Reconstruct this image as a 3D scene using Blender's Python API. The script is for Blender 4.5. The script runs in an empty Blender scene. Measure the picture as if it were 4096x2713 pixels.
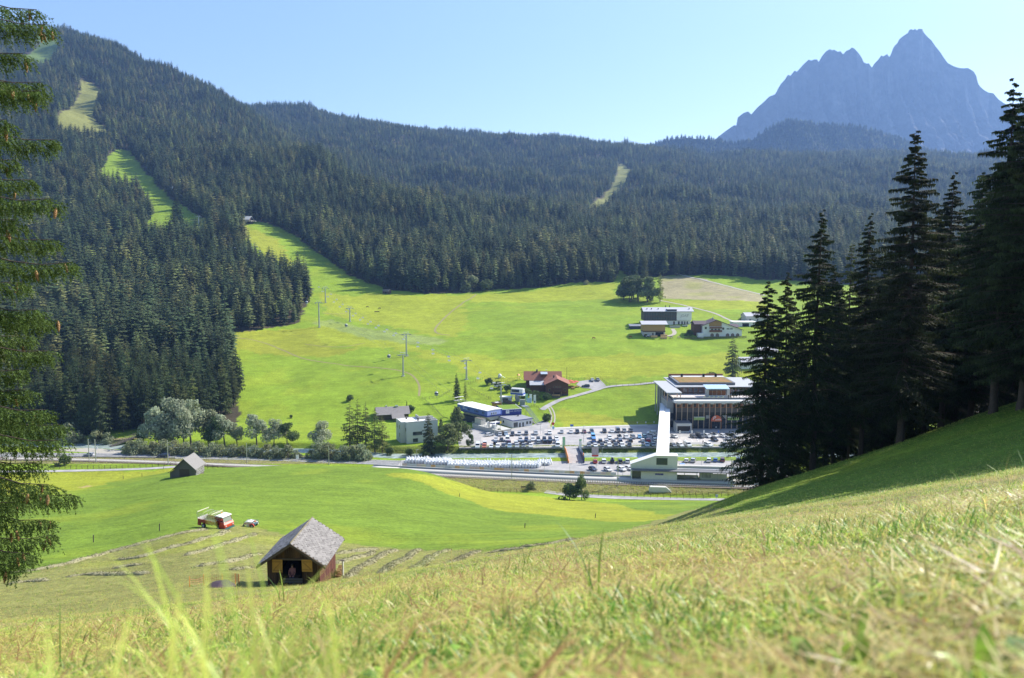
import bpy, bmesh, math, random
import numpy as np
from mathutils import Vector, Matrix, Euler
random.seed(7)
RS = np.random.RandomState(11)
SC = bpy.context.scene
COL = SC.collection
PI = math.pi
R = math.radians

# ------------------------------------------------------------------ camera, sky, sun, exposure
F, CX, CY, HOR = 3150.0, 2048.0, 1356.5, 1040.0      # focal length and horizon measured in photo pixels
PITCH = math.atan((CY - HOR) / F)
SP, CP = math.sin(PITCH), math.cos(PITCH)
cam = bpy.data.cameras.new('camera'); camo = bpy.data.objects.new('camera', cam); COL.objects.link(camo)
cam.sensor_width = 36; cam.lens = 36 * F / 4096; cam.clip_start = 0.02; cam.clip_end = 30000
camo.rotation_euler = (PI / 2 - PITCH, 0, 0)
cam.dof.use_dof = True; cam.dof.focus_distance = 45; cam.dof.aperture_fstop = 3.6
SC.camera = camo
SUN_AZ, SUN_EL = R(58), R(40)                         # clockwise from the view axis, above the horizon
w = bpy.data.worlds.new('World'); SC.world = w; w.use_nodes = True
nt = w.node_tree
sky = nt.nodes.new('ShaderNodeTexSky'); sky.sky_type = 'NISHITA'; sky.sun_disc = False
sky.sun_elevation = SUN_EL; sky.sun_rotation = SUN_AZ; sky.altitude = 1100
sky.air_density = 1.0; sky.dust_density = 1.6; sky.ozone_density = 1.3
bg = nt.nodes['Background']; bg.inputs['Strength'].default_value = 0.105
nt.links.new(sky.outputs[0], bg.inputs['Color'])
sl = bpy.data.lights.new('sun', 'SUN'); so = bpy.data.objects.new('sun', sl); COL.objects.link(so)
sl.energy = 4.6; sl.angle = R(0.53); sl.color = (1.0, 0.95, 0.86)
SUNV = Vector((math.sin(SUN_AZ) * math.cos(SUN_EL), math.cos(SUN_AZ) * math.cos(SUN_EL), math.sin(SUN_EL)))
so.rotation_euler = (-SUNV).to_track_quat('-Z', 'Y').to_euler()
so.location = SUNV * 3000
SC.view_settings.view_transform = 'Standard'; SC.view_settings.look = 'None'
SC.view_settings.gamma = 1; SC.view_settings.use_curve_mapping = False
SC.view_settings.exposure = 1.2
SC.render.engine = 'CYCLES'
cy = SC.cycles
cy.max_bounces = 5; cy.diffuse_bounces = 2; cy.glossy_bounces = 2; cy.transmission_bounces = 3
cy.transparent_max_bounces = 4; cy.volume_bounces = 0; cy.use_denoising = True
cy.caustics_reflective = False; cy.caustics_refractive = False

# ------------------------------------------------------------------ tagging and small helpers
def tag(o, label=None, cat=None, group=None, kind=None):
 if label: o['label'] = label
 if cat: o['category'] = cat
 if group: o['group'] = group
 if kind: o['kind'] = kind
 return o
def link(name, me, parent=None):
 o = bpy.data.objects.new(name, me); COL.objects.link(o)
 if parent is not None: o.parent = parent
 return o
def thing(name, label, cat, loc=(0, 0, 0), rz=0.0, group=None):
 o = link(name, None); o.location = loc; o.rotation_euler = (0, 0, rz)
 o.empty_display_size = 0.3
 return tag(o, label, cat, group)
def dup(root, loc, rz=0.0, scale=1.0, label=None, group=None):
 r = root.copy(); COL.objects.link(r); r.location = loc; r.rotation_euler = (0, 0, rz)
 r.scale = (scale,) * 3 if not isinstance(scale, tuple) else scale
 if label: r['label'] = label
 if group: r['group'] = group
 for ch in list(KIDS(root)):
  c = ch.copy(); COL.objects.link(c); c.parent = r
  for g in list(KIDS(ch)):
   d = g.copy(); COL.objects.link(d); d.parent = c
 return r
def KIDS(o): return o.children

MATS = {}
def mat(name, col, rough=0.8, var=0.0, scale=5.0, bump=0.0, col2=None, detail=4.0, stretch=None, spec=0.3, metal=0.0,
  trans=0.0, rnd=0.0, attr=None, bscale=None, emit=None, hue=0.0, coat=0.0, varpow=None, islrnd=0.0, bdist=0.03):
 """One procedural material: base colour with noise towards col2 (or darker/lighter), bump, optional translucency for leaves,
 per-object random brightness (rnd) and a colour attribute as the base (attr)."""
 if name in MATS: return MATS[name]
 m = bpy.data.materials.new(name); m.use_nodes = True; n = m.node_tree.nodes; l = m.node_tree.links
 b = n['Principled BSDF']; b.inputs['Roughness'].default_value = rough; b.inputs['Metallic'].default_value = metal
 b.inputs['Specular IOR Level'].default_value = spec; b.inputs['Coat Weight'].default_value = coat
 base = None
 if attr:
  a = n.new('ShaderNodeVertexColor'); a.layer_name = attr; base = a.outputs['Color']
 else:
  c = n.new('ShaderNodeRGB'); c.outputs[0].default_value = (*col, 1); base = c.outputs[0]
 tc = n.new('ShaderNodeTexCoord'); co = tc.outputs['Object']
 if stretch:
  mp = n.new('ShaderNodeMapping'); mp.inputs['Scale'].default_value = stretch; l.new(co, mp.inputs['Vector']); co = mp.outputs[0]
 if var or bump or col2:
  no = n.new('ShaderNodeTexNoise'); no.inputs['Scale'].default_value = scale; no.inputs['Detail'].default_value = detail
  no.inputs['Roughness'].default_value = 0.62
  l.new(co, no.inputs['Vector'])
  if col2:
   mx = n.new('ShaderNodeMix'); mx.data_type = 'RGBA'; l.new(base, mx.inputs['A']); mx.inputs['B'].default_value = (*col2, 1)
   rp = n.new('ShaderNodeMapRange'); rp.inputs['From Min'].default_value = 0.38; rp.inputs['From Max'].default_value = 0.64
   l.new(no.outputs['Fac'], rp.inputs['Value']); l.new(rp.outputs[0], mx.inputs['Factor']); base = mx.outputs['Result']
  if var:
   mr = n.new('ShaderNodeMapRange'); mr.inputs['From Min'].default_value = 0.25; mr.inputs['From Max'].default_value = 0.75
   mr.inputs['To Min'].default_value = 1 - var; mr.inputs['To Max'].default_value = 1 + var
   l.new(no.outputs['Fac'], mr.inputs['Value'])
   vm = n.new('ShaderNodeVectorMath'); vm.operation = 'SCALE'; l.new(base, vm.inputs[0]); l.new(mr.outputs[0], vm.inputs['Scale']); base = vm.outputs[0]
  if bump:
   nb = no
   if bscale:
    nb = n.new('ShaderNodeTexNoise'); nb.inputs['Scale'].default_value = bscale; nb.inputs['Detail'].default_value = 5; l.new(co, nb.inputs['Vector'])
   bp = n.new('ShaderNodeBump'); bp.inputs['Strength'].default_value = bump; bp.inputs['Distance'].default_value = bdist
   l.new(nb.outputs['Fac'], bp.inputs['Height']); l.new(bp.outputs[0], b.inputs['Normal'])
 if rnd or hue:
  oi = n.new('ShaderNodeObjectInfo')
  hs = n.new('ShaderNodeHueSaturation'); l.new(base, hs.inputs['Color']); base = hs.outputs[0]
  mr = n.new('ShaderNodeMapRange'); mr.inputs['To Min'].default_value = 1 - rnd; mr.inputs['To Max'].default_value = 1 + rnd
  l.new(oi.outputs['Random'], mr.inputs['Value']); l.new(mr.outputs[0], hs.inputs['Value'])
  mh = n.new('ShaderNodeMath'); mh.operation = 'MULTIPLY_ADD'; l.new(oi.outputs['Random'], mh.inputs[0])
  # a second pseudo random number from the first
  fr = n.new('ShaderNodeMath'); fr.operation = 'MULTIPLY'; fr.inputs[1].default_value = 37.7; l.new(oi.outputs['Random'], fr.inputs[0])
  ff = n.new('ShaderNodeMath'); ff.operation = 'FRACT'; l.new(fr.outputs[0], ff.inputs[0])
  mh2 = n.new('ShaderNodeMapRange'); mh2.inputs['To Min'].default_value = 0.5 - hue; mh2.inputs['To Max'].default_value = 0.5 + hue
  l.new(ff.outputs[0], mh2.inputs['Value']); l.new(mh2.outputs[0], hs.inputs['Hue']); n.remove(mh)
 if islrnd:
  ge = n.new('ShaderNodeNewGeometry')
  mr = n.new('ShaderNodeMapRange'); mr.inputs['To Min'].default_value = 1 - islrnd; mr.inputs['To Max'].default_value = 1 + islrnd
  l.new(ge.outputs['Random Per Island'], mr.inputs['Value'])
  vm = n.new('ShaderNodeVectorMath'); vm.operation = 'SCALE'; l.new(base, vm.inputs[0]); l.new(mr.outputs[0], vm.inputs['Scale']); base = vm.outputs[0]
 l.new(base, b.inputs['Base Color'])
 if trans:
  tb = n.new('ShaderNodeBsdfTranslucent'); l.new(base, tb.inputs['Color'])
  ms = n.new('ShaderNodeMixShader'); ms.inputs[0].default_value = trans
  out = n['Material Output']; l.new(b.outputs[0], ms.inputs[1]); l.new(tb.outputs[0], ms.inputs[2]); l.new(ms.outputs[0], out.inputs['Surface'])
 if emit:
  b.inputs['Emission Color'].default_value = (*emit[0], 1); b.inputs['Emission Strength'].default_value = emit[1]
 MATS[name] = m
 return m

class MB:
 """Collects boxes, prisms and tubes and links them as one mesh object."""
 def __init__(s): s.v = []; s.f = []; s.mi = []; s.m = 0
 def add(s, vs, fs):
  k = len(s.v); s.v.extend(vs)
  for f in fs: s.f.append(tuple(k + i for i in f)); s.mi.append(s.m)
  return s
 def box(s, c, d, rz=0.0, rx=0.0, ry=0.0):
  hx, hy, hz = d[0] / 2, d[1] / 2, d[2] / 2
  M = Euler((rx, ry, rz)).to_matrix() if (rz or rx or ry) else None
  vs = []
  for x, y, z in ((-1,-1,-1),(1,-1,-1),(1,1,-1),(-1,1,-1),(-1,-1,1),(1,-1,1),(1,1,1),(-1,1,1)):
   p = Vector((x*hx, y*hy, z*hz))
   if M: p = M @ p
   vs.append((p.x + c[0], p.y + c[1], p.z + c[2]))
  return s.add(vs, [(0,3,2,1),(4,5,6,7),(0,1,5,4),(1,2,6,5),(2,3,7,6),(3,0,4,7)])
 def b2(s, a, b):                                   # box from two corners
  return s.box(((a[0]+b[0])/2, (a[1]+b[1])/2, (a[2]+b[2])/2), (abs(b[0]-a[0]), abs(b[1]-a[1]), abs(b[2]-a[2])))
 def prism(s, poly, z0, z1, axis='z'):
  n = len(poly)
  if axis == 'z': vs = [(x, y, z0) for x, y in poly] + [(x, y, z1) for x, y in poly]
  elif axis == 'y': vs = [(x, z0, y) for x, y in poly] + [(x, z1, y) for x, y in poly]
  else: vs = [(z0, x, y) for x, y in poly] + [(z1, x, y) for x, y in poly]
  fs = [tuple(range(n))[::-1], tuple(range(n, 2*n))] + [(i, (i+1) % n, n + (i+1) % n, n + i) for i in range(n)]
  return s.add(vs, fs)
 def tube(s, pts, rads, n=6, caps=True):
  pts = [Vector(p) for p in pts]
  if not hasattr(rads, '__len__'): rads = [rads] * len(pts)
  vs = []
  for i, p in enumerate(pts):
   d = (pts[min(i+1, len(pts)-1)] - pts[max(i-1, 0)]).normalized()
   a = d.cross(Vector((0, 0, 1)) if abs(d.z) < 0.9 else Vector((1, 0, 0))).normalized(); b = d.cross(a)
   for k in range(n):
    t = 2*PI*k/n; q = p + (a*math.cos(t) + b*math.sin(t)) * rads[i]; vs.append(tuple(q))
  fs = []
  for i in range(len(pts)-1):
   for k in range(n): fs.append((i*n+k, i*n+(k+1) % n, (i+1)*n+(k+1) % n, (i+1)*n+k))
  if caps: fs += [tuple(range(n))[::-1], tuple(range((len(pts)-1)*n, len(pts)*n))]
  return s.add(vs, fs)
 def lathe(s, prof, n=12, c=(0, 0, 0), axis='z', sx=1.0, sy=1.0):
  vs = []
  for r_, h in prof:
   for k in range(n):
    t = 2*PI*k/n; x, y = r_*math.cos(t)*sx, r_*math.sin(t)*sy
    p = (x, y, h) if axis == 'z' else ((x, h, y) if axis == 'y' else (h, x, y))
    vs.append((p[0]+c[0], p[1]+c[1], p[2]+c[2]))
  fs = []
  for i in range(len(prof)-1):
   for k in range(n): fs.append((i*n+k, i*n+(k+1) % n, (i+1)*n+(k+1) % n, (i+1)*n+k))
  fs += [tuple(range(n))[::-1], tuple(range((len(prof)-1)*n, len(prof)*n))]
  return s.add(vs, fs)
 def quad(s, a, b, c, d): return s.add([tuple(a), tuple(b), tuple(c), tuple(d)], [(0, 1, 2, 3)])
 def mesh(s, name, mats, smooth=False):
  me = bpy.data.meshes.new(name); me.from_pydata(s.v, [], s.f)
  for m in (mats if isinstance(mats, (list, tuple)) else [mats]): me.materials.append(m)
  if max(s.mi, default=0): me.polygons.foreach_set('material_index', s.mi)
  bm = bmesh.new(); bm.from_mesh(me); bmesh.ops.recalc_face_normals(bm, faces=bm.faces); bm.to_mesh(me); bm.free()
  if smooth: me.polygons.foreach_set('use_smooth', [True]*len(me.polygons))
  me.update(); return me
 def build(s, name, mats, parent=None, smooth=False):
  return link(name, s.mesh(name, mats, smooth), parent)

def npmesh(name, v, f4=None, f3=None, mats=(), smooth=False, uvcol=None):
 """Mesh from numpy arrays: v (n,3), f4 (m,4) quads and/or f3 (k,3) triangles."""
 me = bpy.data.meshes.new(name); me.vertices.add(len(v)); me.vertices.foreach_set('co', np.asarray(v, np.float32).ravel())
 idx, st, tot = [], [], []
 p = 0
 for f in (f4, f3):
  if f is None or len(f) == 0: continue
  f = np.asarray(f, np.int32); idx.append(f.ravel()); st.append(p + np.arange(len(f)) * f.shape[1]); tot.append(np.full(len(f), f.shape[1])); p += f.size
 if idx:
  idx = np.concatenate(idx); st = np.concatenate(st); tot = np.concatenate(tot)
  me.loops.add(len(idx)); me.loops.foreach_set('vertex_index', idx)
  me.polygons.add(len(st)); me.polygons.foreach_set('loop_start', st.astype(np.int32)); me.polygons.foreach_set('loop_total', tot.astype(np.int32))
  if smooth: me.polygons.foreach_set('use_smooth', np.ones(len(st), bool))
 for m in mats: me.materials.append(m)
 me.update(calc_edges=True); me.validate()
 if uvcol is not None:
  a = me.color_attributes.new('tint', 'FLOAT_COLOR', 'POINT'); c = np.ones((len(v), 4), np.float32); c[:, :3] = uvcol
  a.data.foreach_set('color', c.ravel())
 return me

# value noise in numpy
_NT = RS.rand(256, 256).astype(np.float32)
def vnoise(x, y, seed=0):
 x = np.asarray(x, float) + seed * 17.31; y = np.asarray(y, float) + seed * 9.77
 xi, yi = np.floor(x).astype(int), np.floor(y).astype(int); fx, fy = x - xi, y - yi
 fx = fx*fx*(3-2*fx); fy = fy*fy*(3-2*fy)
 g = lambda a, b: _NT[a & 255, b & 255]
 return (g(xi, yi)*(1-fx) + g(xi+1, yi)*fx)*(1-fy) + (g(xi, yi+1)*(1-fx) + g(xi+1, yi+1)*fx)*fy
def fbm(x, y, oct=4, seed=0, gain=0.5):
 s, a, t = 0.0, 1.0, 0.0
 for k in range(oct):
  s = s + a * vnoise(np.asarray(x) * 2**k, np.asarray(y) * 2**k, seed + k*3); t += a; a *= gain
 return s / t
def sstep(a, b, x):
 t = np.clip((np.asarray(x, float) - a) / (b - a), 0, 1); return t*t*(3-2*t)

# ------------------------------------------------------------------ terrain: columns of (distance, photo row) read off the photograph
TAB = {
 -700: [(25,2660),(40,2680),(67,2480),(85,2420),(112,2320),(150,2180),(200,2060),(250,1970),(300,1900),(360,1760),(400,1700),(450,1520),(560,1290),(700,1070),(850,890),(1000,720),(1300,470),(1700,240),(2200,80),(2500,60),(3000,150),(3600,500)],
 0:    [(25,2490),(40,2520),(67,2420),(85,2325),(112,2220),(150,2105),(200,2000),(250,1935),(300,1899),(345,1788),(372,1735),(400,1660),(450,1540),(560,1360),(700,1150),(850,960),(1000,800),(1300,560),(1700,330),(2200,150),(2500,122),(3000,200),(3600,500)],
 400:  [(25,2458),(40,2480),(67,2388),(85,2300),(112,2185),(150,2078),(200,1988),(250,1927),(302,1896),(345,1788),(372,1735),(400,1665),(450,1550),(560,1380),(700,1190),(850,1015),(1000,870),(1300,640),(1700,410),(2000,275),(2300,190),(2500,195),(3000,290),(3600,560)],
 800:  [(25,2411),(40,2435),(67,2348),(85,2252),(112,2120),(150,2030),(200,1948),(250,1884),(268,1874),(285,1890),(302,1896),(345,1789),(385,1711),(400,1692),(450,1580),(560,1385),(640,1260),(700,1180),(850,1000),(1000,880),(1300,690),(1700,495),(2000,400),(2150,376),(2500,410),(3000,470),(3600,620)],
 1200: [(25,2356),(40,2380),(67,2338),(85,2250),(112,2155),(150,2050),(200,1945),(250,1868),(258,1862),(283,1940),(302,1896),(345,1789),(396,1694),(450,1570),(560,1395),(700,1222),(800,1110),(850,1050),(1000,925),(1200,775),(1500,602),(1850,618),(2400,550),(2950,460),(3200,448),(3420,480),(3600,560)],
 1600: [(25,2291),(40,2310),(67,2278),(85,2245),(112,2178),(150,2075),(200,1965),(240,1885),(252,1874),(280,1955),(302,1896),(345,1789),(396,1694),(450,1560),(560,1382),(700,1238),(770,1170),(850,1100),(1000,980),(1200,842),(1450,850),(2200,665),(2900,524),(3150,514),(3400,545),(3600,620)],
 2048: [(25,2216),(40,2235),(67,2240),(85,2205),(112,2168),(150,2108),(200,2040),(250,1988),(280,1962),(302,1896),(345,1789),(396,1692),(450,1560),(560,1368),(700,1230),(790,1170),(850,1112),(1000,1010),(1300,895),(1650,815),(2300,690),(2900,574),(3150,568),(3400,600),(3600,660)],
 2500: [(25,2131),(40,2140),(67,2150),(85,2135),(112,2118),(150,2092),(200,2058),(250,2022),(270,1999),(302,1896),(345,1789),(396,1692),(450,1560),(560,1350),(700,1218),(790,1155),(850,1108),(1000,1020),(1300,900),(1650,820),(2300,700),(2900,602),(3150,602),(3400,630),(3600,690)],
 3000: [(25,2061),(40,2055),(55,2015),(75,1962),(110,2010),(150,2022),(200,2020),(250,2010),(270,1997),(302,1896),(345,1789),(396,1692),(450,1560),(560,1345),(700,1205),(790,1140),(850,1095),(1000,1020),(1300,905),(1650,830),(2300,715),(2900,642),(3150,638),(3400,665),(3600,720)],
 3500: [(25,1990),(40,1965),(55,1895),(75,1800),(110,1850),(150,1910),(200,1950),(250,1985),(270,1993),(302,1896),(345,1789),(396,1692),(450,1560),(560,1345),(700,1205),(790,1140),(850,1095),(1000,1020),(1300,905),(1650,830),(2300,705),(2900,634),(3150,632),(3400,665),(3600,720)],
 4096: [(25,1895),(40,1840),(55,1715),(75,1605),(110,1640),(150,1760),(200,1890),(250,1975),(270,1993),(302,1896),(345,1789),(396,1692),(450,1560),(560,1345),(700,1205),(790,1140),(850,1095),(1000,1020),(1300,905),(1650,830),(2300,705),(2900,642),(3150,642),(3400,670),(3600,730)],
 4800: [(25,1780),(40,1690),(55,1550),(75,1420),(110,1430),(150,1600),(200,1800),(250,1950),(270,1993),(302,1896),(345,1789),(396,1692),(450,1560),(560,1345),(700,1205),(790,1140),(850,1095),(1000,1020),(1300,905),(1650,830),(2300,705),(2900,642),(3150,642),(3400,670),(3600,730)],
}
EDGE = {-700: 2640, 0: 2475, 400: 2442, 800: 2395, 1200: 2340, 1600: 2275, 2048: 2200, 2500: 2115, 3000: 2045, 3500: 1985, 4096: 1895, 4800: 1780}
EDGE = {k: v + 58 for k, v in EDGE.items()}           # the blades stand above the soil line
def pchip(x, y, xq):
 x = np.asarray(x, float); y = np.asarray(y, float); h = np.diff(x); d = np.diff(y) / h
 m = np.zeros_like(y); m[0], m[-1] = d[0], d[-1]
 s = d[:-1] * d[1:] > 0
 w1, w2 = 2*h[1:] + h[:-1], h[1:] + 2*h[:-1]
 with np.errstate(all='ignore'):
  mm = (w1 + w2) / (w1 / d[:-1] + w2 / d[1:])
 m[1:-1] = np.where(s, mm, 0)
 i = np.clip(np.searchsorted(x, xq) - 1, 0, len(x) - 2); t = (xq - x[i]) / h[i]
 return (y[i]*(1+2*t)*(1-t)**2 + h[i]*m[i]*t*(1-t)**2 + y[i+1]*t*t*(3-2*t) + h[i]*m[i+1]*t*t*(t-1))
def t_of_py(py):
 c = (CY - py) / F; return (SP - c*CP) / (CP + c*SP)          # drop per metre of distance
LY0, LY1, NLY = math.log(15.0), math.log(3600.0), 1400
_lg = np.linspace(LY0, LY1, NLY)
_px = sorted(TAB)
_T = []
for p in _px:
 ys = [15.0] + [a for a, b in TAB[p]]; ps = [EDGE[p]] + [b for a, b in TAB[p]]
 zz = [-t_of_py(b) * a for a, b in zip(ys, ps)]                # heights, interpolated in log distance
 _T.append(pchip(np.log(ys), np.array(zz) / np.array(ys), _lg))
_T = np.array(_T)
PXG = np.arange(-700, 4801, 20.0)
T2 = np.array([pchip(np.array(_px, float), _T[:, k], PXG) for k in range(NLY)]).T   # (px, logY) -> z / Y
_Eg = pchip(np.array(_px, float), np.array([-t_of_py(EDGE[p]) for p in _px]), PXG)
EA, EB = np.polyfit([(p - CX) / F / 0.965 for p in _px[1:-1]], [t_of_py(EDGE[p]) for p in _px[1:-1]], 1)
H0 = 0.25
def _look(px, lg):
 a = np.clip((px + 700) / 20.0, 0, len(PXG) - 1.001); b = np.clip((lg - LY0) / (LY1 - LY0) * (NLY - 1), 0, NLY - 1.001)
 i, j = a.astype(int), b.astype(int); fa, fb = a - i, b - j
 return (T2[i, j]*(1-fa) + T2[i+1, j]*fa)*(1-fb) + (T2[i, j+1]*(1-fa) + T2[i+1, j+1]*fa)*fb
def river_y(X): X = np.asarray(X, float); return 331.5 + 4.0*np.sin(X/90.0) - 0.02*X + 10*(1 - sstep(-90, -45, X)) + 8*(1 - sstep(-220, -90, X))
def ground(X, Y, detail=True):
 X = np.asarray(X, float); Y = np.asarray(Y, float)
 near = -H0 - (EB*Y + EA*X) - H0/225.0*Y*Y + 2*H0/15.0*Y
 Yc = np.clip(Y, 15.0, 3600.0); u = X / np.maximum(Y, 6.0); lg = np.log(Yc)
 px = CX + F*u*0.985
 for _ in range(3):
  t = _look(px, lg)                                       # z/Y
  px = CX + F*u/(CP - SP*np.clip(t, -1, 1))               # exact photo column of this ground point
 far = t * Y
 e = np.interp(px, PXG, _Eg)
 mid = e*Y - H0 - H0/225.0*Y*Y + 2*H0/15.0*Y                 # plane through the measured grass edge
 k1 = sstep(7, 13, Y); k2 = sstep(14, 24, Y)
 z = near*(1-k1) + mid*k1
 z = z*(1-k2) + far*k2
 # flat valley floor under the car parks, railway and river channel
 flat = sstep(262, 284, Y) * (1 - sstep(392, 398, Y))
 z = z*(1-flat) + (-82.0)*flat
 d = np.abs(Y - river_y(X)); ch = (1 - sstep(4.6, 10.5, d)) * sstep(300, 310, Y)
 z = z - 2.3*ch
 if detail:
  k = sstep(430, 900, Y)
  z = z + k*(fbm(X/170, Y/170, 4, 3) - 0.5)*75*sstep(900, 1500, Y) + k*(fbm(X/45, Y/45, 3, 8) - 0.5)*6*(0.4 + sstep(900, 1200, Y))
  m = sstep(398, 440, Y)*(1 - sstep(800, 1000, Y)); z = z + m*(fbm(X/38, Y/38, 3, 5) - 0.5)*3.2
  m = sstep(60, 90, Y)*(1 - sstep(240, 262, Y)); z = z + m*(fbm(X/16, Y/16, 3, 6) - 0.5)*1.0
  m = (1 - sstep(10, 20, Y)); z = z + m*((fbm(X/0.7, Y/0.7, 3, 9) - 0.5)*0.05 + (fbm(X/2.6, Y/2.6, 2, 19) - 0.5)*0.16)*sstep(0.8, 3, Y)
 return z
def gz(x, y): return float(ground(np.array([x]), np.array([y]))[0])
_YR = np.exp(np.linspace(math.log(0.5), math.log(3600), 5200))
def ray(px, py):
 c = (CY - py) / F; yd = CP + c*SP
 return ((px - CX) / F / yd, (-SP + c*CP) / yd)              # x and z per metre of distance
def G(px, py, ymin=0.5):
 """The ground point seen at this photo pixel (nearest one beyond ymin)."""
 ux, uz = ray(px, py)
 Y = _YR[_YR >= ymin]; z = ground(ux*Y, Y); hit = np.nonzero(z >= uz*Y)[0]
 if len(hit) == 0: i = int(np.argmin(np.abs(z/Y - uz))); yy = Y[i]
 else:
  i = hit[0]
  if i == 0: yy = Y[0]
  else:
   a0, a1 = z[i-1] - uz*Y[i-1], z[i] - uz*Y[i]; yy = Y[i-1] + (Y[i]-Y[i-1]) * (-a0)/(a1-a0+1e-12)
 x = ux*yy
 return Vector((x, yy, gz(x, yy)))
def A(px, Y):
 """Ground point at photo column px and distance Y."""
 u = (px - CX) / F
 x = u*Y
 for _ in range(4):
  z = gz(x, Y); x = u*(CP*Y - SP*z)
 return Vector((x, Y, gz(x, Y)))
def PX(p):                                                       # world point -> photo pixel (for reasoning about what is in view)
 p = np.atleast_2d(np.asarray(p, float)); dpt = CP*p[:, 1] - SP*p[:, 2]; up = SP*p[:, 1] + CP*p[:, 2]
 return CX + F*p[:, 0]/dpt, CY - F*up/dpt
def inpoly(x, y, poly):
 x = np.asarray(x); y = np.asarray(y); c = np.zeros(x.shape, bool); n = len(poly); j = n - 1
 for i in range(n):
  xi, yi = poly[i]; xj, yj = poly[j]
  with np.errstate(all='ignore'):
   c ^= ((yi > y) != (yj > y)) & (x < (xj - xi)*(y - yi)/(yj - yi + 1e-12) + xi)
  j = i
 return c
def plan(pts, ymin=0.5): return [tuple(G(px, py, ymin)[:2]) for px, py in pts]
# ------------------------------------------------------------------ ground sheet with its meadow, hay and forest-floor colours
GREEN, LUSH, OLIVE, HAYF = (0.190, 0.275, 0.022), (0.135, 0.205, 0.024), (0.245, 0.268, 0.026), (0.195, 0.198, 0.062)
YELL, PALE, FLOOR, FGC = (0.260, 0.300, 0.026), (0.225, 0.280, 0.070), (0.062, 0.052, 0.032), (0.17, 0.19, 0.06)
VERGE, BROWN, SKI = (0.20, 0.185, 0.085), (0.30, 0.265, 0.145), (0.155, 0.19, 0.045)
MEADOW = plan([(960,1700),(945,1640),(955,1560),(905,1335),(1000,1325),(1190,1292),(1235,1200),(1250,1160),(1190,1120),(1120,1100),(1040,1060),(985,1005),(955,930),(948,893),
 (1030,885),(1105,905),(1190,950),(1250,1000),(1330,1050),(1400,1100),(1470,1132),(1560,1160),(1700,1176),(1850,1172),(2000,1158),(2150,1152),(2290,1132),(2330,1130),(2450,1130),(2478,1082),(2500,1090),(2510,1120),(2640,1107),(2700,1100),(3100,1120),(3400,1140),(3600,1300),(3600,1695)], 60)
RUNS = [plan(p, 500) for p in (
 [(468,598),(525,603),(570,680),(620,730),(710,810),(770,850),(800,868),(835,880),(845,960),(770,975),(735,975),(690,955),(640,960),(575,955),(590,900),(610,850),(560,800),(520,775),(455,755),(385,735),(420,650)],
 [(318,322),(350,328),(400,360),(440,385),(385,430),(378,480),(430,530),(420,560),(330,555),(250,535),(225,470),(300,410)],
 [(140,128),(212,122),(250,162),(225,225),(200,275),(130,262),(70,240),(150,180)],
 [(2480,648),(2535,680),(2520,722),(2475,765),(2445,815),(2385,862),(2310,885),(2375,810),(2445,745)],
 [(2262,895),(2282,890),(2285,915),(2268,922)],
 [(760,880),(835,870),(835,940),(760,935)])]
def zone(pts, ymin=60): return plan(pts, ymin)
ZONES = [  # (plan polygon, colour, edge wobble in metres)
 (zone([(-200,2345),(0,2318),(120,2290),(250,2262),(380,2225),(500,2190),(640,2155),(760,2122),(860,2106),(960,2100),(1040,2115),(1120,2140),(1250,2158),(1400,2178),(1600,2193),(1850,2198),(2080,2196),(2250,2180),(2400,2150),(2520,2118),(2680,2062),(2800,2030),(3000,2300),(-400,2700)], 28), HAYF, 0.8),
 (zone([(1555,1895),(1700,1900),(1820,1925),(2050,1975),(2300,2003),(2450,2015),(2600,2045),(2680,2062),(2560,2090),(2350,2078),(2150,2058),(2000,2042),(1850,1992),(1700,1940),(1600,1912)], 120), OLIVE, 1.5),
 (zone([(-300,1892),(0,1890),(250,1886),(560,1878),(700,1872),(690,1885),(620,1900),(450,1928),(300,1962),(100,1985),(-300,2000)], 180), OLIVE, 2.0),
 (zone([(310,1950),(350,1940),(372,1945),(330,1953)], 150), (0.36,0.27,0.12), 0.4),
 (zone([(640,1520),(960,1330),(1300,1300),(1500,1330),(1700,1400),(2100,1440),(2400,1425),(2900,1415),(3100,1425),(3100,1500),(2600,1510),(2300,1520),(1900,1530),(1850,1480),(1600,1400),(1350,1380),(1050,1375),(930,1420)], 300), YELL, 4.0),
 (zone([(900,1330),(1240,1310),(1330,1400),(1460,1395),(1290,1430),(1100,1420),(960,1400)], 300), OLIVE, 2.0),
 (zone([(1240,1290),(1330,1280),(1500,1320),(1700,1345),(1790,1360),(1760,1378),(1650,1380),(1500,1360),(1380,1330)], 300), PALE, 1.5),
 (zone([(1730,1290),(1815,1285),(1800,1340),(1760,1342),(1725,1330)], 300), PALE, 1.5),
 (zone([(1440,1180),(1800,1182),(1860,1200),(1850,1330),(1790,1350),(1500,1300),(1300,1250),(1290,1190)], 300), YELL, 5.0),
 (zone([(1290,1170),(1500,1200),(1820,1182),(2350,1135),(2470,1140),(2460,1195),(2200,1205),(1900,1210),(1860,1200),(1500,1260),(1300,1240)], 300), YELL, 4.0),
 (zone([(980,900),(1100,960),(1180,1050),(1240,1160),(1180,1100),(1050,1020),(990,960)], 500), OLIVE, 4.0),
 (zone([(2640,1198),(3060,1212),(3100,1245),(2850,1240),(2660,1215)], 400), YELL, 2.0),
 (zone([(2640,1108),(2720,1104),(2780,1110),(2880,1140),(3040,1178),(3060,1210),(2900,1203),(2650,1194)], 400), BROWN, 0.8),
 (zone([(2460,1140),(2560,1140),(2650,1170),(2640,1225),(2500,1215)], 400), GREEN, 2.0),
 (zone([(2230,1640),(2400,1660),(2600,1690),(2610,1700),(2240,1702)], 300), OLIVE, 3.0),
]
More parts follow.
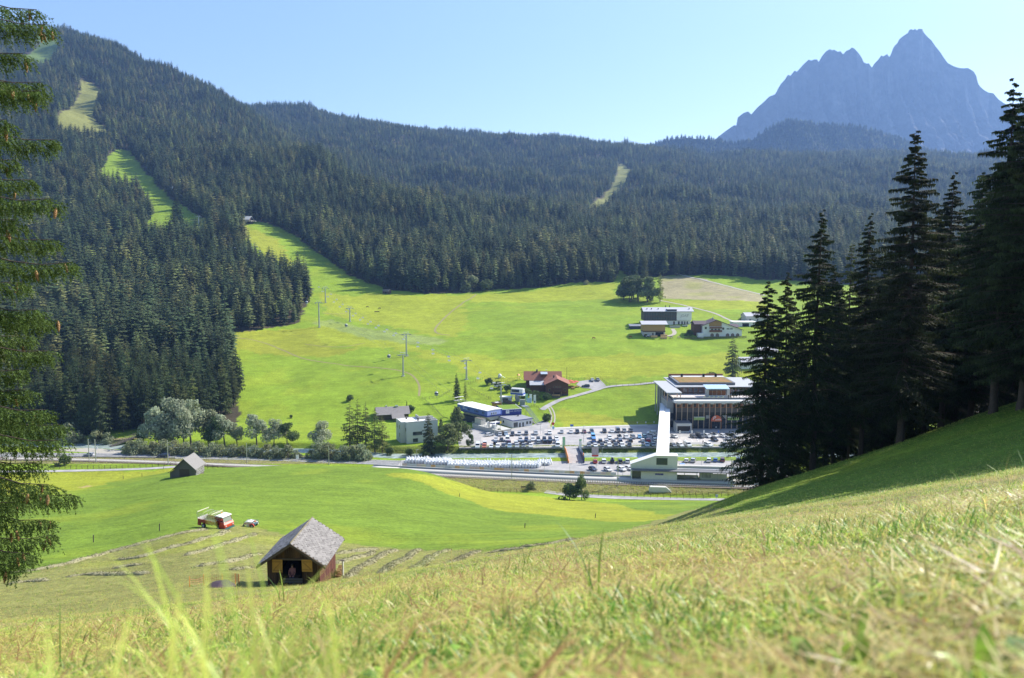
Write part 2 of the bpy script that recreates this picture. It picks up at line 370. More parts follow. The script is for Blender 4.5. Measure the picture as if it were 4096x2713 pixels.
def tint_of(X, Y):
 n = len(X); c = np.zeros((n, 3)); u = X/np.maximum(Y, 1.0)
 w1, w2 = fbm(X/9, Y/9, 4, 1) - 0.5, fbm(X/9, Y/9, 4, 2) - 0.5
 c[:] = np.where((Y > 28)[:, None], LUSH, FGC)
 wob = lambda a: (X + w1*a*4, Y + w2*a*6)
 far = Y > 400
 c[far] = FLOOR
 v = (Y > 262) & (Y <= 400); c[v] = GREEN
 mx, my = wob(1.6); inm = inpoly(mx, my, MEADOW) & (Y > 396)
 c[inm] = np.array(GREEN)*(1 + 0.25*(fbm(X[inm]/30, Y[inm]/30, 3, 4) - 0.5))[:, None]
 for k, r in enumerate(RUNS):
  mx, my = wob(2.5); i = inpoly(mx, my, r); c[i] = SKI if k else GREEN
  if k in (1, 3): c[i] = (0.185, 0.19, 0.05)
  if k == 2: c[i] = (0.12, 0.175, 0.04)
 for poly, col, a in ZONES:
  mx, my = wob(a); i = inpoly(mx, my, poly)
  if len(i): i &= ~((Y > 400) & ~inm)
  c[i] = col
 # rail bank: rough dry growth on both sides of the tracks
 i = (Y > 274) & (Y < 292) & (X > -40); c[i] = VERGE
 i = (Y > 311) & (Y < 325) & (X < -60); c[i] = VERGE
 # river bank
 d = np.abs(Y - river_y(X)); i = (d < 9) & (X > -150); c[i] = np.array(LUSH)*0.85
 # slow variation and dry patches
 k = (Y > 25) & ((Y < 400) | inm)
 c[k] *= (0.88 + 0.26*fbm(X[k]/14, Y[k]/14, 4, 7))[:, None]
 dry = sstep(0.55, 0.72, fbm(X/22, Y/22, 4, 12))*k*(Y > 60); c = c*(1 - 0.35*dry[:, None]) + np.array(YELL)*0.35*dry[:, None]
 fg = (Y <= 30); dr = sstep(0.45, 0.7, fbm(X/1.3, Y/1.3, 4, 15))[:, None]
 c = np.where(fg[:, None], c*(1-dr) + np.array((0.23, 0.18, 0.085))*dr, c)
 return c
rows = np.concatenate([[-45, -30, -20, -12, -7, -4, -2, -1], np.arange(0, 16, 0.22), np.arange(16, 60, 0.9), np.arange(60, 262, 2.2),
 np.arange(262, 306, 1.3), np.arange(306, 402, 1.6), np.arange(402, 900, 3.4), 900*np.exp(np.linspace(0, math.log(4), 225))])
cols = np.concatenate([np.linspace(-1.15, -0.74, 26), np.linspace(-0.735, 0.735, 470), np.linspace(0.74, 1.15, 26)])
S_, Y_ = np.meshgrid(cols, rows); X_ = S_*np.sqrt(Y_**2 + 25**2)
gx, gy = X_.ravel(), Y_.ravel(); gzv = ground(gx, gy)
nr, nc = len(rows), len(cols)
ii = np.arange(nr*nc).reshape(nr, nc)
quads = np.stack([ii[:-1, :-1], ii[:-1, 1:], ii[1:, 1:], ii[1:, :-1]], -1).reshape(-1, 4)

def ground_material():
 m = bpy.data.materials.new('ground'); m.use_nodes = True; n = m.node_tree.nodes; l = m.node_tree.links
 b = n['Principled BSDF']; b.inputs['Roughness'].default_value = 0.9; b.inputs['Specular IOR Level'].default_value = 0.12
 a = n.new('ShaderNodeVertexColor'); a.layer_name = 'tint'
 tc = n.new('ShaderNodeTexCoord'); base = a.outputs['Color']; hs = []
 for sc, v, dt in ((0.16, 0.16, 4), (1.3, 0.3, 5), (9.0, 0.3, 3), (0.5, 0.14, 3)):
  no = n.new('ShaderNodeTexNoise'); no.inputs['Scale'].default_value = sc; no.inputs['Detail'].default_value = dt
  no.inputs['Roughness'].default_value = 0.65; l.new(tc.outputs['Object'], no.inputs['Vector'])
  if sc == 0.5: mp = n.new('ShaderNodeMapping'); mp.inputs['Scale'].default_value = (0.12, 1.6, 1); mp.inputs['Rotation'].default_value = (0, 0, 0.12); l.new(tc.outputs['Object'], mp.inputs['Vector']); l.new(mp.outputs[0], no.inputs['Vector'])
  mr = n.new('ShaderNodeMapRange'); mr.inputs['From Min'].default_value = 0.3; mr.inputs['From Max'].default_value = 0.7
  mr.inputs['To Min'].default_value = 1 - v; mr.inputs['To Max'].default_value = 1 + v; l.new(no.outputs['Fac'], mr.inputs['Value'])
  vm = n.new('ShaderNodeVectorMath'); vm.operation = 'SCALE'; l.new(base, vm.inputs[0]); l.new(mr.outputs[0], vm.inputs['Scale']); base = vm.outputs[0]
  hs.append(no.outputs['Fac'])
 l.new(base, b.inputs['Base Color'])
 bp = n.new('ShaderNodeBump'); bp.inputs['Strength'].default_value = 0.55; bp.inputs['Distance'].default_value = 0.35
 l.new(hs[1], bp.inputs['Height']); l.new(bp.outputs[0], b.inputs['Normal'])
 return m
me = npmesh('ground', np.stack([gx, gy, gzv], -1), quads, None, [ground_material()], True, tint_of(gx, gy))
tag(link('ground', me), 'hillside meadows, valley floor and wooded slopes', kind='structure')

# ------------------------------------------------------------------ conifers
def conifer(h, r, nw, nb, lod, seed, base=0.08, droop=0.35, tip=0.8, thin=0.0, green=(0.042, 0.072, 0.030), bark=(0.10, 0.075, 0.055), ragged=0.35):
 """Vertices, triangles and tints of a conifer: whorls of drooping boughs round a tapered trunk (trunk first, then crown)."""
 q = np.random.RandomState(seed); V, T, C = [], [], []
 def tri(a, b, c, col):
  k = len(V); V.extend([a, b, c]); T.append((k, k+1, k+2)); C.extend([col]*3)
 ns = 5 if lod < 1 else 7; tr = 0.011*h + 0.05
 bend = q.randn(2)*0.012*h
 axis = lambda z: np.array([bend[0]*(z/h)**2, bend[1]*(z/h)**2, z])
 rings = [0, 0.35, 0.75, 0.99]
 k0 = 0
 for t in rings:
  for s in range(ns):
   a = 2*PI*s/ns; V.append(axis(h*t) + np.array([math.cos(a), math.sin(a), 0])*tr*(1 - t)**0.8); C.append(bark)
 for j in range(len(rings)-1):
  for s in range(ns):
   a, b = j*ns + s, j*ns + (s+1) % ns; T.append((a, b, b+ns)); T.append((a, b+ns, a+ns))
 ntr, nvr = len(T), len(V)
 g = np.array(green)
 for wi in range(nw):
  t = (wi + q.rand()*0.6)/nw; z = h*(base + (1 - base)*t**0.92)
  L0 = r*((1 - t)**tip*(0.42 + 0.58*min(1, t/0.16)) if base < 0.2 else (1 - t)**tip*min(1, 0.55 + t*2)) + 0.012*h
  a0 = q.rand()*6.28
  for b in range(nb):
   if q.rand() < thin: continue
   a = a0 + 2*PI*b/nb + q.randn()*0.22; L = L0*(1 - ragged + 2*ragged*q.rand()); zz = z + q.randn()*0.012*h
   d = np.array([math.cos(a), math.sin(a), 0]); s = np.array([-d[1], d[0], 0])
   dr = droop*(1.15 - 0.9*t) + q.randn()*0.08
   o = axis(zz); P = lambda f, e=0.0, dz=0.0: o + d*L*f + s*e + np.array([0, 0, -dr*L*(f**1.3) + 0.10*L*max(0, f-0.75)*4*0.5 + dz])
   col = g*(0.78 + 0.5*q.rand()); wd = L*0.30
   if lod == 0:
    tri(P(0.02, 0, 0.1*L), P(0.62, wd, -0.10*L), P(1.0), col); tri(P(0.02, 0, 0.1*L), P(1.0), P(0.55, -wd, -0.12*L), col)
   else:
    npair = 4 if lod == 1 else 9
    tri(P(0, 0.03*L), P(0, -0.03*L), P(0.98), col*0.8)
    for i in range(npair):
     f = 0.14 + 0.80*(i + 0.5*q.rand())/npair; ll = wd*(1.05 - 0.62*abs(f - 0.45)*1.5)*(0.8 + 0.5*q.rand()); hang = -(0.10 + 0.22*q.rand())*L*0.55
     cc = col*(0.8 + 0.4*q.rand())
     for sg in (1, -1):
      tri(P(f - 0.09), P(f + 0.10), P(f + 0.13, sg*ll, hang), cc)
      tri(P(f - 0.02, 0, 0), P(f + 0.09, sg*ll*0.35, 0), P(f + 0.08, sg*ll*0.5, hang*2.1 - 0.06*L), cc*0.9)
    tri(P(0.8, 0.06*L), P(0.8, -0.06*L), P(1.06), col)
 return np.array(V), np.array(T), np.array(C), ntr, nvr
def leaf_mat(name, trans=0.3, rnd=0.35, hue=0.02):
 return mat(name, (0.05, 0.07, 0.03), rough=0.75, attr='tint', trans=trans, rnd=rnd, hue=hue, spec=0.2)
M_LEAF = leaf_mat('conifer_needles', 0.28, 0.45); M_BARK = mat('bark', (0.10, 0.075, 0.055), 0.9, 0.4, 3, 0.4, stretch=(6, 6, 1))

def scatter(name, protos, pts, vari, scl, rot, mats):
 """One object: prototype pieces plus loose points in one mesh; its geometry nodes put a prototype at each point."""
 V, T, C, K, MI = [], [], [], [], []; o = 0
 for k, (v, t, c, *rest) in enumerate(protos):
  V.append(v); T.append(t + o); C.append(c); K.append(np.full(len(v), k + 1)); o += len(v)
 npr = o; n = len(pts)
 V = np.concatenate(V + [pts]); C = np.concatenate(C + [np.zeros((n, 3))]); T = np.concatenate(T)
 me = npmesh(name, V, None, T, mats, False, C)
 K = np.concatenate(K + [np.zeros(n)]).astype(np.int32)
 def at(nm, ty, arr, key):
  a = me.attributes.new(nm, ty, 'POINT'); a.data.foreach_set(key, arr.ravel())
 at('kind', 'INT', K, 'value'); at('vari', 'INT', np.concatenate([np.full(npr, -1), vari]).astype(np.int32), 'value')
 at('scl', 'FLOAT_VECTOR', np.concatenate([np.ones((npr, 3)), scl]).astype(np.float32), 'vector')
 at('rot', 'FLOAT_VECTOR', np.concatenate([np.zeros((npr, 3)), rot]).astype(np.float32), 'vector')
 ob = link(name, me)
 ng = bpy.data.node_groups.new(name, 'GeometryNodeTree')
 ng.interface.new_socket('Geometry', in_out='INPUT', socket_type='NodeSocketGeometry'); ng.interface.new_socket('Geometry', in_out='OUTPUT', socket_type='NodeSocketGeometry')
 N, Lk = ng.nodes, ng.links; gi = N.new('NodeGroupInput'); go = N.new('NodeGroupOutput'); jn = N.new('GeometryNodeJoinGeometry')
 def attr(nm, ty):
  x = N.new('GeometryNodeInputNamedAttribute'); x.data_type = ty; x.inputs['Name'].default_value = nm; return x.outputs['Attribute']
 kd, vr, sc, ro = attr('kind', 'INT'), attr('vari', 'INT'), attr('scl', 'FLOAT_VECTOR'), attr('rot', 'FLOAT_VECTOR')
 def eq(sock, val):
  c = N.new('FunctionNodeCompare'); c.data_type = 'INT'; c.operation = 'EQUAL'; Lk.new(sock, c.inputs[2]); c.inputs[3].default_value = val; return c.outputs[0]
 def sep(val):
  s = N.new('GeometryNodeSeparateGeometry'); s.domain = 'POINT'; Lk.new(gi.outputs[0], s.inputs[0]); Lk.new(eq(kd, val), s.inputs[1]); return s.outputs[0]
 ptsg = sep(0)
 for k in range(len(protos)):
  ip = N.new('GeometryNodeInstanceOnPoints'); Lk.new(ptsg, ip.inputs['Points']); Lk.new(sep(k + 1), ip.inputs['Instance']); Lk.new(eq(vr, k), ip.inputs['Selection'])
  er = N.new('FunctionNodeEulerToRotation'); Lk.new(ro, er.inputs[0]); Lk.new(er.outputs[0], ip.inputs['Rotation']); Lk.new(sc, ip.inputs['Scale'])
  Lk.new(ip.outputs[0], jn.inputs[0])
 Lk.new(jn.outputs[0], go.inputs[0])
 md = ob.modifiers.new('scatter', 'NODES'); md.node_group = ng
 return ob

# forest points: a jittered grid over the slopes, meadows and ski runs left open
def forest_points():
 P = []
 for y0, y1, s in ((365, 560, 5.4), (560, 1000, 6.2), (1000, 1600, 6.8), (1600, 2400, 8.0), (2400, 3300, 9.0)):
  ys = np.arange(y0, y1, s)
  for y in ys:
   x = np.arange(-0.75*y, 0.75*y, s)
   P.append(np.stack([x + RS.uniform(-.48, .48, len(x))*s, y + RS.uniform(-.48, .48, len(x))*s], -1))
 P = np.concatenate(P); X, Y = P[:, 0], P[:, 1]
 w1, w2 = (fbm(X/9, Y/9, 3, 1) - .5)*8, (fbm(X/9, Y/9, 3, 2) - .5)*8
 ok = ~inpoly(X + w1, Y + w2, MEADOW)
 for r in RUNS: ok &= ~inpoly(X + w1, Y + w2, r)
 z = ground(X, Y); px, py = PX(np.stack([X, Y, z], -1))
 low = np.interp(px, [-2000, 0, 300, 600, 800, 900, 960, 1000], [1765, 1762, 1745, 1735, 1700, 1665, 1640, 1500])   # lower edge of the left forest
 ok &= ~((Y < 440) & (py > low)) & ~((Y < 420) & (px > 955))
 ok &= ~((px > 2600) & (Y < 800)) & ~((px > 1000) & (Y < 560))
 ok &= RS.rand(len(X)) > np.where(Y < 700, 0.10, 0.04)
 # gaps in the wood where the ground shows
 ok &= ~((fbm(X/34, Y/34, 3, 21) > 0.70) & (RS.rand(len(X)) < 0.75))
 X, Y, z = X[ok], Y[ok], z[ok]
 # leave out what ridges hide
 ug = np.linspace(-.78, .78, 500); yg = np.concatenate([np.arange(360, 1000, 6), np.arange(1000, 3400, 10)])
 UU, YY = np.meshgrid(ug, yg, indexing='ij'); H = ground(UU*YY, YY)/YY; M = np.maximum.accumulate(H, axis=1)
 iu = np.clip(((X/Y) + .78)/1.56*499, 0, 499).astype(int); iy = np.clip(np.searchsorted(yg, Y) - 2, 0, len(yg)-1)
 vis = (z + 34)/Y > M[iu, iy]
 return np.stack([X, Y, z], -1)[vis]
FP = forest_points()
px, py = PX(FP); inview = (px > -60) & (px < 4150)
# the 300 that show largest stand as trees of their own, the rest is one forest
near = np.nonzero(inview & (px > 40) & (px < 3200))[0]; near = near[np.argsort(FP[near, 1])][:290]
msk = np.ones(len(FP), bool); msk[near] = False
rest = FP[msk]
DK, MD, LT, OL = (0.062, 0.090, 0.036), (0.105, 0.130, 0.045), (0.19, 0.225, 0.065), (0.15, 0.155, 0.055)
protos = [conifer(27, 4.5, 16, 7, 0, 1, 0.06, green=DK, tip=0.7), conifer(25, 4.1, 14, 7, 0, 2, 0.14, green=MD, tip=0.65), conifer(29, 4.8, 16, 7, 0, 3, 0.22, green=DK, tip=0.7),
   conifer(24, 4.3, 14, 6, 0, 4, 0.12, 0.15, green=LT, thin=0.12, tip=0.7), conifer(26, 4.4, 13, 6, 0, 5, 0.36, 0.2, green=OL, thin=0.08, tip=0.55), conifer(21, 4.0, 14, 7, 0, 6, 0.04, green=MD, tip=0.65)]
n = len(rest)
lf = fbm(rest[:, 0]/70, rest[:, 1]/70, 3, 31)
vari = RS.choice(6, n, p=[.27, .24, .2, .04, .09, .16]); lf2 = fbm(rest[:, 0]/30, rest[:, 1]/30, 3, 37); k = (lf > 0.56) & (RS.rand(n) < 0.35); vari[k] = 3; k = (lf2 > 0.56) & (RS.rand(n) < 0.7); vari[k] = RS.choice([1, 4, 5], k.sum()); k = (lf2 < 0.42) & (RS.rand(n) < 0.8); vari[k] = RS.choice([0, 2], k.sum())
hs = (0.55 + 0.75*RS.rand(n)**0.8)*(0.6 + 0.8*fbm(rest[:, 0]/40, rest[:, 1]/40, 3, 33)); hs *= 1 - 0.14*sstep(900, 2000, rest[:, 1])
scl = np.stack([hs*(0.9 + 0.35*RS.rand(n)), hs*(0.9 + 0.35*RS.rand(n)), hs], -1)
rot = np.stack([RS.randn(n)*0.025, RS.randn(n)*0.025, RS.rand(n)*6.28], -1)
rest[:, 2] -= 0.3
tag(scatter('forest', protos, rest, vari, scl, rot, [M_LEAF]), 'dense dark spruce forest covering the mountain slopes', kind='stuff')

def tree_protos(specs):
 out = []
 for i, (nm, kw) in enumerate(specs):
  v, t, c, ntr, nvr = conifer(**kw)
  tm = npmesh(nm + '_trunk', v[:nvr], None, t[:ntr], [M_BARK]); cm = npmesh(nm + '_crown', v[nvr:], None, t[ntr:] - nvr, [M_LEAF], False, c[nvr:])
  out.append((nm, tm, cm))
 return out
def plant(proto, loc, s, rz, label, group, cat='tree', sz=None, lean=(0, 0)):
 nm, tm, cm = proto
 o = thing(nm, label, cat, loc, rz, group); o.scale = (s, s, sz or s); o.rotation_euler = (lean[0], lean[1], rz)
 link('trunk', tm, o); link('crown', cm, o)
 return o
MIDP = tree_protos([('spruce_tree', dict(h=27, r=4.6, tip=0.7, nw=24, nb=8, lod=1, seed=11, base=0.05, green=DK)), ('spruce_tree', dict(h=27, r=4.3, tip=0.65, nw=22, nb=7, lod=1, seed=12, base=0.12, green=MD)),
 ('spruce_tree', dict(h=29, r=4.5, tip=0.7, nw=20, nb=7, lod=1, seed=13, base=0.26, green=DK)), ('larch_tree', dict(h=26, r=4.5, nw=18, nb=6, lod=1, seed=14, base=0.1, droop=0.12, thin=0.1, green=(0.19, 0.225, 0.065))),
 ('spruce_tree', dict(h=24, r=4.4, tip=0.7, nw=22, nb=8, lod=1, seed=15, base=0.03, green=MD)), ('pine_tree', dict(h=26, r=4.2, tip=0.55, nw=13, nb=6, lod=1, seed=16, base=0.45, droop=0.1, green=OL))])
EDGE_LB = {}; npx = PX(FP[near])[0]
for b_ in range(0):
 k_ = near[(npx >= 60 + b_*38) & (npx < 98 + b_*38)]
 if len(k_): EDGE_LB[int(k_[np.argmin(FP[k_, 1])])] = 'conifer at the very front edge of the left wood, number %d counted from the left' % (b_ + 1)
for i in near:
 p = FP[i]; k = int(RS.choice(6, p=[.28, .22, .2, .06, .16, .08])); s = 0.78 + 0.42*RS.rand()
 kind = {'larch_tree': 'pale green feathery larch', 'pine_tree': 'bare-stemmed pine', 'spruce_tree': 'tall dark spruce'}[MIDP[k][0]]
 if p[0]/p[1] < 0.0: lb, gr = kind + ' packed into the forest at the foot of the left slope', kind.replace('larch', 'larche') + 's at the foot of the left slope'
 else: lb, gr = kind + ' along the far forest edge behind the valley meadow', kind + 's along the far forest edge'
 plant(MIDP[k], (p[0], p[1], p[2] - 0.3), s, RS.rand()*6.28, EDGE_LB.get(int(i), lb), gr)

# ------------------------------------------------------------------ the wooded foothill and the two rock massifs
def ridge_mesh(name, prof, Yr, depth, ncol, nrow, rough, mats, power=0.75, tint=None, cliff=0.0, zbase=-60, back=600, seed=1):
 prof = np.array(prof, float); xs = np.linspace(prof[0, 0], prof[-1, 0], ncol); ys = np.interp(xs, prof[:, 0], prof[:, 1])
 X0 = (xs - CX)/F*Yr*1.03; ux = [ray(a, b) for a, b in zip(xs, ys)]; X0 = np.array([u[0]*Yr for u in ux]); Z0 = np.array([u[1]*Yr for u in ux])
 v = np.concatenate([np.linspace(-1, -0.1, 6), np.linspace(0, 1, nrow)**1.25])
 X = np.tile(X0, (len(v), 1)); V = np.tile(v[:, None], (1, ncol))
 Y = np.where(V < 0, Yr - V*back, Yr - V*depth)
 h = np.where(V < 0, 1 - np.abs(V)**0.9, 1 - np.clip(V, 0, 1)**power)
 Z = zbase + (Z0[None, :] - zbase)*h
 k = np.clip(V, 0, 1); k = np.minimum(k*5, 1)*(1 - k*0.5)*(V > 0)
 rib = np.abs(fbm(X/rough[0], Y/(rough[0]*2.2), 5, seed, 0.55) - 0.5)*2; fine = fbm(X/(rough[0]*0.22), Y/(rough[0]*0.3), 4, seed + 5, 0.6) - 0.5
 crag = fbm(X/(rough[0]*0.09), (Z + Y*0.3)/(rough[0]*0.16), 4, seed + 9, 0.65) - 0.5
 butt = np.abs(fbm(X/(rough[0]*0.55), Z/2600 + 3, 4, seed + 2, 0.6) - 0.5)*2; Y = Y + k*(0.45 - butt)*rough[1]*3.2
 Y = Y + k*((0.5 - rib)*rough[1]*1.7 + fine*rough[1]*1.5 + crag*rough[1]*0.9)
 Z = Z + k*((0.42 - rib)*rough[1]*0.7)
 f4 = np.arange(len(v)*ncol).reshape(len(v), ncol); f4 = np.stack([f4[:-1, :-1], f4[1:, :-1], f4[1:, 1:], f4[:-1, 1:]], -1).reshape(-1, 4)
 pts = np.stack([X.ravel(), Y.ravel(), Z.ravel()], -1)
 me = npmesh(name, pts, f4, None, mats, False, tint(pts) if tint else None)
 return link(name, me), pts.reshape(len(v), ncol, 3)
def rock_tint(p):
 n = fbm(p[:, 0]/130, p[:, 2]/90, 4, 41)[:, None]; s = sstep(0.62, 0.72, fbm(p[:, 0]/60, p[:, 2]/420, 4, 43))[:, None]
 c = np.array((0.135, 0.122, 0.115))*(0.65 + 0.7*n); return c*(1 - 0.5*s) + np.array((0.27, 0.25, 0.235))*0.5*s
M_ROCK = mat('limestone', (0.3, 0.28, 0.27), 0.95, 0.28, 0.02, 0.9, attr='tint', detail=8, bscale=0.035, bdist=14.0, spec=0.1)
peaks = [(2800,600),(2865,554),(2895,530),(2936,501),(2945,503),(2951,470),(2975,452),(2992,446),(3005,458),(3030,430),(3060,404),(3075,388),(3101,377),(3115,350),(3124,336),(3140,318),(3151,300),(3162,303),(3178,283),(3188,287),(3210,262),(3234,239),(3246,243),(3258,238),(3268,238),(3275,248),(3290,222),(3305,205),(3319,197),(3330,202),(3336,199),(3351,208),(3362,205),(3372,218),(3385,204),(3398,199),(3407,190),(3416,194),(3431,209),(3445,228),(3455,250),(3468,256),(3474,252),(3487,271),(3500,252),(3512,240),(3525,222),(3533,226),(3549,216),(3556,228),(3562,222),(3573,192),(3580,182),(3590,172),(3596,158),(3612,145),(3632,132),(3636,121),(3645,117),(3652,121),(3660,116),(3668,122),(3674,116),(3690,117),(3695,131),(3712,150),(3726,162),(3742,186),(3761,209),(3776,232),(3791,253),(3814,265),(3835,272),(3856,274),(3870,272),(3885,280),(3896,288),(3906,304),(3910,325),(3915,339),(3926,352),(3938,362),(3955,371),(3974,374),(3994,398),(4040,430),(4096,450),(4160,500),(4260,540),(4400,600)]
o1, _ = ridge_mesh('mountain', peaks, 6300, 1500, 760, 130, (210, 95), [M_ROCK], 0.62, rock_tint, zbase=60, seed=3)
tag(o1, 'jagged pale rock massif with several teeth and a blunt highest summit', kind='structure')
hillp = [(2560,600),(2650,566),(2700,556),(2747,552),(2800,556),(2870,560),(2936,575),(2975,570),(3000,566),(3040,540),(3077,518),(3110,500),(3148,488),(3180,486),(3213,488),(3254,502),(3300,502),(3349,503),(3400,508),(3466,518),(3520,535),(3584,553),(3640,575),(3702,600),(3800,640),(4100,700)]
o3, hp = ridge_mesh('hill', hillp, 4100, 900, 200, 40, (200, 40), [mat('forest_floor', (0.05, 0.055, 0.03), 0.95, 0.3, 0.02)], 0.9, zbase=120, seed=5)
tag(o3, 'wooded foothill below the rock peaks', kind='structure')
iy = RS.randint(4, 36, 9000); ix = RS.randint(0, 198, 9000); a, b = RS.rand(9000, 1), RS.rand(9000, 1)
hpts = (hp[iy, ix]*(1-a) + hp[iy, ix+1]*a)*(1-b) + (hp[iy+1, ix]*(1-a) + hp[iy+1, ix+1]*a)*b
k = hpts[:, 2]/hpts[:, 1] > 0.10; hpts = hpts[k]; n = len(hpts)
hs = 0.6 + 0.5*RS.rand(n)
tag(scatter('forest', protos, hpts, RS.choice(6, n, p=[.25, .25, .2, .08, .06, .16]), np.stack([hs*1.5, hs*1.5, hs], -1), np.stack([np.zeros(n), np.zeros(n), RS.rand(n)*6.28], -1), [M_LEAF]),
 'hazy conifer wood on the foothill below the peaks', kind='stuff')

# ------------------------------------------------------------------ the air: one closed box of pale haze
hz = MB().b2((-5200, -60, -140), (5200, 7600, 2160)); hm = bpy.data.materials.new('haze'); hm.use_nodes = True
hn = hm.node_tree.nodes; hn.remove(hn['Principled BSDF']); pv = hn.new('ShaderNodeVolumePrincipled')
pv.inputs['Color'].default_value = (0.30, 0.52, 1.0, 1); pv.inputs['Density'].default_value = 0.000082; pv.inputs['Anisotropy'].default_value = 0.2
hm.node_tree.links.new(pv.outputs[0], hn['Material Output'].inputs['Volume'])
tag(hz.build('haze', hm), 'thin blue summer haze over the valley', kind='stuff')
# ------------------------------------------------------------------ foreground grass
M_GRASS = mat('grass_blades', (0.15, 0.22, 0.05), 0.42, attr='tint', trans=0.5, rnd=0.25, hue=0.012, spec=0.55)
GC = [(0.12, 0.20, 0.03), (0.19, 0.25, 0.05), (0.25, 0.27, 0.075), (0.36, 0.31, 0.13), (0.44, 0.36, 0.19), (0.055, 0.12, 0.022), (0.30, 0.19, 0.09)]
def blades(n, rad, L, wd, lean, pc, seed, segs=3, flat=0.0):
 """A tuft of bent grass blades."""
 q = np.random.RandomState(seed); V, T, C = [], [], []
 for i in range(n):
  a, r_ = q.rand()*6.28, rad*math.sqrt(q.rand()); o = np.array([math.cos(a)*r_, math.sin(a)*r_, -0.008])
  b = q.rand()*6.28; d = np.array([math.cos(b), math.sin(b), 0]); s = np.array([-d[1], d[0], 0]); l = L*(0.5 + 0.8*q.rand()); w_ = wd*(0.6 + 0.8*q.rand())
  le = lean*(0.3 + 1.2*q.rand()); ci = q.choice(7, p=pc); c = np.minimum(np.array(GC[ci])*np.array((1.03, 1.0, 0.8))*(2.4 if ci in (0, 1, 2, 5) else 1.75), 0.8)*(0.75 + 0.5*q.rand()); k = len(V)
  if q.rand() < flat: le = 2.0 + q.rand(); o[2] = 0.004 + 0.03*q.rand()
  for j in range(segs):
   t = j/segs; th = le*t; p = o + l*t*(d*math.sin(th*0.8) + np.array([0, 0, math.cos(th*0.8)]) if le < 2 else d + np.array([0, 0, 0.12*math.sin(t*3)]))
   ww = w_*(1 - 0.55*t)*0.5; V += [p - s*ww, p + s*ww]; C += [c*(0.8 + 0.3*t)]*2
  th = le; V.append(o + l*(d*math.sin(th*0.8) + np.array([0, 0, math.cos(th*0.8)]) if le < 2 else d)); C.append(c*1.1)
  for j in range(segs-1): T += [(k+2*j, k+2*j+1, k+2*j+3), (k+2*j, k+2*j+3, k+2*j+2)]
  e = k + 2*(segs-1); T.append((e, e+1, e+2))
 return np.array(V), np.array(T), np.array(C)
PG = [.20, .30, .20, .12, .06, .10, .02]; PS = [.05, .14, .20, .26, .20, .04, .11]; PL = [.34, .30, .10, .05, .03, .17, .01]
gp = [blades(14, 0.045, 0.06, 0.0042, 1.0, PG, 1), blades(12, 0.05, 0.085, 0.0050, 1.2, PG, 2, flat=0.2), blades(13, 0.06, 0.055, 0.004, 1.3, PS, 3, flat=0.55),
  blades(9, 0.08, 0.10, 0.0045, 1.3, PS, 4, flat=0.85), blades(12, 0.045, 0.075, 0.0055, 0.9, PL, 5), blades(11, 0.08, 0.075, 0.0042, 1.4, PS, 6, flat=0.8),
  blades(5, 0.02, 0.26, 0.0075, 0.75, PL, 7, 6), blades(2, 0.01, 0.30, 0.003, 0.25, PS, 8, 5), blades(3, 0.03, 0.36, 0.0075, 0.75, [.3, .5, .2, 0, 0, 0, 0], 9, 7), blades(7, 0.03, 0.05, 0.022, 1.3, [.3, 0, 0, 0, 0, .7, 0], 10, 4)]
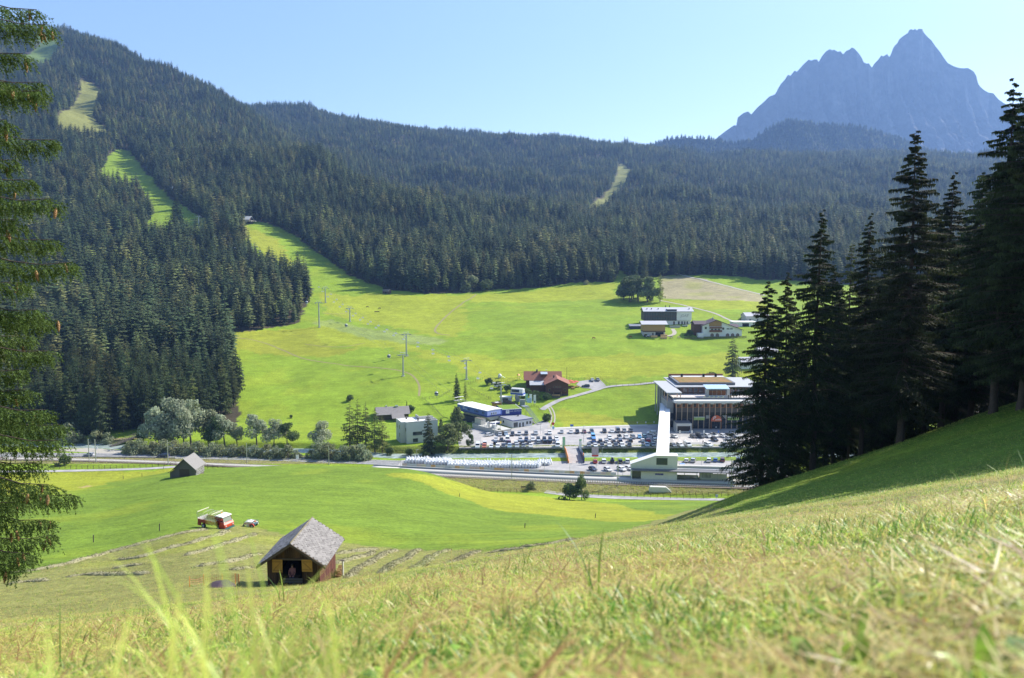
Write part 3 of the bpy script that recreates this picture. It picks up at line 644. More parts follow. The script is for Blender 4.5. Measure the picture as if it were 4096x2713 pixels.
def grass_points():
 P, V, S = [], [], []
 for y0, y1, dens, sc in ((0.28, 1.2, 1300, 0.95), (1.2, 3.0, 800, 1.0), (3.0, 8.0, 330, 1.1), (8.0, 19.0, 150, 0.95), (19, 30, 30, 1.5)):
  area = 0.75*(y1**2 - y0**2) + 0.7*(y1 - y0); n = int(area*dens)
  y = np.sqrt(RS.rand(n)*(y1**2 - y0**2) + y0**2); x = RS.uniform(-1, 1, n)*(0.75*y + 0.3)
  st = fbm(x/1.2, y/1.2, 4, 15) + 0.10*(RS.rand(n) - 0.5) + 0.03
  v = np.where(st > 0.51, RS.choice([2, 3, 5, 0], n, p=[.38, .28, .24, .10]), RS.choice([0, 1, 4, 2, 5], n, p=[.30, .24, .26, .12, .08]))
  s = sc*(0.7 + 0.6*RS.rand(n))*(0.45 + 1.0*fbm(x/0.5, y/0.5, 3, 17)); s[RS.rand(n) < 0.25*sstep(.5, .62, fbm(x/.35, y/.35, 3, 29))] *= 0.35
  k = (RS.rand(n) < np.where(y < 9, 0.004, 0.003)*(y > 2.2)); v[k] = RS.choice([6, 7], k.sum(), p=[.4, .6]); s[k] *= 0.8
  P.append(np.stack([x, y], -1)); V.append(v); S.append(s)
 # the longer blades in front of the lens on the left
 n = 60; y = RS.uniform(0.42, 0.95, n); x = (np.concatenate([RS.uniform(-80, 1500, 26), RS.normal(850, 170, 34)]) - CX)/F*y; P.append(np.stack([x, y], -1)); V.append(np.full(n, 8)); S.append(RS.uniform(0.42, 0.80, n)*np.where(np.arange(n) < 26, 0.8, 1.0))
 n = 26; y = RS.uniform(0.5, 2.2, n); x = RS.uniform(-0.7, 0.75, n)*y; P.append(np.stack([x, y], -1)); V.append(np.full(n, 9)); S.append(RS.uniform(0.8, 1.6, n))
 # cut stalks and clumps lying on the mown hay field
 n = 16000; y = RS.uniform(50, 125, n); x = RS.uniform(-0.72, 0.16, n)*y; k = inpoly(x, y, ZONES[0][0]); x, y = x[k], y[k]; n = len(x); P.append(np.stack([x, y], -1)); V.append(RS.choice([2, 3, 5, 1], n, p=[.3, .3, .25, .15])); S.append(RS.uniform(1.6, 3.6, n))
 # rough growth on the railway bank and the river banks
 n = 15000; y = RS.uniform(273, 291, n); x = RS.uniform(-0.16, 0.34, n)*y; P.append(np.stack([x, y], -1)); V.append(RS.choice([2, 5, 4, 0], n, p=[.4, .3, .1, .2])); S.append(RS.uniform(5, 11, n))
 n = 5000; y = RS.uniform(311, 322, n); x = RS.uniform(-0.66, -0.2, n)*y; P.append(np.stack([x, y], -1)); V.append(RS.choice([2, 5, 4, 0], n, p=[.4, .3, .1, .2])); S.append(RS.uniform(4, 8, n))
 n = 16000; x = RS.uniform(-70, 110, n); y = river_y(x) + RS.uniform(4.6, 10.8, n); P.append(np.stack([x, y], -1)); V.append(RS.choice([0, 1, 4], n)); S.append(RS.uniform(5, 10, n))
 n = 3000; x = RS.uniform(-70, 110, n); y = river_y(x) - RS.uniform(4.6, 9, n); P.append(np.stack([x, y], -1)); V.append(RS.choice([0, 1, 4], n)); S.append(RS.uniform(3, 6, n))
 # shaded slope below the spruces
 n = 11000; y = RS.uniform(26, 80, n); x = RS.uniform(0.14, 0.75, n)*y; P.append(np.stack([x, y], -1)); V.append(RS.choice([0, 1, 4], n)); S.append(RS.uniform(1.2, 2.4, n))
 P = np.concatenate(P); V = np.concatenate(V); S = np.concatenate(S); n = len(P)
 return np.stack([P[:, 0], P[:, 1], ground(P[:, 0], P[:, 1])], -1), V, np.stack([S, S, S], -1), np.stack([RS.randn(n)*0.12, RS.randn(n)*0.12, RS.rand(n)*6.28], -1)
gpt = grass_points()
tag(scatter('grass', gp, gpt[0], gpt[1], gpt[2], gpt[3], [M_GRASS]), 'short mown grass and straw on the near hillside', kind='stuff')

# ------------------------------------------------------------------ hay windrows
M_HAY = mat('dry_hay', (0.36, 0.335, 0.20), 0.95, 0.5, 9, 0.9, col2=(0.25, 0.235, 0.135), detail=8, bdist=0.08, spec=0.1)
def path_pts(pts, ymin=60, step=0.3, z=0.0):
 w_ = [G(a, b, ymin) for a, b in pts]; out = []
 for p, q in zip(w_[:-1], w_[1:]):
  n = max(1, int((q - p).length/step))
  for i in range(n): t = i/n; out.append((p.x*(1-t) + q.x*t, p.y*(1-t) + q.y*t))
 out.append((w_[-1].x, w_[-1].y)); return np.array(out)
def windrow(pts, label, wd=0.50, ht=0.30, ymin=55):
 c = path_pts(pts, ymin, 0.22); n = len(c)
 s = np.arange(n)*0.22
 c[:, 0] += (fbm(s/3, s*0 + c[0, 1], 3, 3) - .5)*0.9; c[:, 1] += (fbm(s/3, s*0 + c[0, 0], 3, 4) - .5)*0.9
 d = np.gradient(c, axis=0); d /= np.linalg.norm(d, axis=1)[:, None] + 1e-9; nn = np.stack([-d[:, 1], d[:, 0]], -1)
 K = 9; V = np.zeros((n, K, 3)); end = np.minimum(1, np.minimum(np.arange(n), n - 1 - np.arange(n))/4.0)
 sz = (0.6 + 0.8*fbm(s/1.4, s*0 + c[0, 0], 4, 7))*end
 for k in range(K):
  a = PI*k/(K-1); e = math.cos(a)*wd*sz*(0.75 + 0.5*fbm(s/0.5, s*0 + k*1.7, 3, 5)); h = math.sin(a)*ht*sz*(0.55 + 0.9*fbm(s/0.35, s*0 + k*2.3, 4, 6))
  V[:, k, 0] = c[:, 0] + nn[:, 0]*e; V[:, k, 1] = c[:, 1] + nn[:, 1]*e; V[:, k, 2] = ground(V[:, k, 0], V[:, k, 1]) + h - 0.05
 f = np.arange(n*K).reshape(n, K); f = np.stack([f[:-1, :-1], f[1:, :-1], f[1:, 1:], f[:-1, 1:]], -1).reshape(-1, 4)
 V = V.reshape(-1, 3)
 # loose stalks standing out of the row
 m = n*22; i = RS.randint(0, n, m); k = RS.randint(1, K-1, m); b = V.reshape(n, K, 3)[i, k]; dv = RS.randn(m, 3)*0.13; dv[:, 2] = np.abs(dv[:, 2])*0.8
 st = np.stack([b + RS.randn(m, 3)*0.02, b + RS.randn(m, 3)*0.03, b + dv], 1).reshape(-1, 3)
 t = np.arange(m*3).reshape(m, 3) + len(V)
 me = npmesh('hay_windrow', np.concatenate([V, st]), f, t, [M_HAY])
 return tag(link('hay_windrow', me), label, 'hay row', 'rows of drying hay on the mown field')
WR = [
 ([(25,2297),(101,2289),(203,2271),(284,2253),(355,2233),(436,2210),(507,2192),(608,2164),(710,2139),(791,2124),(840,2118)], 'longest grey hay row, along the green field edge up to the red truck'),
 ([(446,2243),(507,2238),(583,2225),(659,2200),(735,2182),(791,2167),(862,2144),(917,2124)], 'grey hay row second below the red truck'),
 ([(436,2278),(507,2266),(573,2258)], 'short hay row end lying between two longer rows at left'),
 ([(735,2225),(811,2207),(887,2177),(938,2167),(988,2147),(1019,2136)], 'hay row climbing to below the white machine'),
 ([(258,2310),(329,2301),(405,2299),(507,2299),(593,2296)], 'dark thick hay row low on the field at left'),
 ([(760,2273),(836,2261),(912,2251),(988,2233),(1044,2213)], 'hay row running up to the left wall of the brown hay hut'),
 ([(5,2342),(101,2328),(218,2321)], 'lowest hay row at the left end of the mown field'),
 ([(902,2283),(960,2277),(1020,2271)], 'thin hay row just left of the hut door'),
 ([(1334,2218),(1396,2209),(1459,2204),(1512,2198)], 'hay row right behind the hut, nearest its roof corner'),
 ([(1338,2258),(1392,2240),(1450,2229),(1500,2206)], 'second hay row out from the right wall of the hut'),
 ([(1396,2312),(1423,2280),(1481,2254),(1526,2222),(1584,2202)], 'long steep hay row third out from the right wall of the hut'),
 ([(1530,2294),(1570,2263),(1624,2236),(1660,2209),(1687,2198)], 'hay row fourth out from the right wall of the hut'),
 ([(1664,2285),(1682,2263),(1722,2231),(1780,2206),(1810,2199)], 'hay row fifth out from the right wall of the hut'),
 ([(1790,2262),(1840,2238),(1890,2215),(1925,2205)], 'hay row sixth out from the hut, fading behind the near grass'),
 ([(1935,2216),(2000,2205),(2060,2200),(2125,2193)], 'hay row on the saddle, upper of two left of the shaded slope'),
 ([(1930,2236),(2010,2222),(2100,2212),(2180,2200)], 'hay row on the saddle, lower of two left of the shaded slope'),
 ([(2070,2192),(2130,2186),(2217,2174),(2268,2163),(2318,2165),(2389,2162),(2436,2153)], 'dark hay row running into the shade of the spruces'),
 ([(2200,2189),(2244,2184),(2330,2178)], 'short dark hay row behind the near grass at the saddle'),
 ([(2436,2153),(2504,2141),(2588,2137),(2639,2128)], 'farthest dark hay row, lying inside the tree shade'),
]
for pts, lb in WR: windrow(pts, lb)

# ------------------------------------------------------------------ the tall spruces on the slope at right
def big_conifer(h, r, nw, nb, seed, base=0.1, tip=0.85, droop=0.30, pend=1.0, green=(0.046, 0.064, 0.024), thin=0.12, nsub=14, bright=1.0):
 """High detail conifer: bent boughs, side twigs and hanging sprays, all small triangles; returns trunk and crown arrays."""
 q = np.random.RandomState(seed); tv, tf = [], []
 ns = 9; tr = 0.0105*h + 0.04; ph = q.rand(2)*6
 axis = lambda z: np.array([0.10*math.sin(z*0.22 + ph[0]), 0.10*math.sin(z*0.19 + ph[1]), z])
 lv = [0, 0.01, 0.03, 0.15, 0.3, 0.5, 0.7, 0.85, 0.97, 1.0]
 for t in lv:
  fl = 1.35 if t == 0 else (1.15 if t < 0.02 else 1)
  for s in range(ns):
   a = 2*PI*s/ns; tv.append(axis(h*t - (0.6 if t == 0 else 0)) + np.array([math.cos(a), math.sin(a), 0])*tr*fl*(1-t)**0.85*(1 + 0.08*q.randn()))
 for j in range(len(lv)-1):
  for s in range(ns): a, b = j*ns+s, j*ns+(s+1) % ns; tf.append((a, b, b+ns, a+ns))
 V, C = [], []; bv, bf = [], []
 def tri(a, b, c, col): V.extend([a, b, c]); C.extend([col]*3)
 g = np.array(green)
 for wi in range(nw):
  t = (wi + 0.7*q.rand())/nw; z = h*(base + (1-base)*t)
  L0 = r*(1-t)**tip*(0.55 + 0.45*min(1, t/0.2)) + 0.35*(1-t) + 0.12; a0 = q.rand()*6.28; n_ = nb if t < 0.9 else nb-1
  for b in range(n_):
   if q.rand() < thin: continue
   L = L0*(0.38 + 0.9*q.rand()**0.8); a = a0 + 6.283*b/n_ + q.randn()*0.25; d = np.array([math.cos(a), math.sin(a), 0]); s = np.array([-d[1], d[0], 0]); o = axis(z + q.randn()*0.32)
   dr = droop*(1.25 - 0.9*t) + q.randn()*0.12
   P = lambda f: o + d*L*f*(1 - 0.06*f) + np.array([0, 0, L*(0.10*f - dr*f*f*1.25 + 0.55*dr*f**4)]) + s*0.06*L*math.sin(f*3 + a)
   pts = [P(f) for f in (0, 0.35, 0.7, 1.0)]
   for i in range(3):                                   # the bough itself, a thin bent prism
    k = len(bv); w0, w1 = 0.035*(1-i/3)*L**0.5 + 0.008, 0.035*(1-(i+1)/3)*L**0.5 + 0.006; up = np.array([0, 0, 1.0])
    for p, w_ in ((pts[i], w0), (pts[i+1], w1)): bv.extend([p + s*w_, p - s*w_, p + up*w_*1.2])
    bf.extend([(k, k+3, k+4, k+1), (k+1, k+4, k+5, k+2), (k+2, k+5, k+3, k)])
   col0 = g*(0.75 + 0.55*q.rand())*bright; m = max(4, int(nsub*(0.45 + 0.55*min(1, L/2.5))))
   for i in range(m):
    f = 0.10 + 0.90*(i + q.rand())/m; p = P(f); sl = L*0.34*(1.1 - 0.75*f)*(0.6 + 0.7*q.rand()) + 0.12
    for sg in (1, -1):
     dirv = d*0.75 + s*sg*(0.55 + 0.5*q.rand()) + np.array([0, 0, -0.12 - 0.25*q.rand()]); dirv /= np.linalg.norm(dirv); e = p + dirv*sl
     nrm = np.cross(dirv, [0, 0, 1.0]); nrm /= np.linalg.norm(nrm) + 1e-6; col = col0*(0.75 + 0.5*q.rand())
     w_ = 0.05 + 0.035*sl
     tri(p - nrm*w_*0.5, p + nrm*w_*0.5, e, col)
     for j in range(3):                           # sprays hanging from the twig
      ff = (j + 0.3 + 0.6*q.rand())/3; c0 = p + dirv*sl*ff; hl = (0.16 + 0.30*q.rand())*(0.5 + 0.5*min(1, L/2))*pend; hx = q.randn(2)*0.07
      tri(c0 - dirv*(0.05 + 0.03*q.rand()), c0 + dirv*0.07, c0 + np.array([hx[0], hx[1], -hl]), col*(0.8 + 0.4*q.rand()))
     ou = (nrm*sg if np.dot(nrm*sg, s*sg) > 0 else nrm)*0.16
     tri(p + dirv*sl*0.35, p + dirv*sl*0.6, p + dirv*sl*0.65 + ou*(0.6 + 0.8*q.rand()) + np.array([0, 0, -0.05]), col)
     tri(p + dirv*sl*0.45, p + dirv*sl*0.7, p + dirv*sl*0.75 - ou*(0.6 + 0.8*q.rand()) + np.array([0, 0, -0.05]), col)
   tri(P(0.93) + s*0.06, P(0.93) - s*0.06, P(1.0) + d*0.14 + np.array([0, 0, 0.03]), col0)
 V = np.array(V); return np.array(tv), np.array(tf), V, np.arange(len(V)).reshape(-1, 3), np.array(C), np.array(bv), np.array(bf)
M_BARKR = mat('spruce_bark', (0.085, 0.066, 0.052), 0.95, 0.45, 4, 0.8, stretch=(5, 5, 1.2), bdist=0.02)
M_NEEDLE = leaf_mat('spruce_needles', 0.26, 0.22, 0.02)
def big_proto(nm, **kw):
 tv, tf, cv, ct, cc, bv, bf = big_conifer(**kw)
 return nm, npmesh(nm + '_trunk', tv, tf, None, [M_BARKR], True), npmesh(nm + '_crown', cv, None, ct, [M_NEEDLE], False, cc), npmesh(nm + '_boughs', bv, bf, None, [M_BARKR])
def plant_big(proto, px, Y, top, label, group, rz=None, wide=1.0, h0=29.0, dx=0.0):
 """Plants a tree whose base is at photo column px and distance Y and whose tip reaches photo row top."""
 p = A(px, Y); ux, uz = ray(px, top); hgt = uz*Y - p.z; s = hgt/h0
 o = thing(proto[0], label, 'tree', (p.x, p.y, p.z - 0.1), 0, group); o.scale = (s*wide, s*wide, s)
 o.rotation_euler = (0, dx, RS.rand()*6.28 if rz is None else rz)
 link('trunk', proto[1], o); link('crown', proto[2], o); link('boughs', proto[3], o)['kind'] = 'stuff'; return o
BP = [big_proto('spruce_tree', h=29, r=6.0, nw=52, nb=7, seed=21, base=0.10, thin=0.10), big_proto('spruce_tree', h=29, r=5.4, nw=50, nb=7, seed=22, base=0.16, droop=0.36, thin=0.16),
  big_proto('spruce_tree', h=29, r=6.4, nw=50, nb=8, seed=23, base=0.02, droop=0.42, tip=0.75, thin=0.05), big_proto('larch_tree', h=29, r=4.6, nw=38, nb=5, seed=24, base=0.2, droop=0.12, green=(0.10, 0.125, 0.04), thin=0.2, pend=0.8)]
GR = 'tall dark spruces on the slope at right'
for k, px, Y, top, wd, lb in [
 (0, 3605, 76, 525, 1.0, 'tall dark spruce with the tallest tip of those clear of the right margin'),
 (1, 3245, 81, 850, 0.95, 'dark spruce with a pointed tip standing before the far brown field'),
 (1, 3440, 82, 862, 0.85, 'narrow dark spruce between two taller ones, tip just right of the larch'),
 (2, 3045, 80, 1125, 0.95, 'broad spruce at the end of the stand, boughs sweeping to the grass'),
 (2, 3125, 86, 1090, 0.8, 'dark spruce second from the lower end of the stand'),
 (0, 3330, 92, 1130, 0.85, 'dark spruce hidden low behind the larch'),
 (0, 4085, 66, 200, 1.0, 'tallest spruce of all, cut by the right picture margin'),
 (1, 3975, 70, 330, 1.05, 'tall ragged spruce one in from the right margin'),
 (0, 3880, 84, 690, 1.05, 'dark spruce filling the gap left of the tallest pair'),
 (1, 3760, 88, 700, 1.0, 'dark spruce close behind the clear tall one'),
 (2, 3530, 96, 1020, 0.9, 'dense dark spruce behind the foot of the tallest clear tip'),
 (2, 4040, 96, 520, 1.0, 'dense spruce deep in the stand behind the tallest one'),
 (2, 3820, 104, 880, 1.0, 'dark spruce deep in the stand, mostly hidden'),
 (0, 4180, 74, 260, 1.0, 'spruce just outside the right margin, boughs reaching in'),
 (1, 3690, 100, 1000, 0.95, 'dark spruce behind the trunks in the middle of the stand'),
 (2, 4230, 100, 600, 1.0, 'dense spruce at the back corner of the stand'),
 (1, 3390, 88, 1240, 0.8, 'short dark spruce under the larch'),
 (0, 3560, 112, 900, 1.1, 'dark spruce behind the gap between the two clear tips'), (1, 3930, 112, 700, 1.1, 'dark spruce far back between the tallest pair'), (2, 3300, 100, 1060, 1.0, 'dark spruce behind the larch, low in the stand'), (2, 3700, 118, 820, 1.1, 'dense dark spruce at the back of the middle of the stand'), (2, 3450, 108, 1130, 1.1, 'low dense spruce closing the gap under the narrow one'), (0, 4010, 120, 640, 1.2, 'dark spruce at the back right of the stand'),
 (1, 3190, 90, 1330, 0.8, 'short dark spruce at the lower end of the stand')]:
 plant_big(BP[k], px, Y, top, lb, GR, wide=wd)
plant_big(BP[3], 3372, 98, 965, 'thin pale larch rising among the dark spruces at right', 'larches', wide=0.8)
for px, Y, top, lb in ((4340, 70, 150, 'spruce outside the right margin, first along the edge'), (4480, 88, 250, 'spruce outside the right margin, behind the first'), (4420, 58, 60, 'spruce outside the right margin, lower on the slope'), (4640, 74, 100, 'spruce outside the right margin, farther up'),
 (4560, 50, -60, 'spruce outside the right margin, nearest the camera'), (4760, 60, -40, 'spruce outside the right margin, beyond the near one'), (4900, 48, -150, 'spruce outside the right margin, high above the grass'), (5000, 66, -40, 'spruce outside the right margin, on the upper bank'), (5250, 54, -150, 'spruce outside the right margin, at the upper corner'), (4700, 96, 200, 'spruce outside the right margin, deep in the stand'), (4260, 62, 120, 'spruce outside the right margin, close beside the tallest one'), (4500, 68, 80, 'spruce outside the right margin, among the inner ones'), (4380, 82, 220, 'spruce outside the right margin, behind the close one'), (4850, 56, -100, 'spruce outside the right margin, second above the grass'), (4600, 62, 20, 'spruce outside the right margin, in the middle of the group'), (4800, 78, 60, 'spruce outside the right margin, upper middle of the group')):   # just outside the frame; they shade the slope in view
 plant_big(BP[RS.randint(0, 3)], px, Y, top, lb, 'spruces shading the slope')
# ------------------------------------------------------------------ the near spruce at the left margin, with its cones
M_TWIG = leaf_mat('young_needles', 0.28, 0.12, 0.01)
def near_spruce():
 q = np.random.RandomState(77); base = A(-560, 11.0)
 root = thing('spruce_tree', 'near spruce reaching in from the left margin, boughs hung with brown cones', 'tree', tuple(base))
 B = Vector(base); tx = 0.0
 tb = MB(); tb.tube([(0, 0, -0.6), (0.02, 0, 2), (0, 0.03, 6), (0.02, 0, 12), (0, 0, 17)], [0.26, 0.21, 0.17, 0.09, 0.03], 10)
 tb.build('trunk', M_BARKR, root, True)
 tips = [(190,100),(150,40),(160,330),(110,215),(165,365),(210,560),(205,795),(120,720),(284,1050),(215,960),(150,1240),(200,1275),(185,1405),(120,1345),(178,1640),(232,1762),(240,1700),(284,1978),(200,1940),(205,2140),(180,2080),(130,2215),(60,2262),(100,1560),(60,880),(40,480),(90,1130),(130,1850),(60,2010),(20,330),(50,640),(70,1480)]
 V, C, bv, bf, conesp = [], [], [], [], []
 ax = np.array(B)
 for (tx_, ty_) in tips + [(int(q.uniform(-380, -70)), int(q.uniform(-80, 2290))) for _ in range(48)]:
  Y = 11.0 + q.uniform(-0.9, 0.9); ux, uz = ray(tx_ + q.randn()*6, ty_); tip = np.array([ux*Y, Y, uz*Y]) - ax
  L = math.hypot(tip[0], tip[1]); st = np.array([0, 0, tip[2] + 0.10*L + q.uniform(0.05, 0.35)])
  def P(f): return st*(1-f) + tip*f + np.array([0, 0, 0.16*L*math.sin(f*PI)*(0.6 - f)*1.6])
  S = [P(f) for f in np.linspace(0, 1, 9)]
  for i in range(8):
   k = len(bv); w0, w1 = 0.028*(1 - i/8.6) + 0.004, 0.028*(1 - (i+1)/8.6) + 0.004; d = S[i+1] - S[i]; s = np.cross(d, [0, 0, 1.0]); s /= np.linalg.norm(s) + 1e-9
   for p, w_ in ((S[i], w0), (S[i+1], w1)): bv.extend([p + s*w_, p - s*w_, p + np.array([0, 0, 1.3*w_])])
   bf.extend([(k, k+3, k+4, k+1), (k+1, k+4, k+5, k+2), (k+2, k+5, k+3, k)])
  twigs = []
  n = int(52*L) + 10
  for i in range(n):
   f = 0.22 + 0.78*(i + q.rand())/n; p = P(f); d = P(min(1, f + .03)) - P(f - .03); d /= np.linalg.norm(d); s = np.cross(d, [0, 0, 1.0]); s /= np.linalg.norm(s) + 1e-9
   sg = 1 if i % 2 else -1; l = (0.14 + 0.36*(1 - f) + 0.12*q.rand())
   dv = d*0.75 + s*sg*(0.35 + 0.55*q.rand()) + np.array([0, 0, -0.25 - 0.55*q.rand()]); dv /= np.linalg.norm(dv); twigs.append((p, dv, l))
   for j in range(2):
    g = 0.35 + 0.5*q.rand(); d2 = dv*0.5 + s*q.randn()*0.35 + np.array([0, 0, -0.8]); d2 /= np.linalg.norm(d2); twigs.append((p + dv*l*g, d2, l*(0.45 + 0.35*q.rand())))
   if f > 0.5 and q.rand() < 0.10: conesp.append(p + dv*l*0.8)
  twigs.append((P(0.94), (P(1.0) - P(0.9))/np.linalg.norm(P(1.0) - P(0.9)), 0.16))
  if tx_ > 30: conesp.append(P(0.97))
  for (p, dv, l) in twigs:
   m = int(60*l) + 8; t = q.rand(m)**0.9; a = np.cross(dv, [0.3, 0.2, 0.9]); a /= np.linalg.norm(a); b = np.cross(dv, a); th = q.rand(m)*6.28
   rad = a[None]*np.cos(th)[:, None] + b[None]*np.sin(th)[:, None]; c = p[None] + dv[None]*(l*t)[:, None] + np.array([0, 0, -1.0])[None]*(0.10*l*t*t)[:, None]
   nd = rad*0.75 + dv[None]*0.75 + np.array([0, 0, 0.12]); nl = (0.024 + 0.012*q.rand(m))[:, None]; w_ = np.cross(nd, rad + q.randn(m, 3)*0.4); w_ /= np.linalg.norm(w_, axis=1)[:, None] + 1e-9
   e = c + nd*nl; tri = np.stack([c - w_*0.0075, c + w_*0.0075, e], 1); V.append(tri.reshape(-1, 3))
   col = np.array((0.125, 0.180, 0.048))*(0.7 + 0.6*q.rand()); cc = col[None]*(0.75 + 0.5*q.rand(m))[:, None]; C.append(np.repeat(cc, 3, 0))
 V = np.concatenate(V); C = np.concatenate(C)
 link('crown', npmesh('near_crown', V, None, np.arange(len(V)).reshape(-1, 3), [M_TWIG], False, C), root)
 link('boughs', npmesh('near_boughs', np.array(bv), np.array(bf), None, [M_BARKR]), root)['kind'] = 'stuff'
 cm = MB(); prof = [(0.003, 0.0)]
 for i in range(7): h = -0.125*(i + 0.5)/7; r_ = 0.019*math.sin(PI*(0.12 + 0.80*(i + .5)/7)); prof += [(r_*0.86, h + 0.007), (r_*1.12, h - 0.006)]
 prof.append((0.003, -0.128)); cm.lathe(prof, 8)
 M_CONE = mat('spruce_cone', (0.30, 0.155, 0.065), 0.7, 0.45, 60, 0.5, col2=(0.40, 0.24, 0.11), rnd=0.25)
 cme = cm.mesh('cone', M_CONE)
 q.shuffle(conesp)
 for p in conesp[:150]:
  o = link('cone', cme, root); o.location = tuple(p); o.rotation_euler = (q.randn()*0.16, q.randn()*0.16, q.rand()*6.28); s = 0.9 + 0.4*q.rand(); o.scale = (s, s, s)
near_spruce()

# ------------------------------------------------------------------ broadleaf trees and shrubs
M_LIMB = mat('limb_bark', (0.13, 0.105, 0.08), 0.9, 0.35, 3, 0.4)
def broadleaf(h, wdt, seed, stems=1, lobes=9, nleaf=2600, green=(0.11, 0.14, 0.075), base=0.28, leaf=0.42, weep=0.0, bark=None):
 """Trunk and limbs, and a crown of leaf-sized faces gathered in uneven clumps."""
 q = np.random.RandomState(seed); tb = MB(); cl = []
 for s_ in range(stems):
  a = q.rand()*6.28; o = Vector((math.cos(a), math.sin(a), 0))*(0.06*h if stems > 1 else 0); top = Vector((o.x*2.4 + q.randn()*0.04*h, o.y*2.4 + q.randn()*0.04*h, h*0.74))
  mid = o.lerp(top, 0.45) + Vector((q.randn(), q.randn(), 0))*0.02*h; r0 = (0.020*h + 0.05)/(stems**0.5)
  tb.tube([o - Vector((0, 0, 0.4)), mid, top], [r0, r0*0.7, r0*0.25], 7); cl.append((mid, top))
 L = []
 for i in range(lobes):
  m_, t_ = cl[i % len(cl)]; f = q.rand(); a = i*2.4 + q.rand(); rr = wdt*0.5*(0.35 + 0.6*q.rand())*(1 - 0.45*f)
  c = np.array([math.cos(a)*rr, math.sin(a)*rr, h*(base + (0.96 - base)*(0.16 + 0.74*f))]) + np.array([t_.x, t_.y, 0])*f
  rad = wdt*(0.20 + 0.13*q.rand())*(1.1 - 0.35*f); L.append((c, rad)); b = m_.lerp(t_, min(1, f*0.8)); e = Vector(c); tb.tube([b, b.lerp(e, 0.6) + Vector((0, 0, 0.05*h)), e], [0.10*h**0.4*0.4, 0.05, 0.02], 5)
 L.append((np.array([np.mean([t.x for m, t in cl]), np.mean([t.y for m, t in cl]), h*0.88]), wdt*0.2))
 w_ = np.array([r**2 for c, r in L]); idx = q.choice(len(L), nleaf, p=w_/w_.sum())
 cen = np.array([c for c, r in L])[idx]; rad = np.array([r for c, r in L])[idx]
 d = q.randn(nleaf, 3); d /= np.linalg.norm(d, axis=1)[:, None]; rr = rad*(0.55 + 0.5*q.rand(nleaf)**0.7)
 p = cen + d*rr[:, None]*np.array([1, 1, 0.85]); lump = fbm(p[:, 0]*1.3 + p[:, 2], p[:, 1]*1.3 - p[:, 2], 3, seed); k = lump > 0.36; p, d = p[k], d[k]; n = len(p)
 if weep: p[:, 2] -= weep*q.rand(n)*h*0.12;
 p[:, 2] = np.maximum(p[:, 2], 0.03*h)
 nrm = d + q.randn(n, 3)*0.55; nrm /= np.linalg.norm(nrm, axis=1)[:, None]; u = np.cross(nrm, q.randn(n, 3)); u /= np.linalg.norm(u, axis=1)[:, None]; v = np.cross(nrm, u)
 if weep: v = v*0.4 + np.array([0, 0, -1.0])
 s = leaf*(0.55 + 0.8*q.rand(n))[:, None]; A_, B_, C_ = p - u*s*0.5, p + u*s*0.5, p + v*s*(1.1 if not weep else 1.8)
 D_ = p + u*s*0.75 + v*s*0.85
 vv = np.stack([A_, B_, D_, C_], 1).reshape(-1, 3); f4 = np.arange(n*4).reshape(n, 4)
 col = np.array(green)[None]*(0.72 + 0.56*q.rand(n))[:, None]*(0.85 + 0.3*np.clip(lump[k] - 0.36, 0, .3)/.3)[:, None]
 return tb, vv, f4, np.repeat(col, 4, 0)
M_BROAD = leaf_mat('broad_leaves', 0.42, 0.16, 0.018)
def bproto(nm, bark=None, **kw):
 tb, v, f, c = broadleaf(**kw); return nm, tb.mesh(nm + '_limbs', bark or M_LIMB), npmesh(nm + '_crown', v, f, None, [M_BROAD], False, c)
def plant_b(pr, loc, label, cat, group, h=1.0, wd=1.0, rz=None):
 o = thing(pr[0], label, cat, loc, 0, group); o.scale = (h*wd, h*wd, h); o.rotation_euler = (0, 0, RS.rand()*6.28 if rz is None else rz)
 link('trunk' if cat == 'tree' else 'stems', pr[1], o); link('crown' if cat == 'tree' else 'foliage', pr[2], o); return o
SILV, GREY, FRESH, DEEP = (0.34, 0.38, 0.25), (0.25, 0.28, 0.165), (0.15, 0.21, 0.065), (0.10, 0.14, 0.05)
WIL = [bproto('willow_tree', h=13, wdt=10, seed=31, lobes=12, nleaf=4200, green=SILV, base=0.22), bproto('willow_tree', h=13, wdt=8, seed=32, lobes=10, nleaf=3600, green=SILV, base=0.34), bproto('willow_tree', h=12, wdt=8, seed=33, stems=2, lobes=10, nleaf=3400, green=GREY, base=0.25)]
ALD = [bproto('alder_tree', h=12, wdt=8, seed=34, stems=2, lobes=11, nleaf=3600, green=DEEP, base=0.2), bproto('alder_tree', h=12, wdt=7, seed=35, lobes=10, nleaf=3200, green=(0.15, 0.19, 0.08), base=0.22)]
SHR = [bproto('willow_shrub', h=4.5, wdt=6.5, seed=36, stems=3, lobes=11, nleaf=2300, green=GREY, base=-0.16, leaf=0.34), bproto('willow_shrub', h=4.5, wdt=5.5, seed=37, stems=3, lobes=10, nleaf=2100, green=(0.27, 0.29, 0.15), base=-0.16, leaf=0.34), bproto('shrub', h=4, wdt=5, seed=38, stems=3, lobes=11, nleaf=2000, green=DEEP, base=-0.2, leaf=0.32)]
BIR = bproto('birch_tree', bark=mat('birch_bark', (0.55, 0.53, 0.49), 0.8, 0.4, 5, 0.2, col2=(0.12, 0.11, 0.10)), h=12, wdt=6, seed=39, stems=2, lobes=10, nleaf=3600, green=(0.16, 0.21, 0.085), base=0.12, leaf=0.30, weep=1.0)
def tree_at(pr, px, py, top, label, group, wd=1.0, h0=12.0, cat='tree', ymin=255):
 p = G(px, py, ymin); uz = ray(px, top)[1]; s = (uz*p.y - p.z)/h0; return plant_b(pr, tuple(p), label, cat, group, s, wd)
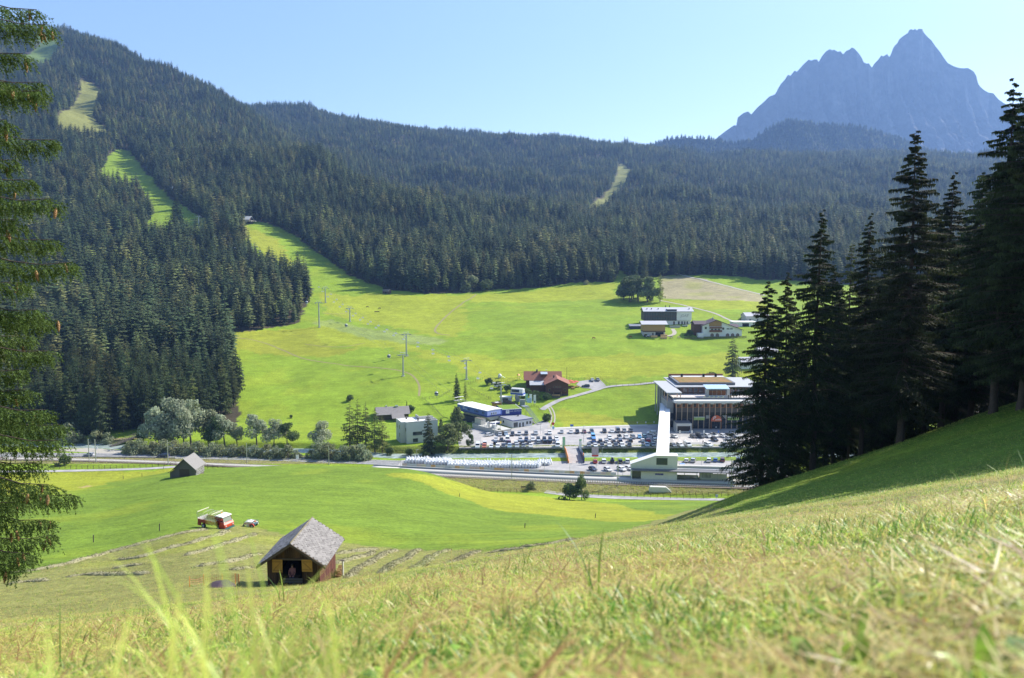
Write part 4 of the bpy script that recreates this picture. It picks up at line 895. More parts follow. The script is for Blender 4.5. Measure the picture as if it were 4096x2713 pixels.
GW = 'silvery willows by the river'
for k, px, py, top, wd, lb in [
 (0, 690, 1792, 1590, 0.95, 'tallest silver willow, at the back of the big clump left of the meadow'),
 (1, 640, 1785, 1628, 1.1, 'silver willow at the left end of the big clump'),
 (1, 765, 1790, 1600, 0.9, 'silver willow with a pale round top in the big clump'),
 (0, 735, 1800, 1622, 0.8, 'rounded silver willow front and centre in the big clump'),
 (2, 825, 1795, 1640, 0.95, 'grey willow on the right shoulder of the big clump'),
 (1, 900, 1790, 1655, 1.1, 'silver willow standing right of the big clump over its dark trunk'),
 (2, 955, 1785, 1690, 0.9, 'small grey willow at the meadow edge, right of the clump'),
 (1, 1028, 1782, 1655, 1.1, 'two-topped silver willow first in the riverside row by the meadow'),
 (0, 1095, 1788, 1675, 0.95, 'pointed silver willow in the middle of the riverside row'),
 (0, 1285, 1795, 1683, 1.0, 'lone pale willow on the river just left of the larch group'),
 (2, 660, 1800, 1700, 1.0, 'low grey willow under the left of the big clump')]:
 tree_at(WIL[k], px, py, top, lb, GW, wd, 13.0 if k < 2 else 12.0)
for k, px, py, top, wd, lb in [(0, 860, 1798, 1668, 0.8, 'dark alder between the big willow clump and its right neighbour'), (0, 1155, 1785, 1690, 1.0, 'dark alder at the right end of the riverside row'),
 (1, 1790, 1800, 1690, 1.5, 'olive broad tree right of the white house, beside the car park'), (1, 1835, 1765, 1625, 0.9, 'dark tree between the white house and the blue lift station'),
 (0, 1880, 1795, 1735, 0.7, 'small dark tree at the car park corner by the white house'), (1, 1762, 1745, 1675, 0.6, 'small leafy tree behind the olive broad tree'),
 (0, 795, 1300, 1180, 0.9, 'pale leafy tree in the gap of bare ground at the wood edge'), (0, 2515, 1210, 1118, 1.3, 'left broad tree of the clump above the hotel'), (0, 2560, 1205, 1112, 1.5, 'middle broad tree of the clump above the hotel'), (1, 2495, 1200, 1125, 1.3, 'outermost left tree of the clump above the hotel'), (1, 2590, 1210, 1105, 1.3, 'right broad tree of the clump above the hotel'), (0, 2535, 1195, 1100, 1.4, 'tallest broad tree at the back of the clump above the hotel')]:
 tree_at(ALD[k], px, py, top, lb, 'broad dark trees in the valley', wd)
rs = random.Random(5)
GS = 'grey willow shrubs along the main road'
for i, (px, py, top) in enumerate([(205,1768,1700),(245,1772,1712),(275,1770,1696),(330,1772,1738),(365,1774,1740),(395,1770,1720),(430,1772,1732),(520,1812,1764),(560,1812,1758),(610,1814,1766),(655,1814,1760),(700,1816,1764),(745,1818,1770),(800,1818,1766),(850,1820,1772),(885,1822,1780),(935,1824,1780),(975,1824,1784),(1020,1826,1782),(1065,1828,1780),(1105,1830,1786),(1150,1832,1780),(1185,1832,1800),(1240,1832,1802),(1275,1830,1770),(1320,1836,1772),(1370,1838,1785),(1410,1838,1782),(1445,1838,1778),(1475,1840,1815)]):
 plant_b(SHR[i % 2], tuple(G(px, py, 255)), 'rounded grey-green willow shrub in the strip between main road and river', 'shrub', GS, (py - top)/F*G(px, py, 255).y/4.5, 1.0)
for k, px, py, top, lb in [(2, 255, 1862, 1820, 'small dark shrub alone on the rail bank at left'), (2, 2280, 2000, 1937, 'darker shrub of the pair on the rail bank left of the birch'), (1, 2125, 1962, 1925, 'olive shrub of the pair on the rail bank, beside a bench'),
 (2, 570, 1765, 1722, 'dark shrub under the left wood beyond the wooden bridge'), (2, 1640, 1650, 1622, 'round shrub beside the grey roofed house'), (2, 1398, 1605, 1580, 'lone dark shrub on the meadow above the larches'), (2, 1165, 1672, 1660, 'tiny dark bush on the open meadow above the river row'),
 (2, 1958, 1540, 1512, 'dark scrub at the top of the shady bank below the playground'), (2, 1995, 1556, 1526, 'dark scrub second along the shady bank below the playground'), (2, 2035, 1568, 1538, 'dark scrub behind the chairlift tower on the shady bank'), (2, 2105, 1588, 1556, 'dark scrub on the shady bank right of the chairlift bubble'), (2, 2145, 1596, 1564, 'dark scrub on the shady bank below the chalet corner'), (2, 2185, 1600, 1572, 'dark scrub at the low end of the shady bank'), (2, 2060, 1660, 1630, 'dark scrub on the bank by the steel stair'), (2, 2185, 1690, 1655, 'dark bush at the foot of the steel stair'), (2, 2850, 1530, 1490, 'dark shrub behind the green roof of the mall'), (2, 2972, 1280, 1258, 'small dark shrub above the white farmhouse'),
 (2, 2755, 1345, 1320, 'round shrub at the gravel lane by the farmhouse'), (2, 1945, 1165, 1120, 'pale leafy shrub at the far forest edge left of centre'), (1, 1880, 1165, 1105, 'pale rounded tree-like shrub at the far forest edge'), (1, 2345, 1138, 1122, 'tiny bush on the far meadow edge'),
 (2, 1640, 1825, 1795, 'green hedge shrub below the white house'), (2, 1560, 1822, 1790, 'green hedge shrub below the larches'), (2, 1700, 1832, 1805, 'hedge shrub under the dark house spruce'), (1, 2000, 1735, 1715, 'low green shrub along the lift terrace wall'), (2, 940, 1300, 1255, 'olive shrub at the wood edge above the meadow'), (1, 1060, 1290, 1235, 'brownish shrub at the wood edge above the meadow')]:
 p = G(px, py, 255); plant_b(SHR[k], tuple(p), lb, 'shrub', 'single shrubs in the valley', (py - top)/F*p.y/(4.5 if k < 2 else 4.0), 1.0)
p = G(2328, 2000, 255); plant_b(BIR, tuple(p), 'slender birch with hanging leaves beside the farm lane', 'tree', None, (2000 - 1880)/F*p.y/12.0*1.05, 0.8)

# conifers that stand alone in the valley
def con_at(k, px, py, top, label, group, wd=1.0, ymin=330, h0=None):
 p = G(px, py, ymin); h0 = h0 or (27, 27, 29, 26, 24, 26)[k]; s = (ray(px, top)[1]*p.y - p.z)/h0
 return plant(MIDP[k], tuple(p), s*wd, RS.rand()*6.28, label, group, sz=s)
for k, px, py, top, wd, lb in [
 (4, 1715, 1822, 1650, 1.0, 'bushy dark spruce in front of the white house'), (0, 1828, 1602, 1492, 0.95, 'dark pointed spruce above the blue lift station'), (3, 1862, 1605, 1520, 0.8, 'light larch beside the pointed spruce above the lift station'),
 (3, 1400, 1802, 1600, 1.1, 'larch first on the left in the group beside the white house'), (3, 1432, 1805, 1590, 0.95, 'thin larch second in the group beside the white house'), (3, 1462, 1800, 1605, 1.0, 'tall larch third in the group beside the white house'), (3, 1500, 1810, 1625, 1.2, 'yellow-green larch last in the group, touching the white house'), (3, 1530, 1812, 1660, 1.2, 'small yellow-green larch against the white house wall'),
 (4, 403, 1768, 1670, 0.7, 'small fresh spruce among the road shrubs at left'), (1, 2928, 1528, 1345, 1.2, 'grey-green spruce behind the mall, left of the tall dark stand'), (4, 2935, 1532, 1480, 1.2, 'short spruce under the grey-green one behind the mall'),
 (1, 2578, 1140, 1010, 0.9, 'tall spruce at the far clump above the hotel, left of two'), (3, 2640, 1210, 1085, 1.1, 'feathery larch at the right end of the clump above the hotel'), (0, 2600, 1205, 1095, 1.0, 'dark spruce in the clump above the hotel'), (3, 2660, 1105, 990, 0.9, 'pale larch at the forest edge by the brown field'), (1, 2705, 1105, 1000, 0.9, 'light spruce by the brown field, right of the larch'), (0, 2540, 1120, 1030, 1.0, 'spruce where the meadow narrows into the forest'),
 (4, 2770, 1330, 1270, 0.5, 'slim dark cypress-like spruce left of the farmhouse'), (4, 2785, 1330, 1280, 0.5, 'second slim dark spruce left of the farmhouse'), (4, 1627, 1625, 1600, 0.6, 'little spruce on the slope above the grey roofs'),
 (0, 1000, 1100, 968, 0.95, 'lone tall spruce standing out before the ski slope'), (1, 700, 925, 800, 1.1, 'dense spruce pair member on the ski run, left'), (0, 715, 925, 775, 1.1, 'dense spruce pair member on the ski run, right'), (3, 850, 950, 850, 1.1, 'pale larch left of the ski lodge'), (3, 870, 955, 858, 1.1, 'second pale larch left of the ski lodge'), (1, 905, 1000, 862, 1.2, 'broad spruce just below the ski lodge'), (0, 935, 1010, 900, 1.2, 'dark spruce below the ski lodge, next to a tower'), (4, 885, 1000, 890, 1.2, 'dense spruce in the clump below the lodge'), (3, 918, 1020, 965, 0.8, 'bright green young larch in the clump below the lodge'),
 (1, 1150, 1195, 1030, 0.9, 'pointed spruce at the tip of the wooded spur, left'), (0, 1175, 1200, 1040, 0.9, 'pointed spruce at the tip of the wooded spur, middle'), (1, 1205, 1205, 1055, 0.9, 'pointed spruce at the tip of the wooded spur, right'), (4, 1225, 1205, 1075, 0.9, 'outermost spruce of the wooded spur, beside the meadow')]:
 con_at(k, px, py, top, lb, 'single conifers in the valley', wd)
# ------------------------------------------------------------------ roads, car parks, railway, river
ZF = -82.0
M_ASPH = mat('asphalt', (0.20, 0.20, 0.205), 0.9, 0.2, 0.6, 0.1, col2=(0.25, 0.245, 0.24))
M_LOT = mat('pale_asphalt', (0.33, 0.32, 0.315), 0.9, 0.14, 0.25, 0.05, col2=(0.37, 0.355, 0.34))
M_BAY = mat('paved_bays', (0.44, 0.41, 0.385), 0.9, 0.12, 0.5)
M_GRAV = mat('gravel', (0.42, 0.39, 0.34), 0.95, 0.3, 1.5, 0.3, col2=(0.34, 0.31, 0.25))
M_TRACK = mat('worn_turf', (0.25, 0.22, 0.095), 0.95, 0.3, 1.2)
M_CONC = mat('concrete', (0.50, 0.49, 0.45), 0.85, 0.12, 1.2, 0.08, col2=(0.44, 0.43, 0.40))
M_PAINT = mat('white_paint', (0.8, 0.8, 0.78), 0.6, 0.08, 2)
M_BALL = mat('ballast', (0.21, 0.165, 0.135), 0.95, 0.5, 6, 0.8, col2=(0.13, 0.105, 0.09))
M_STEEL = mat('grey_steel', (0.36, 0.38, 0.39), 0.45, 0.15, 3, metal=0.5)
M_DWOOD = mat('dark_wood', (0.085, 0.060, 0.042), 0.85, 0.35, 3, 0.3, stretch=(1, 1, 6))
M_GWOOD = mat('grey_wood', (0.17, 0.15, 0.125), 0.9, 0.4, 3, 0.4, stretch=(6, 6, 1), col2=(0.10, 0.088, 0.075))
M_BWOOD = mat('brown_wood', (0.16, 0.078, 0.036), 0.8, 0.4, 2.5, 0.3, stretch=(5, 5, 1), col2=(0.075, 0.042, 0.026))
M_TWOOD = mat('tan_wood', (0.42, 0.26, 0.12), 0.75, 0.25, 2.5, 0.2, stretch=(5, 5, 1))
M_WHITE = mat('white_render', (0.72, 0.71, 0.67), 0.85, 0.06, 0.8)
M_GLASS = mat('dark_glass', (0.035, 0.045, 0.055), 0.08, spec=0.7)
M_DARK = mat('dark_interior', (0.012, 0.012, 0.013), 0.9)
M_RAILM = mat('rail_steel', (0.30, 0.22, 0.18), 0.4, metal=0.6)
M_GALV = mat('galvanised', (0.42, 0.44, 0.45), 0.4, 0.1, 4, metal=0.7)
M_BLACK = mat('black_rubber', (0.018, 0.018, 0.02), 0.7)
def resample(pts, step):
 pts = np.array(pts, float); s = np.concatenate([[0], np.cumsum(np.linalg.norm(np.diff(pts, axis=0), axis=1))]); n = max(2, int(s[-1]/step) + 1)
 t = np.linspace(0, s[-1], n); return np.stack([np.interp(t, s, pts[:, k]) for k in range(pts.shape[1])], -1)
def smooth(pts, it=2):
 pts = np.array(pts, float)
 for _ in range(it):
  q = [pts[0]]
  for a, b in zip(pts[:-1], pts[1:]): q += [a*0.75 + b*0.25, a*0.25 + b*0.75]
  pts = np.array(q + [pts[-1]])
 return pts
def normals2(c):
 d = np.gradient(c, axis=0); d /= np.linalg.norm(d, axis=1)[:, None] + 1e-9; return np.stack([-d[:, 1], d[:, 0]], -1)
def ribbon(name, c, wd, m, dz=0.05, kind='structure', across=3, label=None, parent=None, step=2.0, off=0.0, thick=0.0, flatz=None):
 """A strip laid on the ground along the plan line c."""
 c = resample(c, step); nn = normals2(c); V = []
 us = np.linspace(-0.5, 0.5, across)
 for u in us:
  p = c + nn*(u*wd + off); z = ground(p[:, 0], p[:, 1]) + dz if flatz is None else np.full(len(p), flatz)
  V.append(np.concatenate([p, z[:, None]], 1))
 V = np.array(V)
 if flatz is None and across > 2:
  zc = V[:, :, 2].max(0); V[:, :, 2] = np.maximum(V[:, :, 2], zc[None] - 0.25)
 n, k = V.shape[1], across; idx = np.arange(n*k).reshape(k, n); f = np.stack([idx[:-1, :-1], idx[:-1, 1:], idx[1:, 1:], idx[1:, :-1]], -1).reshape(-1, 4)
 o = link(name, npmesh(name, V.reshape(-1, 3), f, None, [m]), parent)
 if parent is None: tag(o, label, kind=kind)
 return o
def W(pts, ymin=262): return smooth([tuple(G(a, b, ymin)[:2]) for a, b in pts], 2)
def sheet(name, pts, m, dz=0.03, z=ZF, ymin=285, label=None):
 """A flat paved area on the valley floor with a low edge."""
 p = [tuple(G(a, b, ymin)[:2]) for a, b in pts]; mb = MB(); mb.prism(p, z - 0.6, z + dz); return tag(mb.build(name, m), label, kind='structure')
road_c = W([(-200,1816),(0,1819),(250,1822),(500,1823),(700,1826),(900,1830),(1200,1838),(1450,1848),(1600,1853)])
rd = ribbon('main_road', road_c, 7.2, M_ASPH, 0.10, label='grey main road through the valley')
for off in (-3.35, 3.35): ribbon('edge_line', road_c, 0.16, M_PAINT, 0.125, parent=rd, across=2, off=off)
rc = resample(road_c, 1.0); mb = MB()
for i in range(0, len(rc) - 5, 9):
 a, b = rc[i], rc[i+4]; d = (b-a)/np.linalg.norm(b-a); nn = np.array([-d[1], d[0]])*0.08; z0, z1 = gz(*a) + 0.13, gz(*b) + 0.13
 mb.quad((*(a-nn), z0), (*(b-nn), z1), (*(b+nn), z1), (*(a+nn), z0))
mb.build('centre_dashes', M_PAINT, rd)['kind'] = 'stuff'
ribbon('farm_lane', W([(-100,1889),(100,1887),(300,1884),(500,1879),(620,1874),(700,1868)]), 3.0, M_LOT, 0.10, label='narrow lane below the rail fence at left')
ribbon('farm_lane', W([(2180,1968),(2240,1976),(2300,1983),(2400,1988),(2550,1994),(2750,1998),(2900,2002),(3100,2004)]), 3.4, M_LOT, 0.10, label='narrow lane along the railway bank at right')
ribbon('gravel_apron', W([(230,1796),(330,1800),(420,1806),(520,1812),(600,1816)]), 7.0, M_GRAV, 0.06, label='gravel lay-by beside the main road')
ribbon('gravel_path', W([(420,1762),(500,1756),(600,1752)]), 2.5, M_TRACK, 0.06, label='dry grass path below the wood')
# car parks
sheet('upper_car_park', [(1838,1801),(1832,1765),(1849,1722),(1875,1714),(2040,1716),(2130,1702),(2180,1682),(2196,1692),(2204,1712),(2350,1707),(2590,1699),(2700,1694),(3200,1692),(3200,1797),(2700,1797)], M_LOT, 0.04, label='pale asphalt car park above the river')
for y0, y1, x0, x1 in ((1744,1727,1975,2168), (1738,1719,2178,2600), (1782,1749,1925,2252), (1774,1744,2345,2640), (1800,1788,1900,2255), (1796,1782,2338,2640), (1771,1748,2690,2960), (1796,1783,2680,2970)):
 sheet('parking_bays', [(x0, y0), (x1, y0 - (x1-x0)*0.011), (x1, y1 - (x1-x0)*0.011), (x0, y1)], M_BAY, 0.055, label='paler paved parking bays')
sheet('pavement', [(2205,1718),(2350,1712),(2590,1704),(2590,1699),(2350,1706),(2205,1712)], M_CONC, 0.14, label='kerbed footway at the back of the car park')
sheet('station_yard', [(1500,1858),(1560,1848),(1640,1838),(1800,1838),(2235,1846),(2700,1844),(3150,1842),(3150,1912),(2500,1902),(2200,1893),(1800,1880),(1500,1866)], M_LOT, 0.04, label='pale yard and lower car park by the platform')
mb = MB()                                               # painted diagonal bays by the mall
for i in range(7):
 p, q = G(2700 + 24*i, 1769, 285), G(2693 + 24*i, 1757, 285); mb.box(((p.x+q.x)/2, (p.y+q.y)/2, ZF + 0.062), ((p-q).length, 0.12, 0.008), math.atan2(q.y-p.y, q.x-p.x))
tag(mb.build('road_markings', M_PAINT), 'white painted bay lines in front of the mall', kind='structure')
# paths up the meadow
ribbon('lane', W([(2168,1640),(2185,1628),(2200,1620),(2235,1602),(2290,1588),(2340,1574),(2380,1562),(2420,1549),(2480,1543),(2560,1538),(2650,1530)], 330), 3.4, M_LOT, 0.10, label='paved lane curving up from the car park to the chalet')
for off in (-0.85, 0.85): ribbon('wheel_track', W([(2199,1714),(2206,1700),(2213,1680),(2213,1660),(2206,1640),(2194,1624)], 330), 0.75, M_GRAV, 0.08, off=off, label='pale wheel track up the meadow')
p = [tuple(G(a, b, 330)[:2]) for a, b in ((2305,1540),(2318,1526),(2350,1521),(2398,1518),(2412,1531),(2424,1543),(2400,1552),(2376,1566),(2362,1556),(2330,1552))]
mb = MB(); cx_, cy_ = np.mean([a[0] for a in p]), np.mean([a[1] for a in p])
vs = [(x, y, gz(x, y) + 0.12) for x, y in p] + [(cx_, cy_, gz(cx_, cy_) + 0.14)]; mb.add(vs, [(i, (i+1) % len(p), len(p)) for i in range(len(p))]); tag(mb.build('chalet_yard', M_LOT), 'small asphalt yard beside the chalet', kind='structure')
ribbon('gravel_road', W([(2700,1095),(2740,1103),(2800,1118),(2900,1142),(3060,1183)], 400), 3.5, M_GRAV, 0.15, label='pale farm road beyond the brown field')
ribbon('gravel_path', W([(2640,1203),(2700,1214),(2760,1228),(2820,1243),(2870,1258),(2905,1275),(2950,1294)], 400), 2.4, M_GRAV, 0.12, label='pale path along the ditch above the farm')
ribbon('gravel_path', W([(2690,1316),(2700,1330),(2695,1340),(2672,1346)], 400), 3.0, M_GRAV, 0.12, label='light farm drive beside the barn')
for pts, wd in (([(1905,1178),(1850,1215),(1800,1250),(1765,1285),(1742,1310),(1738,1328),(1760,1338),(1800,1341)], 1.6), ([(905,1345),(960,1352),(1060,1370),(1130,1400),(1180,1425),(1260,1445),(1400,1465),(1540,1475),(1620,1485),(1660,1510),(1680,1545),(1676,1585)], 1.3), ([(1220,1378),(1330,1390),(1400,1386),(1460,1372)], 0.9), ([(1290,1252),(1340,1258),(1400,1250)], 1.2)):
 ribbon('worn_track', W(pts, 330), wd, M_TRACK, 0.06, label='faint worn track across the meadow')
# railway
trk = W([(-100,1834),(170,1839),(400,1843),(600,1850),(760,1857),(1000,1866),(1300,1878),(1500,1889),(1800,1905),(2053,1917),(2400,1932),(2700,1941),(2891,1946),(3200,1956)], 274)
trk = resample(trk, 3.0)
rw = ribbon('railway_track', trk, 5.0, M_BALL, 0.22, label='single railway track on brown ballast', across=5)
for off in (-0.72, 0.72): ribbon('rail', trk, 0.09, M_RAILM, 0.52, parent=rw, across=2, off=off)
sl_ = resample(trk, 0.62); mb = MB(); nn = normals2(sl_)
for p, n_ in zip(sl_, nn):
 if p[0]/p[1] > -0.66 and p[0]/p[1] < 0.36: mb.box((p[0], p[1], gz(*p) + 0.34), (2.4, 0.26, 0.2), math.atan2(n_[1], n_[0]))
mb.build('sleepers', M_CONC, rw)['kind'] = 'stuff'
i0 = int(np.argmin(np.abs(trk[:, 0]/trk[:, 1] + 0.19))); i1 = int(np.argmin(np.abs(trk[:, 0]/trk[:, 1] - 0.34)))
pc = resample(trk[i0:i1], 3.0); nn = normals2(pc)
def strip_solid(name, c, o0, o1, z0, z1, m, label):
 nn = normals2(c); a, b = c + nn*o0, c + nn*o1; n = len(c); V = np.concatenate([np.c_[a, np.full(n, z0)], np.c_[b, np.full(n, z0)], np.c_[b, np.full(n, z1)], np.c_[a, np.full(n, z1)]]).reshape(4, n, 3)
 idx = np.arange(4*n).reshape(4, n); f = [np.stack([idx[k, :-1], idx[k, 1:], idx[(k+1) % 4, 1:], idx[(k+1) % 4, :-1]], -1) for k in range(4)]
 e = np.array([[idx[0, 0], idx[1, 0], idx[2, 0], idx[3, 0]], [idx[0, -1], idx[1, -1], idx[2, -1], idx[3, -1]]])
 return tag(link(name, npmesh(name, V.reshape(-1, 3), np.concatenate(f + [e]), None, [m])), label, kind='structure')
strip_solid('platform', pc, 2.0, 6.4, ZF - 1, ZF + 0.75, M_CONC, 'raised concrete railway platform')
strip_solid('platform_wall', pc, 6.41, 6.7, ZF - 1, ZF + 1.15, mat('grey_concrete', (0.33, 0.335, 0.33), 0.85, 0.1, 1), 'low grey wall behind the platform')
# river
xs = np.arange(-260, 330, 6.0); rc = np.stack([xs, river_y(xs)], -1)
M_WATER = mat('river_water', (0.17, 0.245, 0.215), 0.25, 0.35, 0.9, 0.5, col2=(0.42, 0.47, 0.45), stretch=(0.35, 1.6, 1), spec=0.5, bdist=0.1)
ribbon('river', rc, 11.0, M_WATER, 0, flatz=ZF - 1.9, label='milky green river between its banks')

# ------------------------------------------------------------------ fences
POSTM = {}
def fence(label, pts, ymin=262, Y=None, ht=1.1, rails=2, gap=2.6, m=None, pw=0.11, group='wooden fences of the valley', name='fence', panel=None, rh=0.07, cat='fence', dz=0.0):
 m = m or M_DWOOD
 if Y is None: c = [tuple(G(a, b, ymin)[:2]) for a, b in pts]
 else: c = [tuple(A(a, y)[:2]) for (a, _), y in zip(pts, Y)]
 c = resample(c, gap); o = thing(name, label, cat, (c[0][0], c[0][1], gz(*c[0]) + dz), 0, group); b = Vector(o.location)
 key = (round(ht, 2), pw, m.name)
 if key not in POSTM: POSTM[key] = MB().b2((-pw/2, -pw/2, -0.4), (pw/2, pw/2, ht)).mesh('post', m)
 P = [Vector((x, y, gz(x, y) + dz)) for x, y in c]
 for p in P: link('post', POSTM[key], o).location = p - b
 for k in range(rails):
  z = ht*(k + 0.9)/(rails + 0.05); mb = MB()
  for p, q in zip(P[:-1], P[1:]):
   d = q - p; mid = (p + q)/2 - b; L = d.length; mb.box((mid.x, mid.y, mid.z + z), (L, 0.035, rh), math.atan2(d.y, d.x), 0, -math.asin(d.z/L))
  mb.build('rail', m, o)
 if panel:
  for i, (p, q) in enumerate(zip(P[:-1], P[1:])):
   d = q - p; mid = (p + q)/2 - b; mb = MB(); mb.box((0, 0, ht*0.5), (d.length - 0.12, 0.02, ht*0.72)); x = mb.build('panel', panel[i % len(panel)], o); x.location = mid; x.rotation_euler = (0, -math.asin(d.z/d.length), math.atan2(d.y, d.x))
 return o
fence('long dark four-rail fence above the left lane', [(150,1876),(300,1877),(450,1876),(560,1872),(640,1866),(705,1862)], ht=1.5, rails=4, gap=2.2)
fence('short dark rail fence right behind the grey barn', [(811,0),(912,0)], Y=[262,266], ht=1.5, rails=4, gap=1.6)
fence('dense dark slat fence on the field brow, left piece', [(945,0),(1121,0)], Y=[268,268], ht=1.7, rails=5, gap=1.5, rh=0.13)
fence('dense dark slat fence on the field brow, short middle piece', [(1158,0),(1234,0)], Y=[268,268], ht=1.7, rails=5, gap=1.5, rh=0.13)
fence('dark rail fence from the field brow down to the bank bench', [(1317,0),(1500,0),(1650,0),(1815,0),(1870,0),(1977,0),(2091,0)], Y=[268,266,266,267,268,270,272], ht=1.6, rails=4, gap=2.2)
fence('dark rail fence along the right lane by the birch', [(2240,1972),(2320,1979),(2400,1983),(2500,1987),(2600,1991),(2700,1995),(2840,1997)], ht=1.5, rails=3, gap=2.2)
fence('dark rail fence on the bank above the white culvert head', [(2680,1977),(2760,1982),(2860,1986),(2990,1990)], ht=1.5, rails=3, gap=2.2)
fence('low rail fence along the upper car park, left of the bridge', [(1846,1803),(1950,1803),(2100,1801),(2255,1799)], 285, ht=1.0, rails=2, gap=2.7)
fence('low rail fence along the upper car park, right of the bridge', [(2335,1798),(2500,1797),(2640,1796)], 285, ht=1.0, rails=2, gap=2.7)
fence('low rail fence along the car park in front of the mall', [(2690,1796),(2800,1796),(2980,1795)], 285, ht=1.0, rails=2, gap=2.7)
fence('grey rail fence on the near river bank, left of the station', [(2345,1847),(2450,1847),(2600,1846)], 285, ht=1.2, rails=3, gap=2.5, m=M_STEEL, pw=0.07)
fence('grey rail fence on the near river bank, right of the station', [(2710,1845),(2850,1844),(3000,1843)], 285, ht=1.2, rails=3, gap=2.5, m=M_STEEL, pw=0.07)
PAN = [mat('panel_pale', (0.62, 0.60, 0.56), 0.6, 0.1, 1), mat('panel_rose', (0.60, 0.46, 0.40), 0.6, 0.1, 1), mat('panel_sand', (0.62, 0.55, 0.36), 0.6, 0.1, 1), mat('panel_orange', (0.62, 0.36, 0.14), 0.6, 0.1, 1), mat('panel_grey', (0.50, 0.52, 0.54), 0.6, 0.1, 1)]
random.seed(3); pl = [random.choice(PAN) for _ in range(37)]
j0 = int(np.argmin(np.abs(pc[:, 0]/pc[:, 1] + 0.15))); j1 = int(np.argmin(np.abs(pc[:, 0]/pc[:, 1] - 0.148)))
fc = pc[j0:j1] + normals2(pc[j0:j1])*6.56
def fence_plan(label, c, **k):
 global G
 g0 = G
 G = lambda a, b, ymin=0: Vector((a, b, 0))
 try: return fence(label, [tuple(x) for x in c], **k)
 finally: G = g0
fence_plan('grey railing with coloured panels behind the platform', fc, ht=1.35, rails=2, gap=1.9, m=M_STEEL, pw=0.06, panel=pl, dz=1.1, name='railing', group=None)
GF = 'timber fences round the lift stations'
fence('wooden fence climbing from the grey roofs to the lift spruce', [(1689,1597),(1760,1591),(1807,1563)], 330, ht=1.3, rails=2, gap=2.0, m=M_GWOOD, group=GF)
fence('wooden fence from the lift spruce up to the brow corner', [(1874,1539),(1900,1528),(1931,1518)], 330, ht=1.3, rails=2, gap=2.0, m=M_GWOOD, group=GF)
fence('long wooden fence along the dark bank below the playground', [(1937,1512),(2000,1524),(2062,1542),(2130,1566),(2200,1597)], 330, ht=1.3, rails=2, gap=2.0, m=M_GWOOD, group=GF)
fence('wooden fence curving down beside the chairlift', [(1881,1557),(1914,1577),(1964,1600)], 330, ht=1.3, rails=2, gap=2.0, m=M_GWOOD, group=GF)
fence('wooden fence running down behind the blue lift station', [(1696,1600),(1742,1640),(1772,1675)], 330, ht=1.3, rails=2, gap=2.0, m=M_GWOOD, group=GF)
fence('wooden fence round the dark bank right of the steel stair', [(2125,1625),(2150,1632),(2172,1655),(2184,1680)], 330, ht=1.3, rails=2, gap=2.0, m=M_GWOOD, group=GF)
fence('post and rail fence behind the chalet yard and along its lane', [(2245,1512),(2286,1522),(2316,1522),(2372,1516),(2402,1514),(2421,1536),(2439,1544),(2495,1545),(2582,1537),(2648,1526)], 330, ht=1.4, rails=2, gap=3.6, group=GF)
fence('dark garden fence below the farmhouse', [(2738,1358),(2850,1356),(2985,1353)], 330, ht=1.6, rails=4, gap=2.2, rh=0.2, group=None)
fence('dark rail fence by the larches and the white house', [(1527,1815),(1640,1815),(1840,1812)], 285, ht=1.4, rails=3, gap=2.2)
for px, py, h, lb in ((374,2170,1.15,'grey fence post at the field edge, left one'), (638,2124,1.1,'grey fence post at the field edge, below the truck track'), (568,1908,1.3,'lone thin post on the left olive field, upper one'), (493,1917,1.1,'lone thin post on the left olive field, lower one'), (2099,2112,0.9,'small dark post in the green field'), (2381,2072,1.0,'small dark post on the olive swath'), (654,1877,1.3,'thin post beside the left lane end'), (1838,1987,0.9,'dark post on the field edge above the bank bench')):
 p = G(px, py, 60); mb = MB().box((0, 0, h/2 - 0.2), (0.13, 0.13, h + 0.4), 0.3); mb.box((0, 0, h + 0.03), (0.15, 0.15, 0.04), 0.3)
 o = mb.build('fence_post', M_GWOOD); o.location = p; o.rotation_euler = (0.04, 0.06, 0); tag(o, lb, 'post', 'fence posts in the meadow')
# guard rail beside the main road
c = W([(600,1813),(800,1817),(1000,1823),(1250,1832),(1440,1840)]); fence_plan('long grey steel guard rail along the main road', resample(c, 4.0), ht=0.9, rails=1, gap=4.0, m=M_GALV, rh=0.32, name='guard_rail', group=None, pw=0.1)
c = W([(100,1831),(400,1834),(700,1838)]); fence_plan('low dark rail between road and railway at left', resample(c, 4.0), ht=0.7, rails=1, gap=4.0, m=M_GWOOD, rh=0.25, name='guard_rail', group=None, pw=0.1)

# ------------------------------------------------------------------ poles
def mast(px, py, top, label, arm=1):
 p = G(px, py, 274); h = ray(px, top)[1]*p.y - p.z; o = thing('catenary_mast', label, 'mast', p, 0, 'catenary masts of the railway')
 mb = MB(); mb.box((0, 0, h/2 - 0.2), (0.22, 0.28, h + 0.4)); mb.box((0, 0, 0.1), (0.5, 0.5, 0.3)); mb.build('pole', M_GALV, o)
 mb = MB(); a = 3.0*arm; mb.tube([(0, 0, h*0.72), (a, 0.4, h*0.80)], 0.06, 5).tube([(0, 0, h*0.86), (a*0.9, 0.4, h*0.80)], 0.035, 5).tube([(a*0.55, 0.2, h*0.76), (a, 0.4, h*0.70), (a*1.1, 0.4, h*0.72)], 0.04, 5); mb.build('bracket', M_GALV, o)
 return o
for a in [(357,1846,1757,'railway mast first from the left, beside the grey car'), (384,1849,1757,'railway mast second from the left, close to the first'), (673,1860,1760,'railway mast standing left of the grey barn'), (988,1850,1773,'railway mast before the willow row'), (1316,1858,1787,'railway mast left of the larches'), (2047,1918,1816,'railway mast in front of the white bulk bags'), (2471,1945,1833,'railway mast left of the white station'), (2924,1958,1835,'railway mast at the edge of the dark spruces')]:
 mast(*a)
